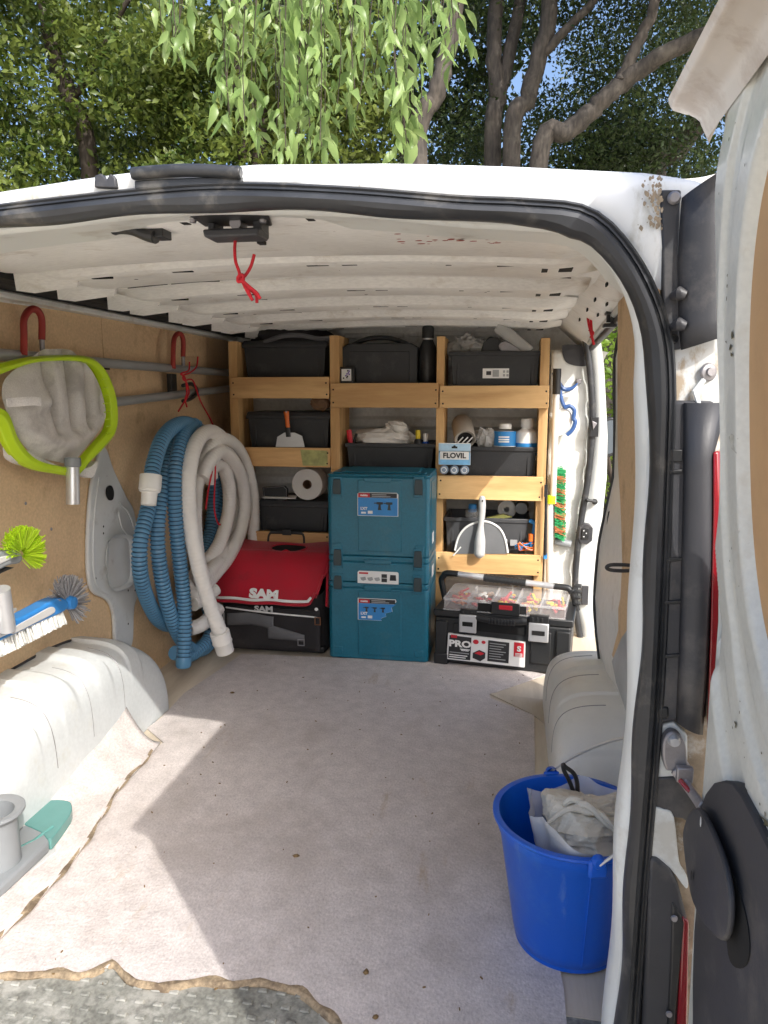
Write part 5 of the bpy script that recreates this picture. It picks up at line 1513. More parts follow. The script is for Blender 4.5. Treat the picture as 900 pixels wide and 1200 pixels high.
# red lid: profile over the top then down the front
mb = MB()
prof = [(by+.30, .30), (by+.29, .395), (by+.24, .425), (by+.12, .415), (by+.06, .39), (by+.025, .345), (by-.004, .28), (by-.022, .215)]
pc = catmull([V(0, a, b) for a, b in prof], 5)
NL = len(pc)-1
def lid(u, v):
    a = v*NL; i = min(NL-1, int(a)); p = pc[i].lerp(pc[i+1], a-i)
    xl = bx0-.006+.012*max(0, (p.z-.3)/.12); xr = bx1+.004
    if v > .5: xr -= .050*((v-.5)/.5)**1.5*1.0
    x = xl+(xr-xl)*u
    eu = min(u, 1-u)
    sag = -.012*math.sin(math.pi*u) if p.y > by+.1 else 0
    drop = .022*(1-min(1, eu/.05))**2 if v < .75 else 0
    rnd_ = .03*(1-min(1, min(u, 1-u)/.06))**2 if v > .93 else 0
    return V(x, p.y-.004*math.sin(math.pi*u)*(v > .6)+.0015*math.sin(u*22+v*8), p.z+sag-drop+rnd_+.002*math.sin(u*15+v*5)+(.018*(.5-u) if v > .55 else 0)*((v-.55)/.45)*0)
mb.grid(48, 40, lid)
lidob = build('lid', mb, M['redcloth'], bag, angle=70, solid=.009)
# side gusset in red on the right
mb = MB(); mb.prism([V(bx1-.008, by+.02, .20), V(bx1-.008, by+.28, .10), V(bx1-.008, by+.28, .38), V(bx1-.008, by+.05, .375)], (.010, 0, 0)); build('gusset', mb, M['redcloth'], bag, bevel=.004)
mb = MB(); P = [lid(u, 1)+V(0, -.006, .016) for u in np.linspace(.015, .985, 30)]; mb.tube(P, .0062, 8, flat=.5); build('piping', mb, M['white'], lidob)
mb = MB(); P = [lid(u, v)+V(0, -.004, .001) for u, v in [(.0, k/20) for k in range(8, 21)]+[(k/30, 1) for k in range(1, 30)]+[(1., 1-k/20) for k in range(13)]]; mb.tube(P, .0055, 6); build('binding', mb, M['redcloth'], lidob)
def lidpt(px, py, off=.010):
    best, bv = None, 1e9
    for i in range(60):
        for j in range(60):
            p = lid(i/59, .5+.5*j/59)
            d = p-CAM; w_ = d.dot(FWD); qx = 450+FPX*d.dot(RIGHT)/w_; qy = 600-FPX*d.dot(UP)/w_
            e = (qx-px)**2+(qy-py)**2
            if e < bv: bv, best = e, p
    return best
lp = lidpt(310, 697)
lp2 = lidpt(310, 690)
up_ = (lidpt(310, 685)-lidpt(310, 704)).normalized()
text('SAM', lidob, lp+V(.0, -.012, .004), V(1, 0, -.04), up_, .050, M['white'], bold=.0032, sx=1.28, ext=.001)
mb = MB(); k0 = lp+V(.037, -.0135, .02); 
text('SAM', bag, V(-.505, by-.029, zz(715)+.012), X, Z_, .032, M['lightgrey'], bold=.0014, sx=1.3)
mb = MB(); mb.lathe([(.0001, .004), (.007, .003), (.008, 0)], 12, V(bx1-.035, by-.018, zz(710)), (0, -1, 0)); build('stud', mb, M['white'], bag)
# hand hole and telescopic handle
mb = MB(); hc = lid(.58, .34); hcs = [lid(.58+.17*math.cos(t*math.pi/10), .40+.055*math.sin(t*math.pi/10)*1.2)+V(0, -.0045, .0055) for t in range(20)]
c = sum(hcs, Vector())/20; mb.add(hcs+[c], [(k, (k+1) % 20, 20) for k in range(20)]); build('hand_hole', mb, M['void'], lidob, recalc=True)
mb = MB(); mb.tube([p+V(0, 0, .001) for p in hcs], .005, 6, closed=True); build('binding', mb, M['redcloth'], lidob)
hy = by+.27
mb = MB(); q = [at(px, py, y=hy) for px, py in ((315, 652), (315, 632), (317, 625), (322, 624), (352, 625), (356, 627), (357, 633), (357, 652))]
mb.tube(catmull(q, 3), .011, 8); mb.box((q[3]+q[4])/2+V(0, -.004, .004), (.04, .022, .024)); build('trolley_handle', mb, M['black'], bag, bevel=.002)

# ================================================================== BLACK TOOLBOX WITH CLEAR LID
k0, k1 = at(509, 776, z=0), at(668, 793, z=0)
ku = (k1-k0).normalized(); kv = V(-ku.y, ku.x, 0); KW = (k1-k0).length; KD = .27
KM = Matrix((ku, kv, V(0, 0, 1))).transposed().to_4x4(); KM.translation = k0
def kz(px, py):   # local (u, height) on the front face
    d = RIGHT*((px-450)/FPX) - UP*((py-600)/FPX) + FWD
    t = (k0-CAM).dot(kv)/d.dot(kv); p = CAM+d*t-k0
    return p.dot(ku), p.z
box_ = thing('tool_box', tuple(k0+ku*KW/2+kv*KD/2), 'black plastic toolbox with clear organiser lid and silver bar handle', 'toolbox')
def kb(name, mb, m, parent=None, **k): return build(name, mb.xf(KM), m, parent or box_, **k)
H0 = kz(530, 715)[1]
mb = MB(); mb.box((KW/2, KD/2, .5*(H0-.03)), (KW*.97, KD*.97, H0-.03), top=(1.03, 1.03)); kb('body', mb, M['black'], bevel=.010, seg=3)
mb = MB(); mb.box((KW/2, KD/2, H0-.015), (KW*1.02, KD*1.02, .030)); kb('lid_rim', mb, M['black'], bevel=.006)
# corner pillars and panels on the front
for u0, u1 in ((.0, .055), (KW-.060, KW)):
    mb = MB(); mb.box2((u0+.004, -.010, .002), (u1-.004, .03, H0-.045)); mb.box2((u0-.0, -.014, .0), (u1+.002, .03, .045)); kb('corner', mb, M['black'], bevel=.005)
mb = MB(); mb.box2((.075, -.004, .05), (.125, .004, H0-.05)); kb('rib', mb, M['black'], bevel=.004)
mb = MB(); mb.box2((KW-.15, -.006, .04), (KW-.075, .004, H0-.055)); kb('rib', mb, M['black'], bevel=.004)
# centre grip
a, b = kz(560, 712), kz(616, 745)
mb = MB(); mb.box2((a[0], -.002, b[1]), (b[0], .01, a[1]+.02)); kb('grip_recess', mb, M['void'], bevel=.002)
mb = MB(); P = [V(a[0]-.004, -.010, (a[1]+b[1])/2+.012), V((a[0]+b[0])/2, -.022, (a[1]+b[1])/2+.006), V(b[0]+.004, -.010, (a[1]+b[1])/2+.012)]
mb.tube(catmull(P, 8), .014, 10, flat=.7); gr = kb('grip', mb, M['black'])
mb = MB()
for k in range(9): u = a[0]+.05+.012*k; mb.box((u, -.034, (a[1]+b[1])/2+.008), (.005, .006, .022))
kb('grip_rib', mb, M['bin'], gr, bevel=.001)
# metal latches
for (pa, pb) in (((539, 718), (559, 741)), ((620, 728), (643, 752))):
    a, b = kz(*pa), kz(*pb)
    mb = MB(); mb.box2((a[0], -.020, b[1]), (b[0], -.008, a[1])); l = kb('latch', mb, M['alu'], bevel=.004)
    mb = MB(); mb.box2((a[0]+.014, -.0225, (a[1]+b[1])/2-.010), (b[0]-.014, -.019, (a[1]+b[1])/2+.008)); kb('slot', mb, M['void'], l, bevel=.002)
    mb = MB(); mb.box2((a[0]+.004, -.016, a[1]), (b[0]-.002, .02, H0+.012))
    for q in range(3): mb.box2((a[0]+.01+.018*q, -.019, a[1]+.004), (a[0]+.018+.018*q, -.01, H0+.004))
    kb('hinge', mb, M['black'], l, bevel=.002)
# organiser lid
za, zb_ = H0+.004, H0+.048
ou0, ou1 = .035, KW-.025
mb = MB(); mb.box2((ou0+.004, .004, H0-.002), (ou1-.004, KD-.03, H0+.006)); tray = kb('tray', mb, mat('tray_dark', (.07, .02, .02), .5, var=.3), bevel=.002)
ndiv = 5; uw = (ou1-ou0)/ndiv
for k in range(1, ndiv):
    mb = MB(); mb.box2((ou0+uw*k-.002, .006, H0+.005), (ou0+uw*k+.002, KD-.034, H0+.040)); kb('divider', mb, M['clear'], tray)
r2 = random.Random(21)
cols = [['lred', 'yellow', 'orange'], ['lred', 'paper', 'brown'], ['lred', 'lred', 'yellow'], ['yellow', 'lred', 'orange'], ['lred', 'yellow', 'lred']]
ps = 0
for k in range(ndiv):
    for q in range(22):
        mb = MB(); L = r2.uniform(.018, .045)
        c = V(ou0+uw*(k+r2.uniform(.2, .8)), r2.uniform(.03, KD-.06), H0+.012+r2.uniform(0, .016))
        rot = Matrix.Rotation(r2.uniform(0, 6.28), 3, 'Z') @ Matrix.Rotation(r2.uniform(-.5, .5), 3, 'Y')
        mb.box(c, (L, r2.uniform(.005, .014), r2.uniform(.005, .012)), rot)
        kb('small_part', mb, M[r2.choice(cols[k])], tray, bevel=.0015)
mb = MB(); mb.box2((ou0, .0, H0+.002), (ou1, KD-.026, H0+.044), 0)
kb('clear_lid', mb, M['clear'], bevel=.006, seg=3)
# frame bands of the clear lid
mb = MB()
for k in range(ndiv+1): mb.box2((ou0+uw*k-.004, .002, H0+.0445), (ou0+uw*k+.004, KD-.03, H0+.048))
mb.box2((ou0, -.004, H0+.038), (ou1, .004, H0+.0475)); mb.box2((ou0, KD-.034, H0+.0445), (ou1, KD-.026, H0+.048)); mb.box2((ou0-.002, -.004, H0+.0), (ou1, -.001, H0+.006))
kb('lid_frame', mb, M['clear'], bevel=.001)
a, b = kz(582, 707), kz(603, 717)
mb = MB(); mb.box2((a[0]+.01, -.0075, b[1]+.006), (b[0]-.008, -.004, a[1]-.004)); kb('badge', mb, M['lred'], bevel=.002)
mb = MB(); mb.box2((a[0]-.02, -.006, b[1]-.016), (b[0]+.02, .0, a[1]+.006)); kb('lid_catch', mb, M['black'], bevel=.003)
# bar handle
hv = KD*.78
def kbh(px, py):
    d = RIGHT*((px-450)/FPX) - UP*((py-600)/FPX) + FWD
    o_ = k0+kv*hv; t = (o_-CAM).dot(kv)/d.dot(kv); p = CAM+d*t-k0
    return V(p.dot(ku), hv, p.z)
pts = [kbh(522, 671.5), kbh(536, 672.5), kbh(567, 677), kbh(615, 683), kbh(650, 687), kbh(664, 689)]
pA = pts[0]; pB = pts[-1]
mb = MB(); mb.cyl(pts[1], pts[4], .0125); bar = kb('bar', mb, M['alu'])
mb = MB()
for k in range(22): q = pts[2].lerp(pts[3], k/21); mb.cyl(q, q+(pB-pA).normalized()*.0045, .0165 if k % 2 else .0150)
mb.cyl(pts[2], pts[3], .0148); kb('bar_grip', mb, M['black'], bar)
mb = MB(); mb.tube(catmull([pts[1]+V(.004, 0, 0), pA+V(.006, 0, 0), pA+V(-.008, 0, -.014), V(pA.x-.016, hv, H0+.06), V(-.004, hv, H0-.02)], 5), .013, 10, flat=1.0)
kb('handle_arm', mb, M['black'])
mb = MB()
mb.tube(catmull([pts[4]+V(-.004, 0, 0), pB+V(.004, 0, 0), pB+V(.018, 0, -.014), V(pB.x+.022, hv, H0+.06), V(KW+.008, hv, H0-.02)], 5), .013, 10, flat=1.0)
kb('handle_arm', mb, M['black'])
for k in range(4):
    mb = MB(); mb.box((KW+.006, hv, H0+.01+.024*k), (.03, .034, .008)); kb('arm_rib', mb, M['black'], bevel=.002)
# front label
L0 = kz(526, 741); L1 = kz(616, 752); L2 = kz(615, 781); L3 = kz(524, 771)
def lab(u, v, off=-.012):
    a = V(L3[0], 0, L3[1]).lerp(V(L2[0], 0, L2[1]), u); b = V(L0[0], 0, L0[1]).lerp(V(L1[0], 0, L1[1]), u)
    p = a.lerp(b, v); return V(p.x, off, p.z)
def lq(u0, u1, v0, v1, m, parent, off, name='print'):
    mb = MB(); mb.prism([lab(u0, v0, off), lab(u1, v0, off), lab(u1, v1, off), lab(u0, v1, off)], (0, .0008, 0)); return kb(name, mb, m, parent)
mb = MB(); mb.prism([lab(0, 0), lab(1, 0), lab(1, 1), lab(0, 1)], (0, .012, 0)); lb = kb('label_plate', mb, M['label'])
lq(.02, .31, .05, .94, M['lblack'], lb, -.0132)
lq(.04, .12, .86, .97, M['lred'], lb, -.0142)
lq(.53, .80, .10, .92, M['lblack'], lb, -.0132)
for k in range(7): lq(.55, .76-.03*(k % 3), .80-.10*k, .83-.10*k, M['lgrey'], lb, -.0142)
lq(.86, .985, .40, .97, M['lred'], lb, -.0132)
def ltext(s, u, v, size, m, sx=1, bold=0):
    p = KM @ lab(u, v, -.0145)
    return text(s, lb, p, ku, Z_, size, m, sx=sx, bold=bold, ext=.0003)
ltext('PRO', .165, .64, .036, M['label'], 1.28, .0016)
ltext('SERIES', .235, .42, .009, M['label'], 1.2, .0004)
lq(.17, .30, .44, .47, M['label'], lb, -.0142)
for k, v in enumerate((.30, .20, .12)): lq(.035, .29-.02*k, v-.02, v+.015, M['label'] if k else M['lgrey'], lb, -.0142)
ltext('S', .925, .72, .028, M['label'], 1.2, .0012)
for k in range(3): lq(.88, .97, .52-.05*k, .545-.05*k, M['label'], lb, -.0142)
mb = MB()
for u, v, r_ in ((.37, .80, .07), (.47, .82, .05)):
    mb.prism([lab(u+r_*.55*math.cos(t*.7), v+r_*1.3*math.sin(t*.7), -.0142) for t in range(9)], (0, .0008, 0))
kb('picture', mb, M['lred'], lb)
mb = MB(); mb.prism([lab(.34, .16, -.0142), lab(.44, .06, -.0142), lab(.50, .2, -.0142), lab(.50, .42, -.0142), lab(.42, .5, -.0142), lab(.34, .36, -.0142)], (0, .0008, 0)); kb('picture', mb, M['lblack'], lb)
mb = MB(); mb.prism([lab(.36, .36, -.0148), lab(.44, .30, -.0148), lab(.49, .38, -.0148), lab(.42, .45, -.0148)], (0, .0008, 0)); kb('picture', mb, M['lred'], lb)

# ================================================================== BLUE BUCKET
bc = V(.616, .342, 0)
bk = thing('bucket', tuple(bc), 'blue plastic bucket holding a sack of cream cloth by the door frame', 'bucket')
BH, RB, RT = .264, .105, .149
mb = MB()
mb.lathe([(.0001, .004), (RB-.006, .004), (RB, .010), (RB+.004, .03), (RT-.010, BH-.035), (RT-.006, BH-.030), (RT-.005, BH-.012), (RT, BH-.010), (RT+.004, BH-.006), (RT+.004, BH-.001), (RT, BH), (RT-.008, BH-.001), (RT-.011, BH-.014), (RB+.001, .028), (RB-.006, .010), (.0001, .009)], 72, bc)
build('shell', mb, M['bucket'], bk, angle=40)
mb = MB(); mb.lathe([(RB-.004, 0), (RB-.002, 0), (RB-.002, .008), (RB-.004, .008)], 48, bc); build('foot_ring', mb, M['bucket'], bk)
ea, eb = at(675, 1004, y=bc.y-.148), None
for s, ang in ((1, -1.36), (-1, 1.78)):
    d = V(math.cos(ang), math.sin(ang), 0)
    p = bc+d*(RT+.002)+V(0, 0, BH-.006)
    mb = MB(); rot = Matrix.Rotation(ang, 3, 'Z')
    mb.box(p+d*.004+V(0, 0, -.008), (.010, .034, .034), rot); ear = build('ear', mb, M['bucket'], bk, bevel=.005, seg=3)
    mb = MB(); mb.lathe([(.0001, .014), (.009, .014), (.012, .010), (.012, 0)], 14, p+V(0, 0, .006), d); build('boss', mb, M['bucket'], ear)
    if s == 1: ea = p+d*.012+V(0, 0, .004)
    else: eb = p+d*.012+V(0, 0, .004)
# seam rib below the near ear
ang = -1.40
mb = MB(); d = V(math.cos(ang), math.sin(ang), 0)
mb.tube([bc+d*(RB+.004)+V(0, 0, .02), bc+d*(RT-.009)+V(0, 0, BH-.035)], .0016, 6); build('seam', mb, M['bucket'], bk)
# wire bail, fallen to the right
mb = MB()
top_ = V(.80, .33, .385)
N = 26; pts = []
for k in range(N+1):
    t = k/N; a = math.pi*t
    base = ea.lerp(eb, (1-math.cos(a))/2)
    out = V(.165*math.sin(a), 0, .150*math.sin(a))
    pts.append(base+out)
mb.tube([ea+V(-.004, .004, .006)]+pts, .0028, 8); build('wire_handle', mb, M['alu'], bk)
# sack and cloth inside
sk = MB()
sc_ = bc+V(.028, -.005, 0)
def sack(u, v):
    a = 2*math.pi*u
    r_ = (.058+.050*min(1, v*1.3))*(1+.10*math.sin(3*a+1)+.06*math.sin(7*a+v*3)+.035*math.sin(13*a))
    z = .06+.215*v+.014*math.sin(2*a+.5)*v+.012*math.sin(5*a)*v
    r_ += .012*max(0, v-.8)/.2
    return sc_+V(r_*math.cos(a), r_*math.sin(a), z)
sk.grid(72, 16, sack)
o = build('plastic_sack', sk, M['sack'], None, angle=80); tag(o, 'translucent plastic sack opened inside the blue bucket', 'plastic sack')
def rag(name, c, sx, sy, sz, label, seed):
    o = lump(name, c, sx, sy, sz, M['cloth'], seed=seed, amp=.30, fold=4.6, n=80); tag(o, label, 'cloth'); return o
rag('cloth', bc+V(.020, .0, .235), .085, .078, .060, 'bundled cream cloth filling the sack in the blue bucket', 3)
rag('cloth', bc+V(.060, .035, .250), .05, .042, .034, 'smaller folded cream rag at the back of the bucket bundle', 17)
mb = MB()
for k in range(3):
    pts = []
    for j in range(9):
        t = j/8; a = .5+k*.35
        pts.append(bc+V(-.05+.13*t+.01*math.sin(t*5+k), -.055+.024*k+.018*math.sin(t*3+k*1.7), .268+.030*math.sin(math.pi*t)+.008*math.sin(t*9+k*2)))
    mb.tube(catmull(pts, 3), [.0075*(.4+.6*math.sin(math.pi*min(1, max(0.05, i/24)))) for i in range(25)], 8)
o = build('cloth_fold', mb, M['cloth']); tag(o, 'twisted cream cloth folds lying on top of the bucket bundle', 'cloth')
# black strap loop standing in the bucket
mb = MB(); q = [at(px, py, y=bc.y+.07) for px, py in ((672, 928), (667, 915), (661, 903), (660, 896), (663, 899), (672, 906), (676, 916), (677, 930))]
mb.tube(catmull(q, 5), .0045, 8); o = build('strap_loop', mb, M['black']); tag(o, 'thin black strap loop sticking up from the bucket', 'strap')

# ================================================================== LEFT WALL: POLES, HOOKS, CORDS
XW = -.815
p1a, p1b = at(-80, 409, x=XW), at(268, 437, x=XW)
mb = MB(); mb.cyl(p1a, p1b, .0155); o = build('pole', mb, M['greypole']); tag(o, 'upper grey pole hung along the hardboard wall', 'pole')
p2a, p2b = at(-60, 494, x=XW), at(272, 455, x=XW)
mb = MB(); mb.cyl(p2a, p2b, .0155); o = build('pole', mb, M['greypole']); tag(o, 'lower grey pole running behind the yellow-green net', 'pole')
def hook(pts, x, label):
    mb = MB(); q = [at(px, py, x=x) for px, py in pts]
    mb.tube(catmull(q, 6), .0095, 10); h = build('wall_hook', mb, M['redrubber']); tag(h, label, 'hook', 'red wall hooks')
    e = q[-1]; mb = MB(); mb.cyl(e, e+V(0, 0, -.035), .007); build('hook_end', mb, M['steel'], h)
hook([(28, 416), (28, 392), (28, 375), (33, 365), (39, 362), (45, 365), (49, 375), (49, 398)], -.80, 'red hook above the green rimmed net')
hook([(203, 432), (203, 412), (204, 398), (207, 392), (210.5, 391), (213.5, 394), (215, 402), (214.5, 418)], -.80, 'red hook above the coiled hoses')
# black clip on the lower pole
mb = MB(); c = at(213, 458, x=-.80); mb.box(c+V(-.03, -.02, .02), (.02, .05, .09)); q = [at(px, py, x=-.79) for px, py in ((214, 470), (222, 468), (230, 462), (230, 455), (224, 450), (214, 452))]; mb.tube(catmull(q, 5), .008, 8)
o = build('pole_clip', mb, M['black'], bevel=.003); tag(o, 'black clip holding the lower pole to the wall', 'clip')
def cord(paths, r, label, name='red_cord', mm='cord'):
    mb = MB()
    for q in paths: mb.tube(catmull(q, 6), r, 7)
    o = build(name, mb, M[mm]); tag(o, label, 'cord'); return o
XC = -.76
cord([[at(px, py, x=XC) for px, py in ((232, 418), (230, 430), (222, 437), (215, 440), (216, 446), (226, 446), (235, 470), (247, 492), (253, 508))],
      [at(px, py, x=XC) for px, py in ((222, 424), (221, 434), (212, 438), (217, 443), (219, 460), (217, 468), (219, 477))],
      [at(px, py, x=XC) for px, py in ((213, 438), (220, 452), (221, 462), (214, 474), (209, 482))],
      [at(px, py, x=-.66) for px, py in ((253, 508), (254, 520), (253, 530))],
      [at(px, py, x=-.64) for px, py in ((253, 528), (249, 550), (244, 575), (241, 597))],
      [at(px, py, x=-.64) for px, py in ((253, 528), (252, 560), (251, 595), (255, 612), (258, 615))]], .0032, 'knotted red cord tying the hoses to the wall hook')

# ------------------------------------------------------------------ hoses
def hose_tube(mb, pts, r, corr=True, step=.0037, mi=0):
    P = resample(catmull(pts, 10), step)
    rad = [r*(1.0 if i % 4 in (0, 1) else (.86 if corr else .965)) for i in range(len(P))]
    mb.tube(P, rad, 14, mi=mi, mif=(lambda i: 1 if i % 4 == 2 else 0) if corr else None)
bh = thing('hose', (-.70, 1.75, 0), 'coil of blue ribbed hose hung on the left wall with a white end cuff', 'hose')
def hp_(l): return [at(px, py, x=x) for px, py, x in l]
mb = MB()
hose_tube(mb, hp_([(176, 572, -.70), (180, 545, -.71), (190, 515, -.72), (205, 499, -.73), (222, 497, -.75), (238, 510, -.78), (247, 540, -.79), (250, 580, -.79), (246, 625, -.79), (236, 660, -.78)]), .0275)
hose_tube(mb, hp_([(236, 660, -.78), (222, 700, -.78), (205, 730, -.79), (188, 728, -.79), (174, 706, -.78), (165, 675, -.76), (164, 640, -.75), (171, 606, -.75), (184, 560, -.76), (200, 520, -.77), (216, 500, -.77)]), .0275)
hose_tube(mb, hp_([(216, 500, -.77), (236, 505, -.79), (254, 535, -.80), (256, 575, -.80), (248, 625, -.80), (236, 665, -.79), (240, 700, -.76), (250, 735, -.74), (243, 757, -.73), (226, 762, -.73), (210, 745, -.73), (198, 715, -.73), (190, 680, -.73), (185, 640, -.73), (186, 600, -.73), (192, 560, -.73), (202, 525, -.74), (215, 503, -.745)]), .0275)
hose_tube(mb, hp_([(215, 503, -.745), (228, 498, -.74), (236, 510, -.73), (240, 530, -.76)]), .0275)
hose_tube(mb, hp_([(226, 500, -.735), (213, 515, -.705), (205, 560, -.69), (206, 610, -.69), (211, 660, -.69), (216, 710, -.69), (216, 750, -.69), (215, 776, -.69)]), .0275)
hose_tube(mb, hp_([(205, 765, -.74), (222, 768, -.73), (240, 755, -.71), (247, 742, -.70)]), .0275)
build('tube', mb, [M['bluehose'], M['hosegroove']], bh, angle=80)
cu = hp_([(177, 556, -.695), (176, 574, -.695), (174, 592, -.695)])
d = (cu[2]-cu[0]).normalized(); Lc = (cu[2]-cu[0]).length
mb = MB(); mb.lathe([(.0275, 0), (.034, .001), (.036, .004), (.036, Lc*.50), (.034, Lc*.52), (.034, Lc*.56), (.026, Lc*.60), (.025, Lc), (.021, Lc), (.021, Lc*.8), (.0001, Lc*.8)], 24, cu[0], d); build('cuff', mb, M['white'], bh)
mb = MB(); e = hp_([(215, 770, -.69), (215, 782, -.69)]); mb.lathe([(.027, 0), (.0285, .004), (.0285, (e[1]-e[0]).length*.8), (.024, (e[1]-e[0]).length), (.0001, (e[1]-e[0]).length)], 18, e[0], e[1]-e[0]); build('cuff', mb, M['bluehose'], bh)

wh = thing('hose', (-.62, 1.80, 0), 'coil of white pool hose hanging in front of the blue hose', 'hose')
mb = MB()
hose_tube(mb, hp_([(262, 752, -.565), (253, 728, -.585), (243, 700, -.61), (233, 665, -.63), (225, 625, -.645), (221, 585, -.65), (222, 550, -.65), (230, 519, -.655), (244, 506, -.665), (258, 512, -.68), (268, 530, -.70), (276, 560, -.71), (279, 595, -.71), (275, 630, -.70)]), .0285, corr=False)
hose_tube(mb, hp_([(275, 630, -.70), (262, 650, -.69), (247, 668, -.68), (237, 672, -.69), (230, 640, -.70), (228, 600, -.70), (231, 565, -.69), (243, 530, -.68), (258, 515, -.67), (275, 522, -.66), (288, 545, -.655), (296, 580, -.65), (297, 620, -.65), (296, 650, -.65), (290, 690, -.66)]), .0285, corr=False)
hose_tube(mb, hp_([(236, 560, -.67), (247, 538, -.655), (260, 529, -.65), (273, 540, -.65), (284, 565, -.655), (287, 595, -.66), (281, 625, -.665), (268, 652, -.67), (252, 672, -.675), (238, 688, -.68), (228, 696, -.70), (214, 680, -.76), (208, 650, -.78)]), .0285, corr=False)
hose_tube(mb, hp_([(238, 560, -.70), (252, 545, -.69), (262, 548, -.685), (268, 570, -.685), (268, 600, -.69), (258, 635, -.70), (245, 655, -.715), (230, 672, -.75), (216, 690, -.80)]), .0285, corr=False)
hose_tube(mb, hp_([(222, 737, -.72), (236, 732, -.69), (248, 722, -.67), (256, 712, -.66)]), .0285, corr=False)
hose_tube(mb, hp_([(226, 708, -.70), (240, 700, -.68), (252, 690, -.66)]), .0285, corr=False)
build('tube', mb, M['whitehose'], wh, angle=80)
ce = hp_([(257, 740, -.575), (264, 764, -.562)]); d = (ce[1]-ce[0]).normalized(); Lc = (ce[1]-ce[0]).length
mb = MB(); mb.lathe([(.0285, 0), (.036, .001), (.037, .004), (.036, Lc*.45), (.038, Lc*.50), (.0345, Lc*.6), (.033, Lc), (.028, Lc), (.028, Lc*.8), (.0001, Lc*.8)], 24, ce[0], d); build('cuff', mb, M['whitehose'], wh)
cw = hp_([(240, 566, -.70), (247, 560, -.70)])
mb = MB(); c = at(247, 568, x=-.72); mb.lathe([(.018, 0), (.020, .02), (.030, .026), (.030, .05), (.0001, .05)], 18, c, (0, 0, 1)); build('cuff', mb, M['white'], wh)

# ------------------------------------------------------------------ leaf net on the wall
XN = -.775
fo = [(-42, 470), (-36, 448), (-14, 430), (12, 421), (40, 418), (75, 417), (100, 418), (116, 426), (127, 441), (135, 465), (137, 488), (134, 508), (124, 522), (108, 535), (92, 546), (86, 548), (70, 546), (45, 543), (25, 534), (10, 518), (0, 500), (-20, 490)]
fi = [(-28, 470), (-22, 455), (-6, 441), (16, 430), (40, 427), (75, 426), (96, 427), (108, 433), (116, 446), (122, 466), (124, 485), (122, 500), (115, 511), (102, 521), (90, 529), (82, 532), (70, 533), (48, 531), (34, 524), (20, 508), (8, 490), (-10, 482)]
# the visible frame sits a little lower-left on its near side
fo = [(-60, 470), (-48, 448), (-20, 432), (10, 424), (40, 418), (75, 416), (103, 418), (117, 426), (128, 441), (136, 465), (138, 490), (135, 508), (124, 523), (106, 541), (93, 556), (86, 558), (66, 555), (40, 550), (22, 540), (8, 522), (-4, 497), (-30, 485)]
fi = [(-40, 470), (-30, 455), (-6, 445), (16, 435), (40, 427), (75, 425), (96, 427), (108, 434), (115, 447), (122, 468), (124, 488), (121, 502), (113, 512), (100, 528), (90, 543), (84, 545), (68, 543), (46, 537), (32, 526), (20, 508), (8, 478), (-14, 472)]
N1 = 160
FO = resample(catmull([at(a, b, x=XN) for a, b in fo], 8, True), 1.0, True)
def loopn(l, x):
    P = catmull([at(a, b, x=x) for a, b in l], 8, True); return P
FO, FI = loopn(fo, XN), loopn(fi, XN)
FI = [a.lerp(b, .74) for a, b in zip(FO, FI)]
n = len(FO)
nett = thing('leaf_net', tuple(V(XN, 1.0, at(85, 590, x=XN).z)), 'pool leaf net with bright yellow-green rim and grey bag on the wall', 'leaf net')
mb = MB(); vs = []
for a, b in zip(FO, FI):
    m_ = a.lerp(b, .45)
    vs += [a+V(-.016, 0, 0), a+V(.0, 0, 0), m_+V(.014, 0, 0), b+V(.010, 0, 0), b+V(-.016, 0, 0)]
fs = [(i*5+k, i*5+(k+1) % 5, ((i+1) % n)*5+(k+1) % 5, ((i+1) % n)*5+k) for i in range(n) for k in range(5)]
mb.add(vs, fs); fr1 = build('rim', mb, M['lime'], nett, angle=30, recalc=True, bevel=.003)
for py in (445, 455, 464, 473, 483, 492, 500, 508):
    mb = MB(); a = at(118+(py-440)*.1, py, x=XN+.013); b = at(125+(py-440)*.08, py-1, x=XN+.013); mb.tube([a, b], .0018, 6); build('slit', mb, M['feltedge'] if False else M['lime'], fr1)
# bag: outline inside rim but bulging forward and rising over the top
bo = [(6, 470), (6, 450), (14, 438), (30, 426), (50, 411), (62, 409), (84, 410), (94, 418), (106, 430), (117, 448), (124, 470), (126, 488), (120, 502), (112, 513), (98, 530), (86, 543), (68, 541), (46, 535), (32, 524), (20, 506)]
BO = loopn(bo, XN); nb = len(BO); cc = at(66, 478, x=XN)
mb = MB(); rows = 56
def bagpt(i, t):
    p = BO[i % nb]; q = cc.lerp(p, t)
    a = 2*math.pi*i/nb
    dy, dz = q.y-cc.y, q.z-cc.z
    bul = .030*(1-t**2.2)
    # vertical pleats fanning from the top, horizontal sag near the foot
    fan = dy*(1+1.6*max(0, .16-dz))
    edge = 1-t**7
    # a few broad pleats with sharp ridges, falling from the top; pockets at the left; a sagging hem below
    w1 = (.5+.5*math.cos(6.2832*(fan*8.5+.30)))**2.2
    lowf = max(0, min(1, (dz+.075)/.05))
    lf = max(0, min(1, (-dy-.03)/.04))
    ple = -.050*w1*edge*lowf*(1-lf)
    sag = .040*math.exp(-((dz+.100-1.1*dy*dy)/.030)**2)*edge
    left = (.022*math.exp(-((dz-.035-.3*dy)/.030)**2)+.022*math.exp(-((dz+.055)/.035)**2)-.012*math.exp(-((dz-.005-.2*dy)/.016)**2))*lf*edge
    return V(q.x-.006+bul*.8+ple+sag*.6+left*.7+.002*math.sin(dy*70+dz*30)*edge, q.y, q.z)
vs = [bagpt(i, j/rows) for j in range(rows+1) for i in range(nb)]
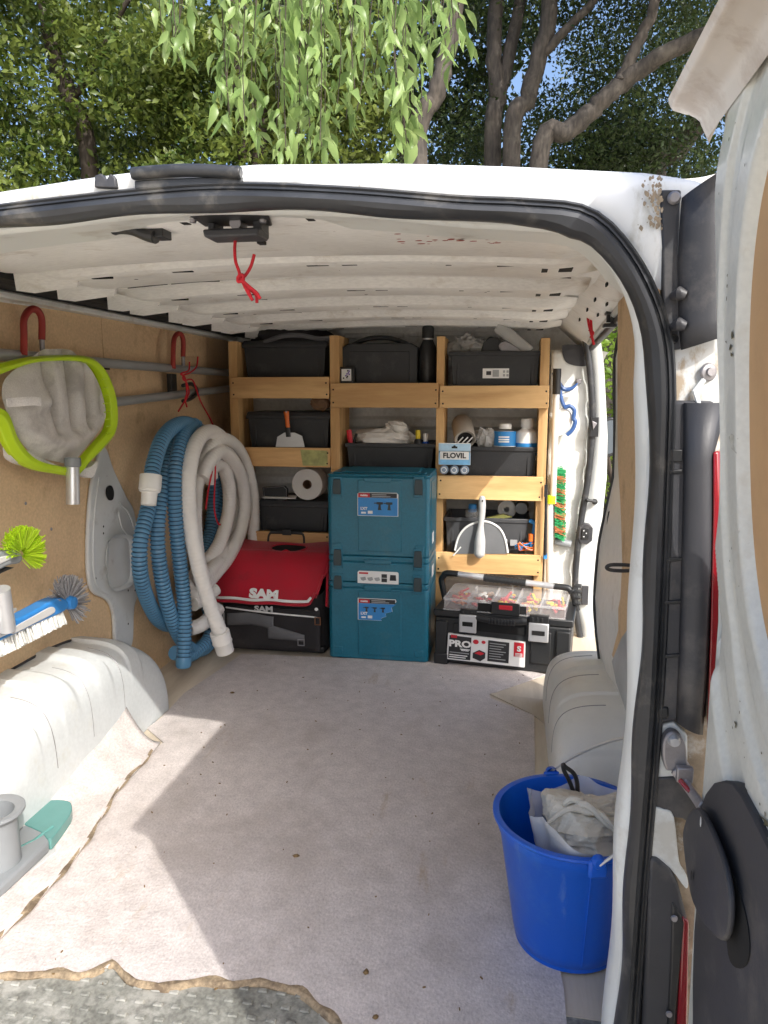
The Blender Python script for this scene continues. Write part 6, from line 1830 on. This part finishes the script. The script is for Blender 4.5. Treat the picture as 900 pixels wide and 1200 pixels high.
fs = [(j*nb+i, j*nb+(i+1) % nb, (j+1)*nb+(i+1) % nb, (j+1)*nb+i) for j in range(rows) for i in range(nb)]
mb.add(vs, fs); nb_ = build('net_bag', mb, M['netthin'], nett, angle=85, recalc=True)
mb = MB(); q = [at(px, py, x=XN+.055) for px, py in ((8, 472), (22, 471), (38, 470), (48, 471))]; mb.tube(catmull(q, 4), .011, 8, flat=.12); build('seam_band', mb, M['net'], nb_)
# lower fold of the bag behind the rim
lw_ = catmull([at(px, py, x=XN-.03) for px, py in ((5, 522), (30, 530), (60, 545), (95, 548), (107, 540), (105, 552), (100, 560), (88, 557), (76, 558), (50, 551), (20, 545), (6, 538), (3, 530))], 4, True)
mb = MB(); mb.prism(lw_, (.022, 0, 0)); build('bag_tail', mb, M['net'], nett, bevel=.008, seg=3)
# aluminium socket
ha, hb = at(85, 541, x=XN+.022), at(85.5, 591, x=XN+.022)
mb = MB(); mb.lathe([(.017, 0), (.0185, .004), (.0185, (hb-ha).length), (.015, (hb-ha).length), (.015, .03), (.0001, .03)], 22, ha, hb-ha); so_ = build('socket', mb, M['alu'], nett)
mb = MB(); mb.lathe([(.021, -.012), (.023, -.008), (.023, .012), (.018, .016)], 18, ha, hb-ha); build('collar', mb, M['grey'], nett)
for f in (.42, .66):
    p = ha.lerp(hb, f)+V(.0, .018, 0); mb = MB(); mb.lathe([(.0001, .006), (.006, .005), (.007, 0)], 10, p, (.3, 1, 0)); build('button', mb, M['white'], so_)

# ------------------------------------------------------------------ lime round brush and blue wall brush
def bristles(mb, c, dirs, L, r0, splay, rr, base=None):
    for d in dirs:
        b = (base(d) if base else c)
        tip = b+d*L*rr.uniform(.9, 1.05)
        s = V(rr.gauss(0, 1), rr.gauss(0, 1), rr.gauss(0, 1)).cross(d).normalized()*r0
        s2 = d.cross(s)
        mb.add([b+s*.7, b-s*.35+s2*.6, b-s*.35-s2*.6, tip+s*1.5, tip-s*.8+s2*1.3, tip-s*.8-s2*1.3], [(0, 1, 4, 3), (1, 2, 5, 4), (2, 0, 3, 5), (3, 4, 5)])
r2 = random.Random(14)
XB = -.745
gc = at(24, 650, x=XB)
lb_ = thing('round_brush', tuple(gc), 'grey brush head with a fan of lime bristles fixed to the wall', 'brush')
mb = MB(); dirs = []
for k in range(750):
    a = r2.uniform(-.75, math.pi*.97); e = r2.gauss(0, .12)
    dirs.append(V(e+.10, math.cos(a)*1.0, math.sin(a)).normalized())
bristles(mb, gc, dirs, .056, .0011, 0, r2, base=lambda d: gc+d*.018+V(r2.gauss(0, .004), 0, 0)); bb = build('bristles', mb, M['bristlelime'], lb_, angle=20); bb['kind'] = 'stuff'
mb = MB(); q = [at(px, py, x=XB+.012) for px, py in ((-40, 672), (-2, 648), (16, 644), (23, 646), (27, 652), (24, 660), (8, 664), (-40, 690))]
mb.prism(catmull(q, 3, True), (-.03, 0, 0)); build('body', mb, M['grey'], lb_, bevel=.006, seg=3)
mb = MB(); q = [at(px, py, x=XB+.014) for px, py in ((-36, 672), (-2, 653), (13, 650), (15, 655), (2, 661), (-36, 682))]; mb.prism(q, (-.01, 0, 0)); build('grip', mb, M['lightgrey'], lb_, bevel=.003)
mb = MB(); q = [at(px, py, x=XB+.0) for px, py in ((-40, 690), (8, 664), (18, 665), (2, 672), (-40, 700))]; mb.prism(q, (-.02, 0, 0)); build('underside', mb, M['black'], lb_, bevel=.003)

wb = thing('wall_brush', tuple(at(20, 750, x=XB)), 'long blue pool brush with white bristles leaning over the left arch', 'brush')
a0, a1 = at(-90, 770, x=XB), at(78, 706, x=XB)
def along(t): return at(-90+168*t, 772-66*t-4*math.sin(math.pi*t), x=XB)
mb = MB(); q = [at(px, py, x=XB+.02) for px, py in ((-90, 768), (0, 735), (40, 716), (64, 703), (74, 701), (80, 705), (80, 712), (72, 719), (40, 733), (0, 752), (-90, 792))]
mb.prism(catmull(q, 3, True), (-.045, 0, 0)); build('head', mb, M['bluebrush'], wb, bevel=.006, seg=3)
mb = MB(); q = [at(px, py, x=XB+.0225) for px, py in ((16, 736), (40, 722), (58, 712), (64, 712), (65, 717), (58, 722), (40, 731), (16, 743))]; mb.prism(catmull(q, 3, True), (-.01, 0, 0)); build('inlay', mb, M['lightgrey'], wb, bevel=.002)
mb = MB(); q = [at(px, py, x=XB+.026) for px, py in ((-90, 762), (-6, 732), (10, 728), (14, 742), (-4, 750), (-90, 780))]; mb.prism(q, (-.03, 0, 0)); build('bracket', mb, M['alu'], wb, bevel=.004)
mb = MB(); mb.cyl(at(2, 690, x=XB+.05), at(9, 738, x=XB+.035), .019); mb.cyl(at(4, 716, x=XB+.05), at(18, 714, x=XB+.05), .004); build('socket', mb, M['alu'], wb)
mb = MB(); q = [at(px, py, x=XB-.015) for px, py in ((8, 730), (40, 709), (66, 696), (72, 700), (40, 716), (8, 738))]; mb.prism(q, (-.01, 0, 0)); build('edge', mb, M['white'], wb)
mb = MB()
for k in range(900):
    t = r2.uniform(0, .985); xo = r2.uniform(-.022, .016)
    px = -90+165*t; py = 792-77*t
    p = at(px, py-2, x=XB+xo); d = V(r2.gauss(.15, .05), r2.gauss(.12, .05), -1).normalized()
    tip = p+d*.042*r2.uniform(.92, 1.06); s = V(0, .0020, .0007); s2 = V(.002, 0, 0)
    mb.add([p+s, p-s*.5+s2, p-s*.5-s2, tip+s*1.4, tip-s*.7+s2*1.4, tip-s*.7-s2*1.4], [(0, 1, 4, 3), (1, 2, 5, 4), (2, 0, 3, 5), (3, 4, 5)])
bb = build('bristles', mb, M['bristlewhite'], wb, angle=20); bb['kind'] = 'stuff'
fc = at(78, 706, x=XB+.0)
mb = MB(); dirs = []
for k in range(520):
    a = r2.uniform(-1.15, math.pi*.93); dirs.append(V(r2.gauss(.08, .14), math.cos(a), math.sin(a)).normalized())
bristles(mb, fc, dirs, .058, .0009, 0, r2, base=lambda d: fc+d*.02+V(r2.gauss(0, .004), 0, 0)); bb = build('fan_bristles', mb, M['bristlegrey'], wb, angle=20); bb['kind'] = 'stuff'
mb = MB(); mb.lathe([(.0001, .026), (.017, .024), (.020, .010), (.020, -.02), (.0001, -.02)], 18, fc, (1, 0, 0)); build('hub', mb, M['bluebrush'], wb)

# ------------------------------------------------------------------ grey suction head with teal wings, bottom left
gv = V(-.655, .345, .007)
vh = thing('vacuum_head', tuple(gv), 'grey pool vacuum head with round neck and teal side wing on the felt', 'vacuum head')
c = at(-3, 1014, z=.03)
mb = MB(); mb.lathe([(.050, 0), (.049, .10), (.052, .118), (.060, .121), (.066, .128), (.066, .134), (.058, .136), (.044, .130), (.042, .01), (.0001, .008)], 40, V(c.x, c.y, .03)); build('neck', mb, M['grey'], vh, angle=40)
mb = MB(); q = [at(px, py, z=.012) for px, py in ((-140, 1060), (-60, 1000), (0, 975), (40, 975), (60, 985), (57, 1000), (10, 1045), (-60, 1110), (-130, 1130))]
mb.prism(q, (0, 0, .026)); build('base', mb, M['grey'], vh, bevel=.006, seg=3)
mb = MB(); q = [at(px, py, z=.006) for px, py in ((-140, 1075), (0, 990), (62, 982), (66, 1000), (30, 1030), (10, 1048), (-60, 1115), (-130, 1140))]
mb.prism(q, (0, 0, .006)); build('skirt', mb, M['lightgrey'], vh, bevel=.002)
mb = MB(); q = [at(px, py, z=.014) for px, py in ((22, 972), (38, 955), (62, 949), (80, 950), (85, 955), (83, 966), (66, 990), (58, 996), (48, 986))]
mb.prism(catmull(q, 3, True), (0, 0, .028)); build('wing', mb, M['tealclear'], vh, bevel=.010, seg=3)
mb = MB(); mb.tube([at(10, 1000, z=.036), at(40, 985, z=.036), at(62, 968, z=.044)], .004, 6); build('rib', mb, M['tealclear'], vh)

# ------------------------------------------------------------------ red cords on the ceiling
cz0 = at(276, 279, y=.12)
YC = .13
cord([[at(px, py, y=YC) for px, py in ((276, 278), (275, 292), (276, 306), (280, 318), (282, 327))],
      [at(px, py, y=YC+.004) for px, py in ((298, 298), (294, 312), (288, 322), (283, 327), (281, 331))],
      [at(px, py, y=YC) for px, py in ((281, 325), (285, 331), (290, 339), (294, 348))],
      [at(px, py, y=YC-.004) for px, py in ((283, 328), (291, 335), (299, 342), (305, 350))],
      [at(px, py, y=YC+.004) for px, py in ((283, 328), (292, 338), (300, 346), (301, 355))],
      [at(px, py, y=YC) for px, py in ((284, 330), (290, 342), (296, 352))],
      [at(px, py, y=YC) for px, py in ((286, 336), (297, 340), (303, 346))],
      [at(px, py, y=YC-.003) for px, py in ((279, 324), (284, 322), (285, 328), (279, 330), (279, 324))]], .0026, 'red cord with frayed end dangling from the ceiling latch')
cord([[at(px, py, y=1.7) for px, py in ((688, 366), (690, 380), (693, 392), (696, 404))], [at(px, py, y=1.7) for px, py in ((692, 366), (693, 382), (694, 396))],
      [at(px, py, y=1.7) for px, py in ((690, 386), (695, 390), (692, 396))]], .0045, 'short red cord hanging above the side door opening')

# ------------------------------------------------------------------ poles, broom and scoop by the bulkhead
YP = 2.22
mb = MB(); mb.cyl(at(644, 708, y=YP), at(644, 588, y=YP), .0155); mb.cyl(at(648, 590, y=YP+.01), at(652, 462, y=YP+.01), .0135); 
tp_ = build('telescopic_pole', mb, M['alu'] if False else mat('pale_pole', (.62, .63, .62), .35, metal=.2)); tag(tp_, 'pale telescopic pole standing beside the right shelf post', 'pole')
mb = MB(); mb.cyl(at(645.5, 590, y=YP-.004), at(646, 581, y=YP-.004), .0185); build('lock_ring', mb, M['lime'], tp_)
mb = MB(); mb.cyl(at(652, 462, y=YP+.01), at(653, 432, y=YP+.01), .017); build('grip', mb, M['black'], tp_)
mb = MB(); mb.cyl(at(639, 650, y=YS-.03), at(640, 572, y=YS-.03), .006); mb.box(at(639.5, 575, y=YS-.03), (.012, .012, .05)); o = build('dark_rod', mb, M['black']); tag(o, 'thin dark rod standing against the right shelf post', 'rod')
mb = MB(); mb.box2(at(637, 655, y=YS-.03), at(641, 648, y=YS-.015)); o = build('blue_tag', mb, M['lblue']); tag(o, 'small blue tag at the foot of the dark rod', 'tag')
br = thing('broom', tuple(at(655, 632, y=YP+.02)), 'green and orange bristled broom standing on end by the bulkhead', 'broom')
mb = MB(); mb.box2(at(646, 630, y=YP+.03), at(650, 550, y=YP+.07)); build('block', mb, M['grey'], br, bevel=.004)
mb = MB()
for k in range(1300):
    t = r2.uniform(0, 1); p = at(650, 549+80*t, y=YP+.005+r2.uniform(0, .07))
    d = V(1, r2.gauss(-.1, .2), r2.gauss(-.28, .25)).normalized(); tip = p+d*r2.uniform(.030, .050)
    s = V(0, .0012, 0); s2 = V(0, 0, .0012); mi = 0 if (math.sin(t*34)+r2.gauss(0, .35) > -.15) else 1
    mb.add([p+s, p-s*.5+s2, p-s*.5-s2, tip+s*1.5, tip-s*.8+s2*1.5, tip-s*.8-s2*1.5], [(0, 1, 4, 3), (1, 2, 5, 4), (2, 0, 3, 5), (3, 4, 5)], mi)
bb = build('bristles', mb, [M['bristlegreen'], M['bristleorange']], br, angle=20); bb['kind'] = 'stuff'
# white domed scoop with blue rim and blue curved bracket
hg_ = thing('pool_brush', tuple(at(664, 515, y=2.255)), 'white domed brush with blue rim hanging on the bulkhead', 'brush')
mb = MB(); c = at(659, 492, y=2.255)
q = [at(px, py, y=2.245) for px, py in ((650, 498), (652, 484), (660, 478), (668, 482), (671, 490), (669, 500), (661, 509), (652, 511))]
mb.prism(catmull(q, 4, True), (0, .06, 0)); build('dome', mb, M['white'], hg_, bevel=.018, seg=4)
q = [at(px, py, y=2.237) for px, py in ((661, 478), (668, 476), (673, 481), (672, 490), (674, 494), (671, 503), (664, 510))]
mb = MB(); mb.tube(catmull(q, 5), .009, 8); build('rim', mb, mat('navy', (.03, .09, .26), .45, var=.1), hg_)
mb = MB(); q = [at(px, py, y=2.245) for px, py in ((650, 436), (654, 448), (661, 456), (670, 455), (677, 449))]; mb.tube(catmull(q, 5), [.012, .012, .012, .012, .012, .012, .011, .011, .010, .010, .010, .009, .009, .009, .008, .008, .007, .006, .005, .004, .003], 8); mb.tube(catmull([at(px, py, y=2.245) for px, py in ((656, 455), (658, 468), (662, 478))], 5), .008, 8); build('bracket', mb, bpy.data.materials['navy'], hg_)
mb = MB(); q = [at(px, py, y=2.25) for px, py in ((657, 463), (667, 466), (675, 460), (677, 452), (668, 457))]; mb.prism(catmull(q, 3, True), (0, .015, 0)); build('curved_plate', mb, M['white'], hg_, bevel=.003)
mb = MB(); mb.box(at(678, 447, y=2.295), (.02, .03, .022)); build('clip', mb, M['steel'], hg_, bevel=.003)
# folded clear sheet behind the toolbox
mb = MB(); q = [at(px, py, y=2.28) for px, py in ((648, 648), (655, 646), (657, 700), (655, 740), (646, 740))]; mb.prism(q, (0, .01, 0)); o = build('clear_panel', mb, M['film']); tag(o, 'cloudy clear panel standing behind the toolbox handle', 'panel')
mb = MB(); mb.cyl(at(650, 634, y=2.275), at(669, 638, y=2.275), .017); o = build('grey_tube', mb, M['grey']); tag(o, 'short grey tube sticking out under the broom', 'tube')
# ================================================================== TREES
M['leafA'] = leafmat('leaf_sunny', (.040, .075, .014), (.17, .215, .045), .38, 1.3)
M['leafB'] = leafmat('leaf_shaded', (.020, .038, .011), (.060, .090, .024), .28, .9)  # for the shaded trees: shade is put into a darker leaf colour
M['leafC'] = leafmat('leaf_lime', (.13, .215, .06), (.27, .37, .13), .40, 3)
M['leafD'] = leafmat('leaf_bush', (.10, .19, .02), (.28, .40, .06), .45, 1.5)
def leaf_mesh(name, pos, size, mat, seed, aspect=.48, droop=.0, flat=.0):
    """joined small folded leaves: pos is an (n,3) array"""
    rg = np.random.default_rng(seed); n = len(pos)
    a = rg.normal(size=(n, 3)); a[:, 2] -= droop; a /= np.linalg.norm(a, axis=1)[:, None]
    b = rg.normal(size=(n, 3)); b[:, 2] *= (1-flat); b -= a*(a*b).sum(1)[:, None]; b /= np.linalg.norm(b, axis=1)[:, None]
    s = (size*rg.uniform(.45, 1.55, n))[:, None]
    c = np.cross(a, b)
    p0 = pos; p1 = pos+a*s*.5+b*s*aspect*.5+c*s*.08; p2 = pos+a*s; p3 = pos+a*s*.5-b*s*aspect*.5+c*s*.08
    v = np.stack([p0, p1, p2, p3], 1).reshape(-1, 3)
    me = bpy.data.meshes.new(name)
    me.vertices.add(4*n); me.vertices.foreach_set('co', v.astype(np.float32).ravel())
    me.loops.add(6*n)
    base = np.arange(n)[:, None]*4
    idx = (base+np.array([0, 1, 2, 0, 2, 3])[None, :]).ravel()
    me.loops.foreach_set('vertex_index', idx.astype(np.int32))
    me.polygons.add(2*n); me.polygons.foreach_set('loop_start', (np.arange(2*n)*3).astype(np.int32))
    me.update(calc_edges=True); me.validate()
    me.materials.append(mat)
    return me
def crown(parent, clumps, n, size, mat, seed, name='crown', **k):
    rg = np.random.default_rng(seed)
    w_ = np.array([c[3]**2 for c in clumps]); w_ = w_/w_.sum()
    ci = rg.choice(len(clumps), n, p=w_)
    cl = np.array([c[:3] for c in clumps])[ci]; r = np.array([c[3] for c in clumps])[ci]
    d = rg.normal(size=(n, 3)); d /= np.linalg.norm(d, axis=1)[:, None]
    rad = rg.uniform(.25, 1, n)**.5
    pos = cl+d*(r*rad)[:, None]*np.array([1, 1, .75])
    base = np.array(WLOC[parent.name])
    me = leaf_mesh(name, pos-base, size, mat, seed+1, **k)
    o = bpy.data.objects.new(name, me); link(o, parent, WLOC[parent.name]); return o
def clumps_in(box, n, rmin, rmax, seed):
    rg = random.Random(seed); out = []
    for _ in range(n):
        out.append((rg.uniform(box[0], box[1]), rg.uniform(box[2], box[3]), rg.uniform(box[4], box[5]), rg.uniform(rmin, rmax)))
    return out
def limb(mb, pts, r0, r1, n=10):
    P = catmull(pts, 6); L = len(P); rr = random.Random(len(P))
    P = [p+V(rr.gauss(0, .012), rr.gauss(0, .012), 0) for p in P]
    mb.tube(P, [r0+(r1-r0)*i/(L-1) for i in range(L)], n)
GZ = -.58
def tree(x, y, label, name='tree', mat='leafA', bark='barkdark', limbs=(), cl=(), n=9000, size=.11, seed=1, **k):
    t = thing(name, (x, y, GZ), label, 'tree', None)
    for i, (pts, r0, r1) in enumerate(limbs):
        mb = MB(); limb(mb, pts, r0, r1); build('trunk' if i == 0 else 'limb', mb, M[bark], t, angle=80)
    crown(t, cl, n, size, M[mat], seed, **k); return t
def ap(px, py, y): return at(px, py, y=y)

# left: three sunlit broadleaf trees
tree(-6.6, 7.6, 'sunlit tree at the far left with yellow-green leaf clumps', limbs=[([V(-6.6, 7.6, GZ), V(-6.5, 7.6, 2.5), V(-6.2, 7.5, 5.2)], .13, .06), ([V(-6.5, 7.6, 2.8), V(-5.6, 7.2, 4.6)], .06, .03)],
     cl=clumps_in((-8.6, -5.2, 6.8, 8.6, 2.6, 6.6), 60, .35, .75, 1), n=26000, size=.10, seed=3)
tree(-4.9, 8.6, 'tree with a dark leaning trunk left of the hanging branches', limbs=[([V(-5.4, 8.8, GZ), ap(104, 200, 8.8), ap(84, 120, 8.8), ap(62, 60, 8.8), ap(52, -20, 8.8)], .13, .09), ([ap(84, 120, 8.8), ap(120, 60, 8.6), ap(150, 0, 8.4)], .05, .03)],
     cl=clumps_in((-6.2, -3.2, 8.2, 10.0, 2.8, 6.8), 60, .35, .75, 2), n=27000, size=.09, seed=5)
tree(-2.9, 8.2, 'bushy tree behind the left end of the van roof', limbs=[([V(-2.9, 8.4, GZ), V(-2.8, 8.4, 2.6), V(-2.6, 8.4, 5.0)], .14, .07), ([ap(288, 190, 8.4), ap(276, 60, 8.4), ap(262, -30, 8.4)], .09, .05)],
     cl=clumps_in((-4.4, -1.3, 7.7, 9.6, 2.5, 5.2), 55, .35, .7, 4), n=27000, size=.09, seed=8)
tree(-1.4, 11.2, 'darker tree standing far back behind the hanging branches', mat='leafB', limbs=[([V(-1.4, 11.2, GZ), V(-1.3, 11.2, 3.0), V(-1.2, 11.2, 7.2)], .16, .08)],
     cl=clumps_in((-4.0, .6, 10.4, 12.6, 3.2, 8.0), 60, .5, .95, 6), n=26000, size=.12, seed=12)
# right: oaks with bare trunks, shade put into their dark leaf colour
oak1 = tree(.35, 9.0, 'dark oak with an upright bare trunk behind the roof centre', mat='leafB', bark='bark',
     limbs=[([V(.25, 9.0, GZ), ap(576, 190, 9.0), ap(583, 110, 9.0), ap(578, 50, 9.0), ap(590, -40, 9.0)], .12, .085), ([ap(583, 120, 9.0), ap(602, 40, 9.1), ap(612, -30, 9.2)], .09, .07)],
     cl=clumps_in((.2, 2.6, 10.6, 11.8, 4.2, 6.6), 22, .4, .7, 61)+clumps_in((-.6, 1.6, 9.2, 10.6, 3.1, 4.6), 22, .35, .6, 21)+clumps_in((-1.2, 2.6, 7.6, 10.8, 5.6, 7.6), 46, .5, .9, 22), n=36000, size=.062, seed=31)
oak2 = tree(.9, 8.7, 'dark oak with a slanting trunk right of the upright trunk', mat='leafB', bark='bark',
     limbs=[([V(.7, 8.7, GZ), ap(598, 190, 8.7), ap(620, 110, 8.7), ap(641, 30, 8.7), ap(650, -40, 8.7)], .12, .09), ([ap(630, 70, 8.7), ap(668, 30, 8.6), ap(705, -10, 8.5)], .06, .04)],
     cl=clumps_in((1.0, 3.0, 8.9, 10.6, 3.3, 5.0), 24, .3, .6, 23)+clumps_in((.4, 4.0, 6.8, 9.8, 5.8, 7.4), 40, .5, .9, 24), n=25000, size=.060, seed=33)
oak3 = tree(1.25, 8.0, 'oak with a long forked limb leaning right across the sky', mat='leafB', bark='bark',
     limbs=[([V(.8, 8.0, GZ), ap(632, 200, 8.0), ap(665, 155, 8.0), ap(702, 122, 8.0), ap(735, 93, 8.0), ap(775, 65, 7.9), ap(815, 45, 7.8), ap(870, 20, 7.6)], .115, .075), ([ap(728, 98, 8.0), ap(743, 60, 8.0), ap(762, 20, 8.0), ap(775, -30, 8.0)], .07, .05)],
     cl=clumps_in((1.2, 4.4, 8.3, 9.8, 3.5, 5.4), 34, .3, .6, 25)+clumps_in((1.5, 5.0, 5.8, 8.4, 5.4, 7.0), 36, .5, .9, 26), n=24000, size=.060, seed=35)
oak4 = tree(3.6, 10.4, 'pale limbed oak at the right edge behind the open door', mat='leafB', bark='bark',
     limbs=[([V(2.5, 10.4, GZ), ap(765, 215, 10.4), ap(790, 180, 10.4), ap(822, 140, 10.2), ap(870, 90, 10.0)], .17, .12)],
     cl=clumps_in((1.6, 5.4, 10.8, 12.4, 3.4, 6.6), 48, .4, .75, 27), n=24000, size=.068, seed=37)
# light green growth seen low through the gap
tree(1.6, 13.5, 'bright distant tree glimpsed low between the leaning limbs', mat='leafA', limbs=[([V(1.7, 13.5, GZ), V(1.7, 13.5, 3.0)], .12, .08)],
     cl=clumps_in((-.5, 3.0, 13.0, 14.6, 3.6, 5.2), 26, .45, .8, 41), n=12000, size=.11, seed=43)
tree(-8.5, 12.5, 'distant dark tree beyond the left trees', mat='leafB', limbs=[([V(-8.5, 12.5, GZ), V(-8.5, 12.5, 4.0)], .15, .1)],
     cl=clumps_in((-12, -4.5, 11.6, 13.6, 3.2, 7.4), 50, .5, 1.0, 45), n=20000, size=.13, seed=47)

# bushes outside the side door
def bush(x, y, r, h, label, seed, mat='leafD', n=7000):
    t = thing('bush', (x, y, GZ), label, 'bush')
    rg = random.Random(seed)
    mb = MB()
    for k in range(6):
        a = rg.uniform(0, 6.28); limb(mb, [V(x, y, GZ), V(x+.3*r*math.cos(a), y+.3*r*math.sin(a), GZ+h*.4), V(x+.7*r*math.cos(a), y+.7*r*math.sin(a), GZ+h*.85)], .03, .01, 6)
    build('stem', mb, M['barkdark'], t, angle=80)
    cl = [(x+rg.uniform(-r, r), y+rg.uniform(-r, r), GZ+h*rg.uniform(.25, .95), rg.uniform(.22, .40)) for _ in range(34)]
    crown(t, cl, n, .075, M[mat], seed+3, name='foliage'); return t
bush(1.75, 7.4, .75, 2.2, 'bright green bush seen through the open side door', 51)
bush(2.9, 9.0, 1.0, 2.6, 'further green bush beyond the first one outside the side door', 53)
tree(1.55, 10.2, 'thick grey-brown trunk behind the bushes by the side door', mat='leafB', bark='bark', limbs=[([V(1.75, 10.2, GZ), ap(706, 470, 10.2), ap(707, 430, 10.2), ap(716, 390, 10.2), V(2.2, 10.2, 3.6)], .34, .26)],
     cl=clumps_in((1.2, 3.2, 9.8, 11.0, 3.6, 5.0), 14, .4, .6, 55), n=4000, size=.09, seed=57)

# elm whose branches hang over the roof: large pointed leaves
elm = thing('hanging_tree', (-.05, 7.2, GZ), 'tree with light green drooping leafy branches hanging over the roof', 'tree')
mb = MB(); limb(mb, [V(-.35, 7.2, GZ), ap(492, 190, 7.2), ap(512, 110, 7.2), ap(527, 40, 7.2), ap(545, -40, 7.2), V(.2, 7.0, 5.8)], .10, .085); build('trunk', mb, M['bark'], elm, angle=80)
YT = 4.3
mb = MB(); limb(mb, [V(.2, 7.0, 5.8), V(-.3, 5.9, 5.3), V(-.9, 4.7, 4.6), V(-1.5, 4.3, 4.3), V(-2.3, 4.2, 4.1)], .07, .02); build('limb', mb, M['barkdark'], elm, angle=80)
strands = [(196, -40, 62), (212, -40, 48), (204, -40, 82), (262, -20, 128), (272, -20, 148), (284, 0, 152), (296, 10, 172), (322, -20, 160), (334, 0, 188), (346, 10, 184), (360, -10, 186), (374, 0, 182), (388, -20, 168), (402, -10, 150), (414, 0, 140), (436, -30, 110), (464, 0, 150), (472, 10, 188), (480, 20, 178), (490, 0, 160), (470, -30, 120), (502, -30, 66), (514, -40, 62), (526, -30, 82), (534, -40, 60), (350, -30, 90)]
r2 = random.Random(77)
lp_pos = []
mbt = MB()
for k, (px, p0, p1) in enumerate(strands):
    for rep in range(2):
        y = YT+r2.uniform(-.45, .55); dx = r2.uniform(-7, 7)
        a = at(px+dx*1.5, p0-10, y=y); b = at(px+dx, p1-10-r2.uniform(0, 34)*(rep > 0), y=y+r2.uniform(-.15, .15))
        m_ = a.lerp(b, .5)+V(r2.uniform(-.05, .05), r2.uniform(-.05, .05), 0)
        path = catmull([a, m_, b], 8)
        mbt.tube(path, .0035, 5)
        L = (b-a).length; nl = max(5, int(L/.042))
        for j in range(nl):
            t = j/(nl-1); q = t*(len(path)-1); i = min(len(path)-2, int(q)); p = path[i].lerp(path[i+1], q-i)
            ang = r2.uniform(0, 6.28); sp = r2.uniform(.015, .07)
            lp_pos.append((p+V(math.cos(ang)*sp, math.sin(ang)*sp, r2.uniform(-.02, .02)), ang))
build('twigs', mbt, M['barkdark'], elm, angle=80)['kind'] = 'stuff'
def pointed_leaf(seed):
    rg = random.Random(seed); L, W = .140, .046
    mb = MB(); prof = [(0, .02), (.12, .55), (.32, 1.0), (.55, .82), (.78, .42), (1, .02)]
    vs, fs = [], []
    cv = rg.uniform(-.02, .03)
    for t, w_ in prof:
        z = -L*t; y = cv*math.sin(t*math.pi)
        vs += [V(-W/2*w_, y+.007*w_, z), V(0, y, z), V(W/2*w_, y+.007*w_, z)]
    for i in range(len(prof)-1):
        fs += [(i*3, i*3+1, i*3+4, i*3+3), (i*3+1, i*3+2, i*3+5, i*3+4)]
    me = bpy.data.meshes.new('leaf'); me.from_pydata([tuple(p) for p in vs], [], fs)
    me.polygons.foreach_set('use_smooth', [True]*len(fs)); me.materials.append(M['leafC']); return me, vs, fs
LM = [pointed_leaf(s) for s in range(4)]
lp_pos.sort(key=lambda e: (e[0]-CAM).length)
vis = []
rest = MB()
cnt = 0
for p, ang in lp_pos:
    d = p-CAM; w_ = d.dot(FWD); py = 600-FPX*d.dot(UP)/w_
    rot = Matrix.Rotation(ang, 4, 'Z') @ Matrix.Rotation(r2.uniform(-.15, .75), 4, 'X') @ Matrix.Rotation(r2.uniform(-.7, .7), 4, 'Y')
    sc_ = r2.uniform(.6, 1.4)
    me, vs, fs = LM[cnt % 4]
    if cnt < 300 and py > -20:
        o = bpy.data.objects.new('leaf', me); o.parent = elm
        o.matrix_local = Matrix.Translation(p-WLOC[elm.name]) @ rot @ Matrix.Scale(sc_, 4)
        COL.objects.link(o); cnt += 1
    else:
        Mx = Matrix.Translation(p) @ rot @ Matrix.Scale(sc_, 4)
        s0 = len(rest.v); rest.add(vs, fs); rest.xf(Mx, s0)
o = build('leaves', rest, M['leafC'], elm, angle=80); o['kind'] = 'stuff'
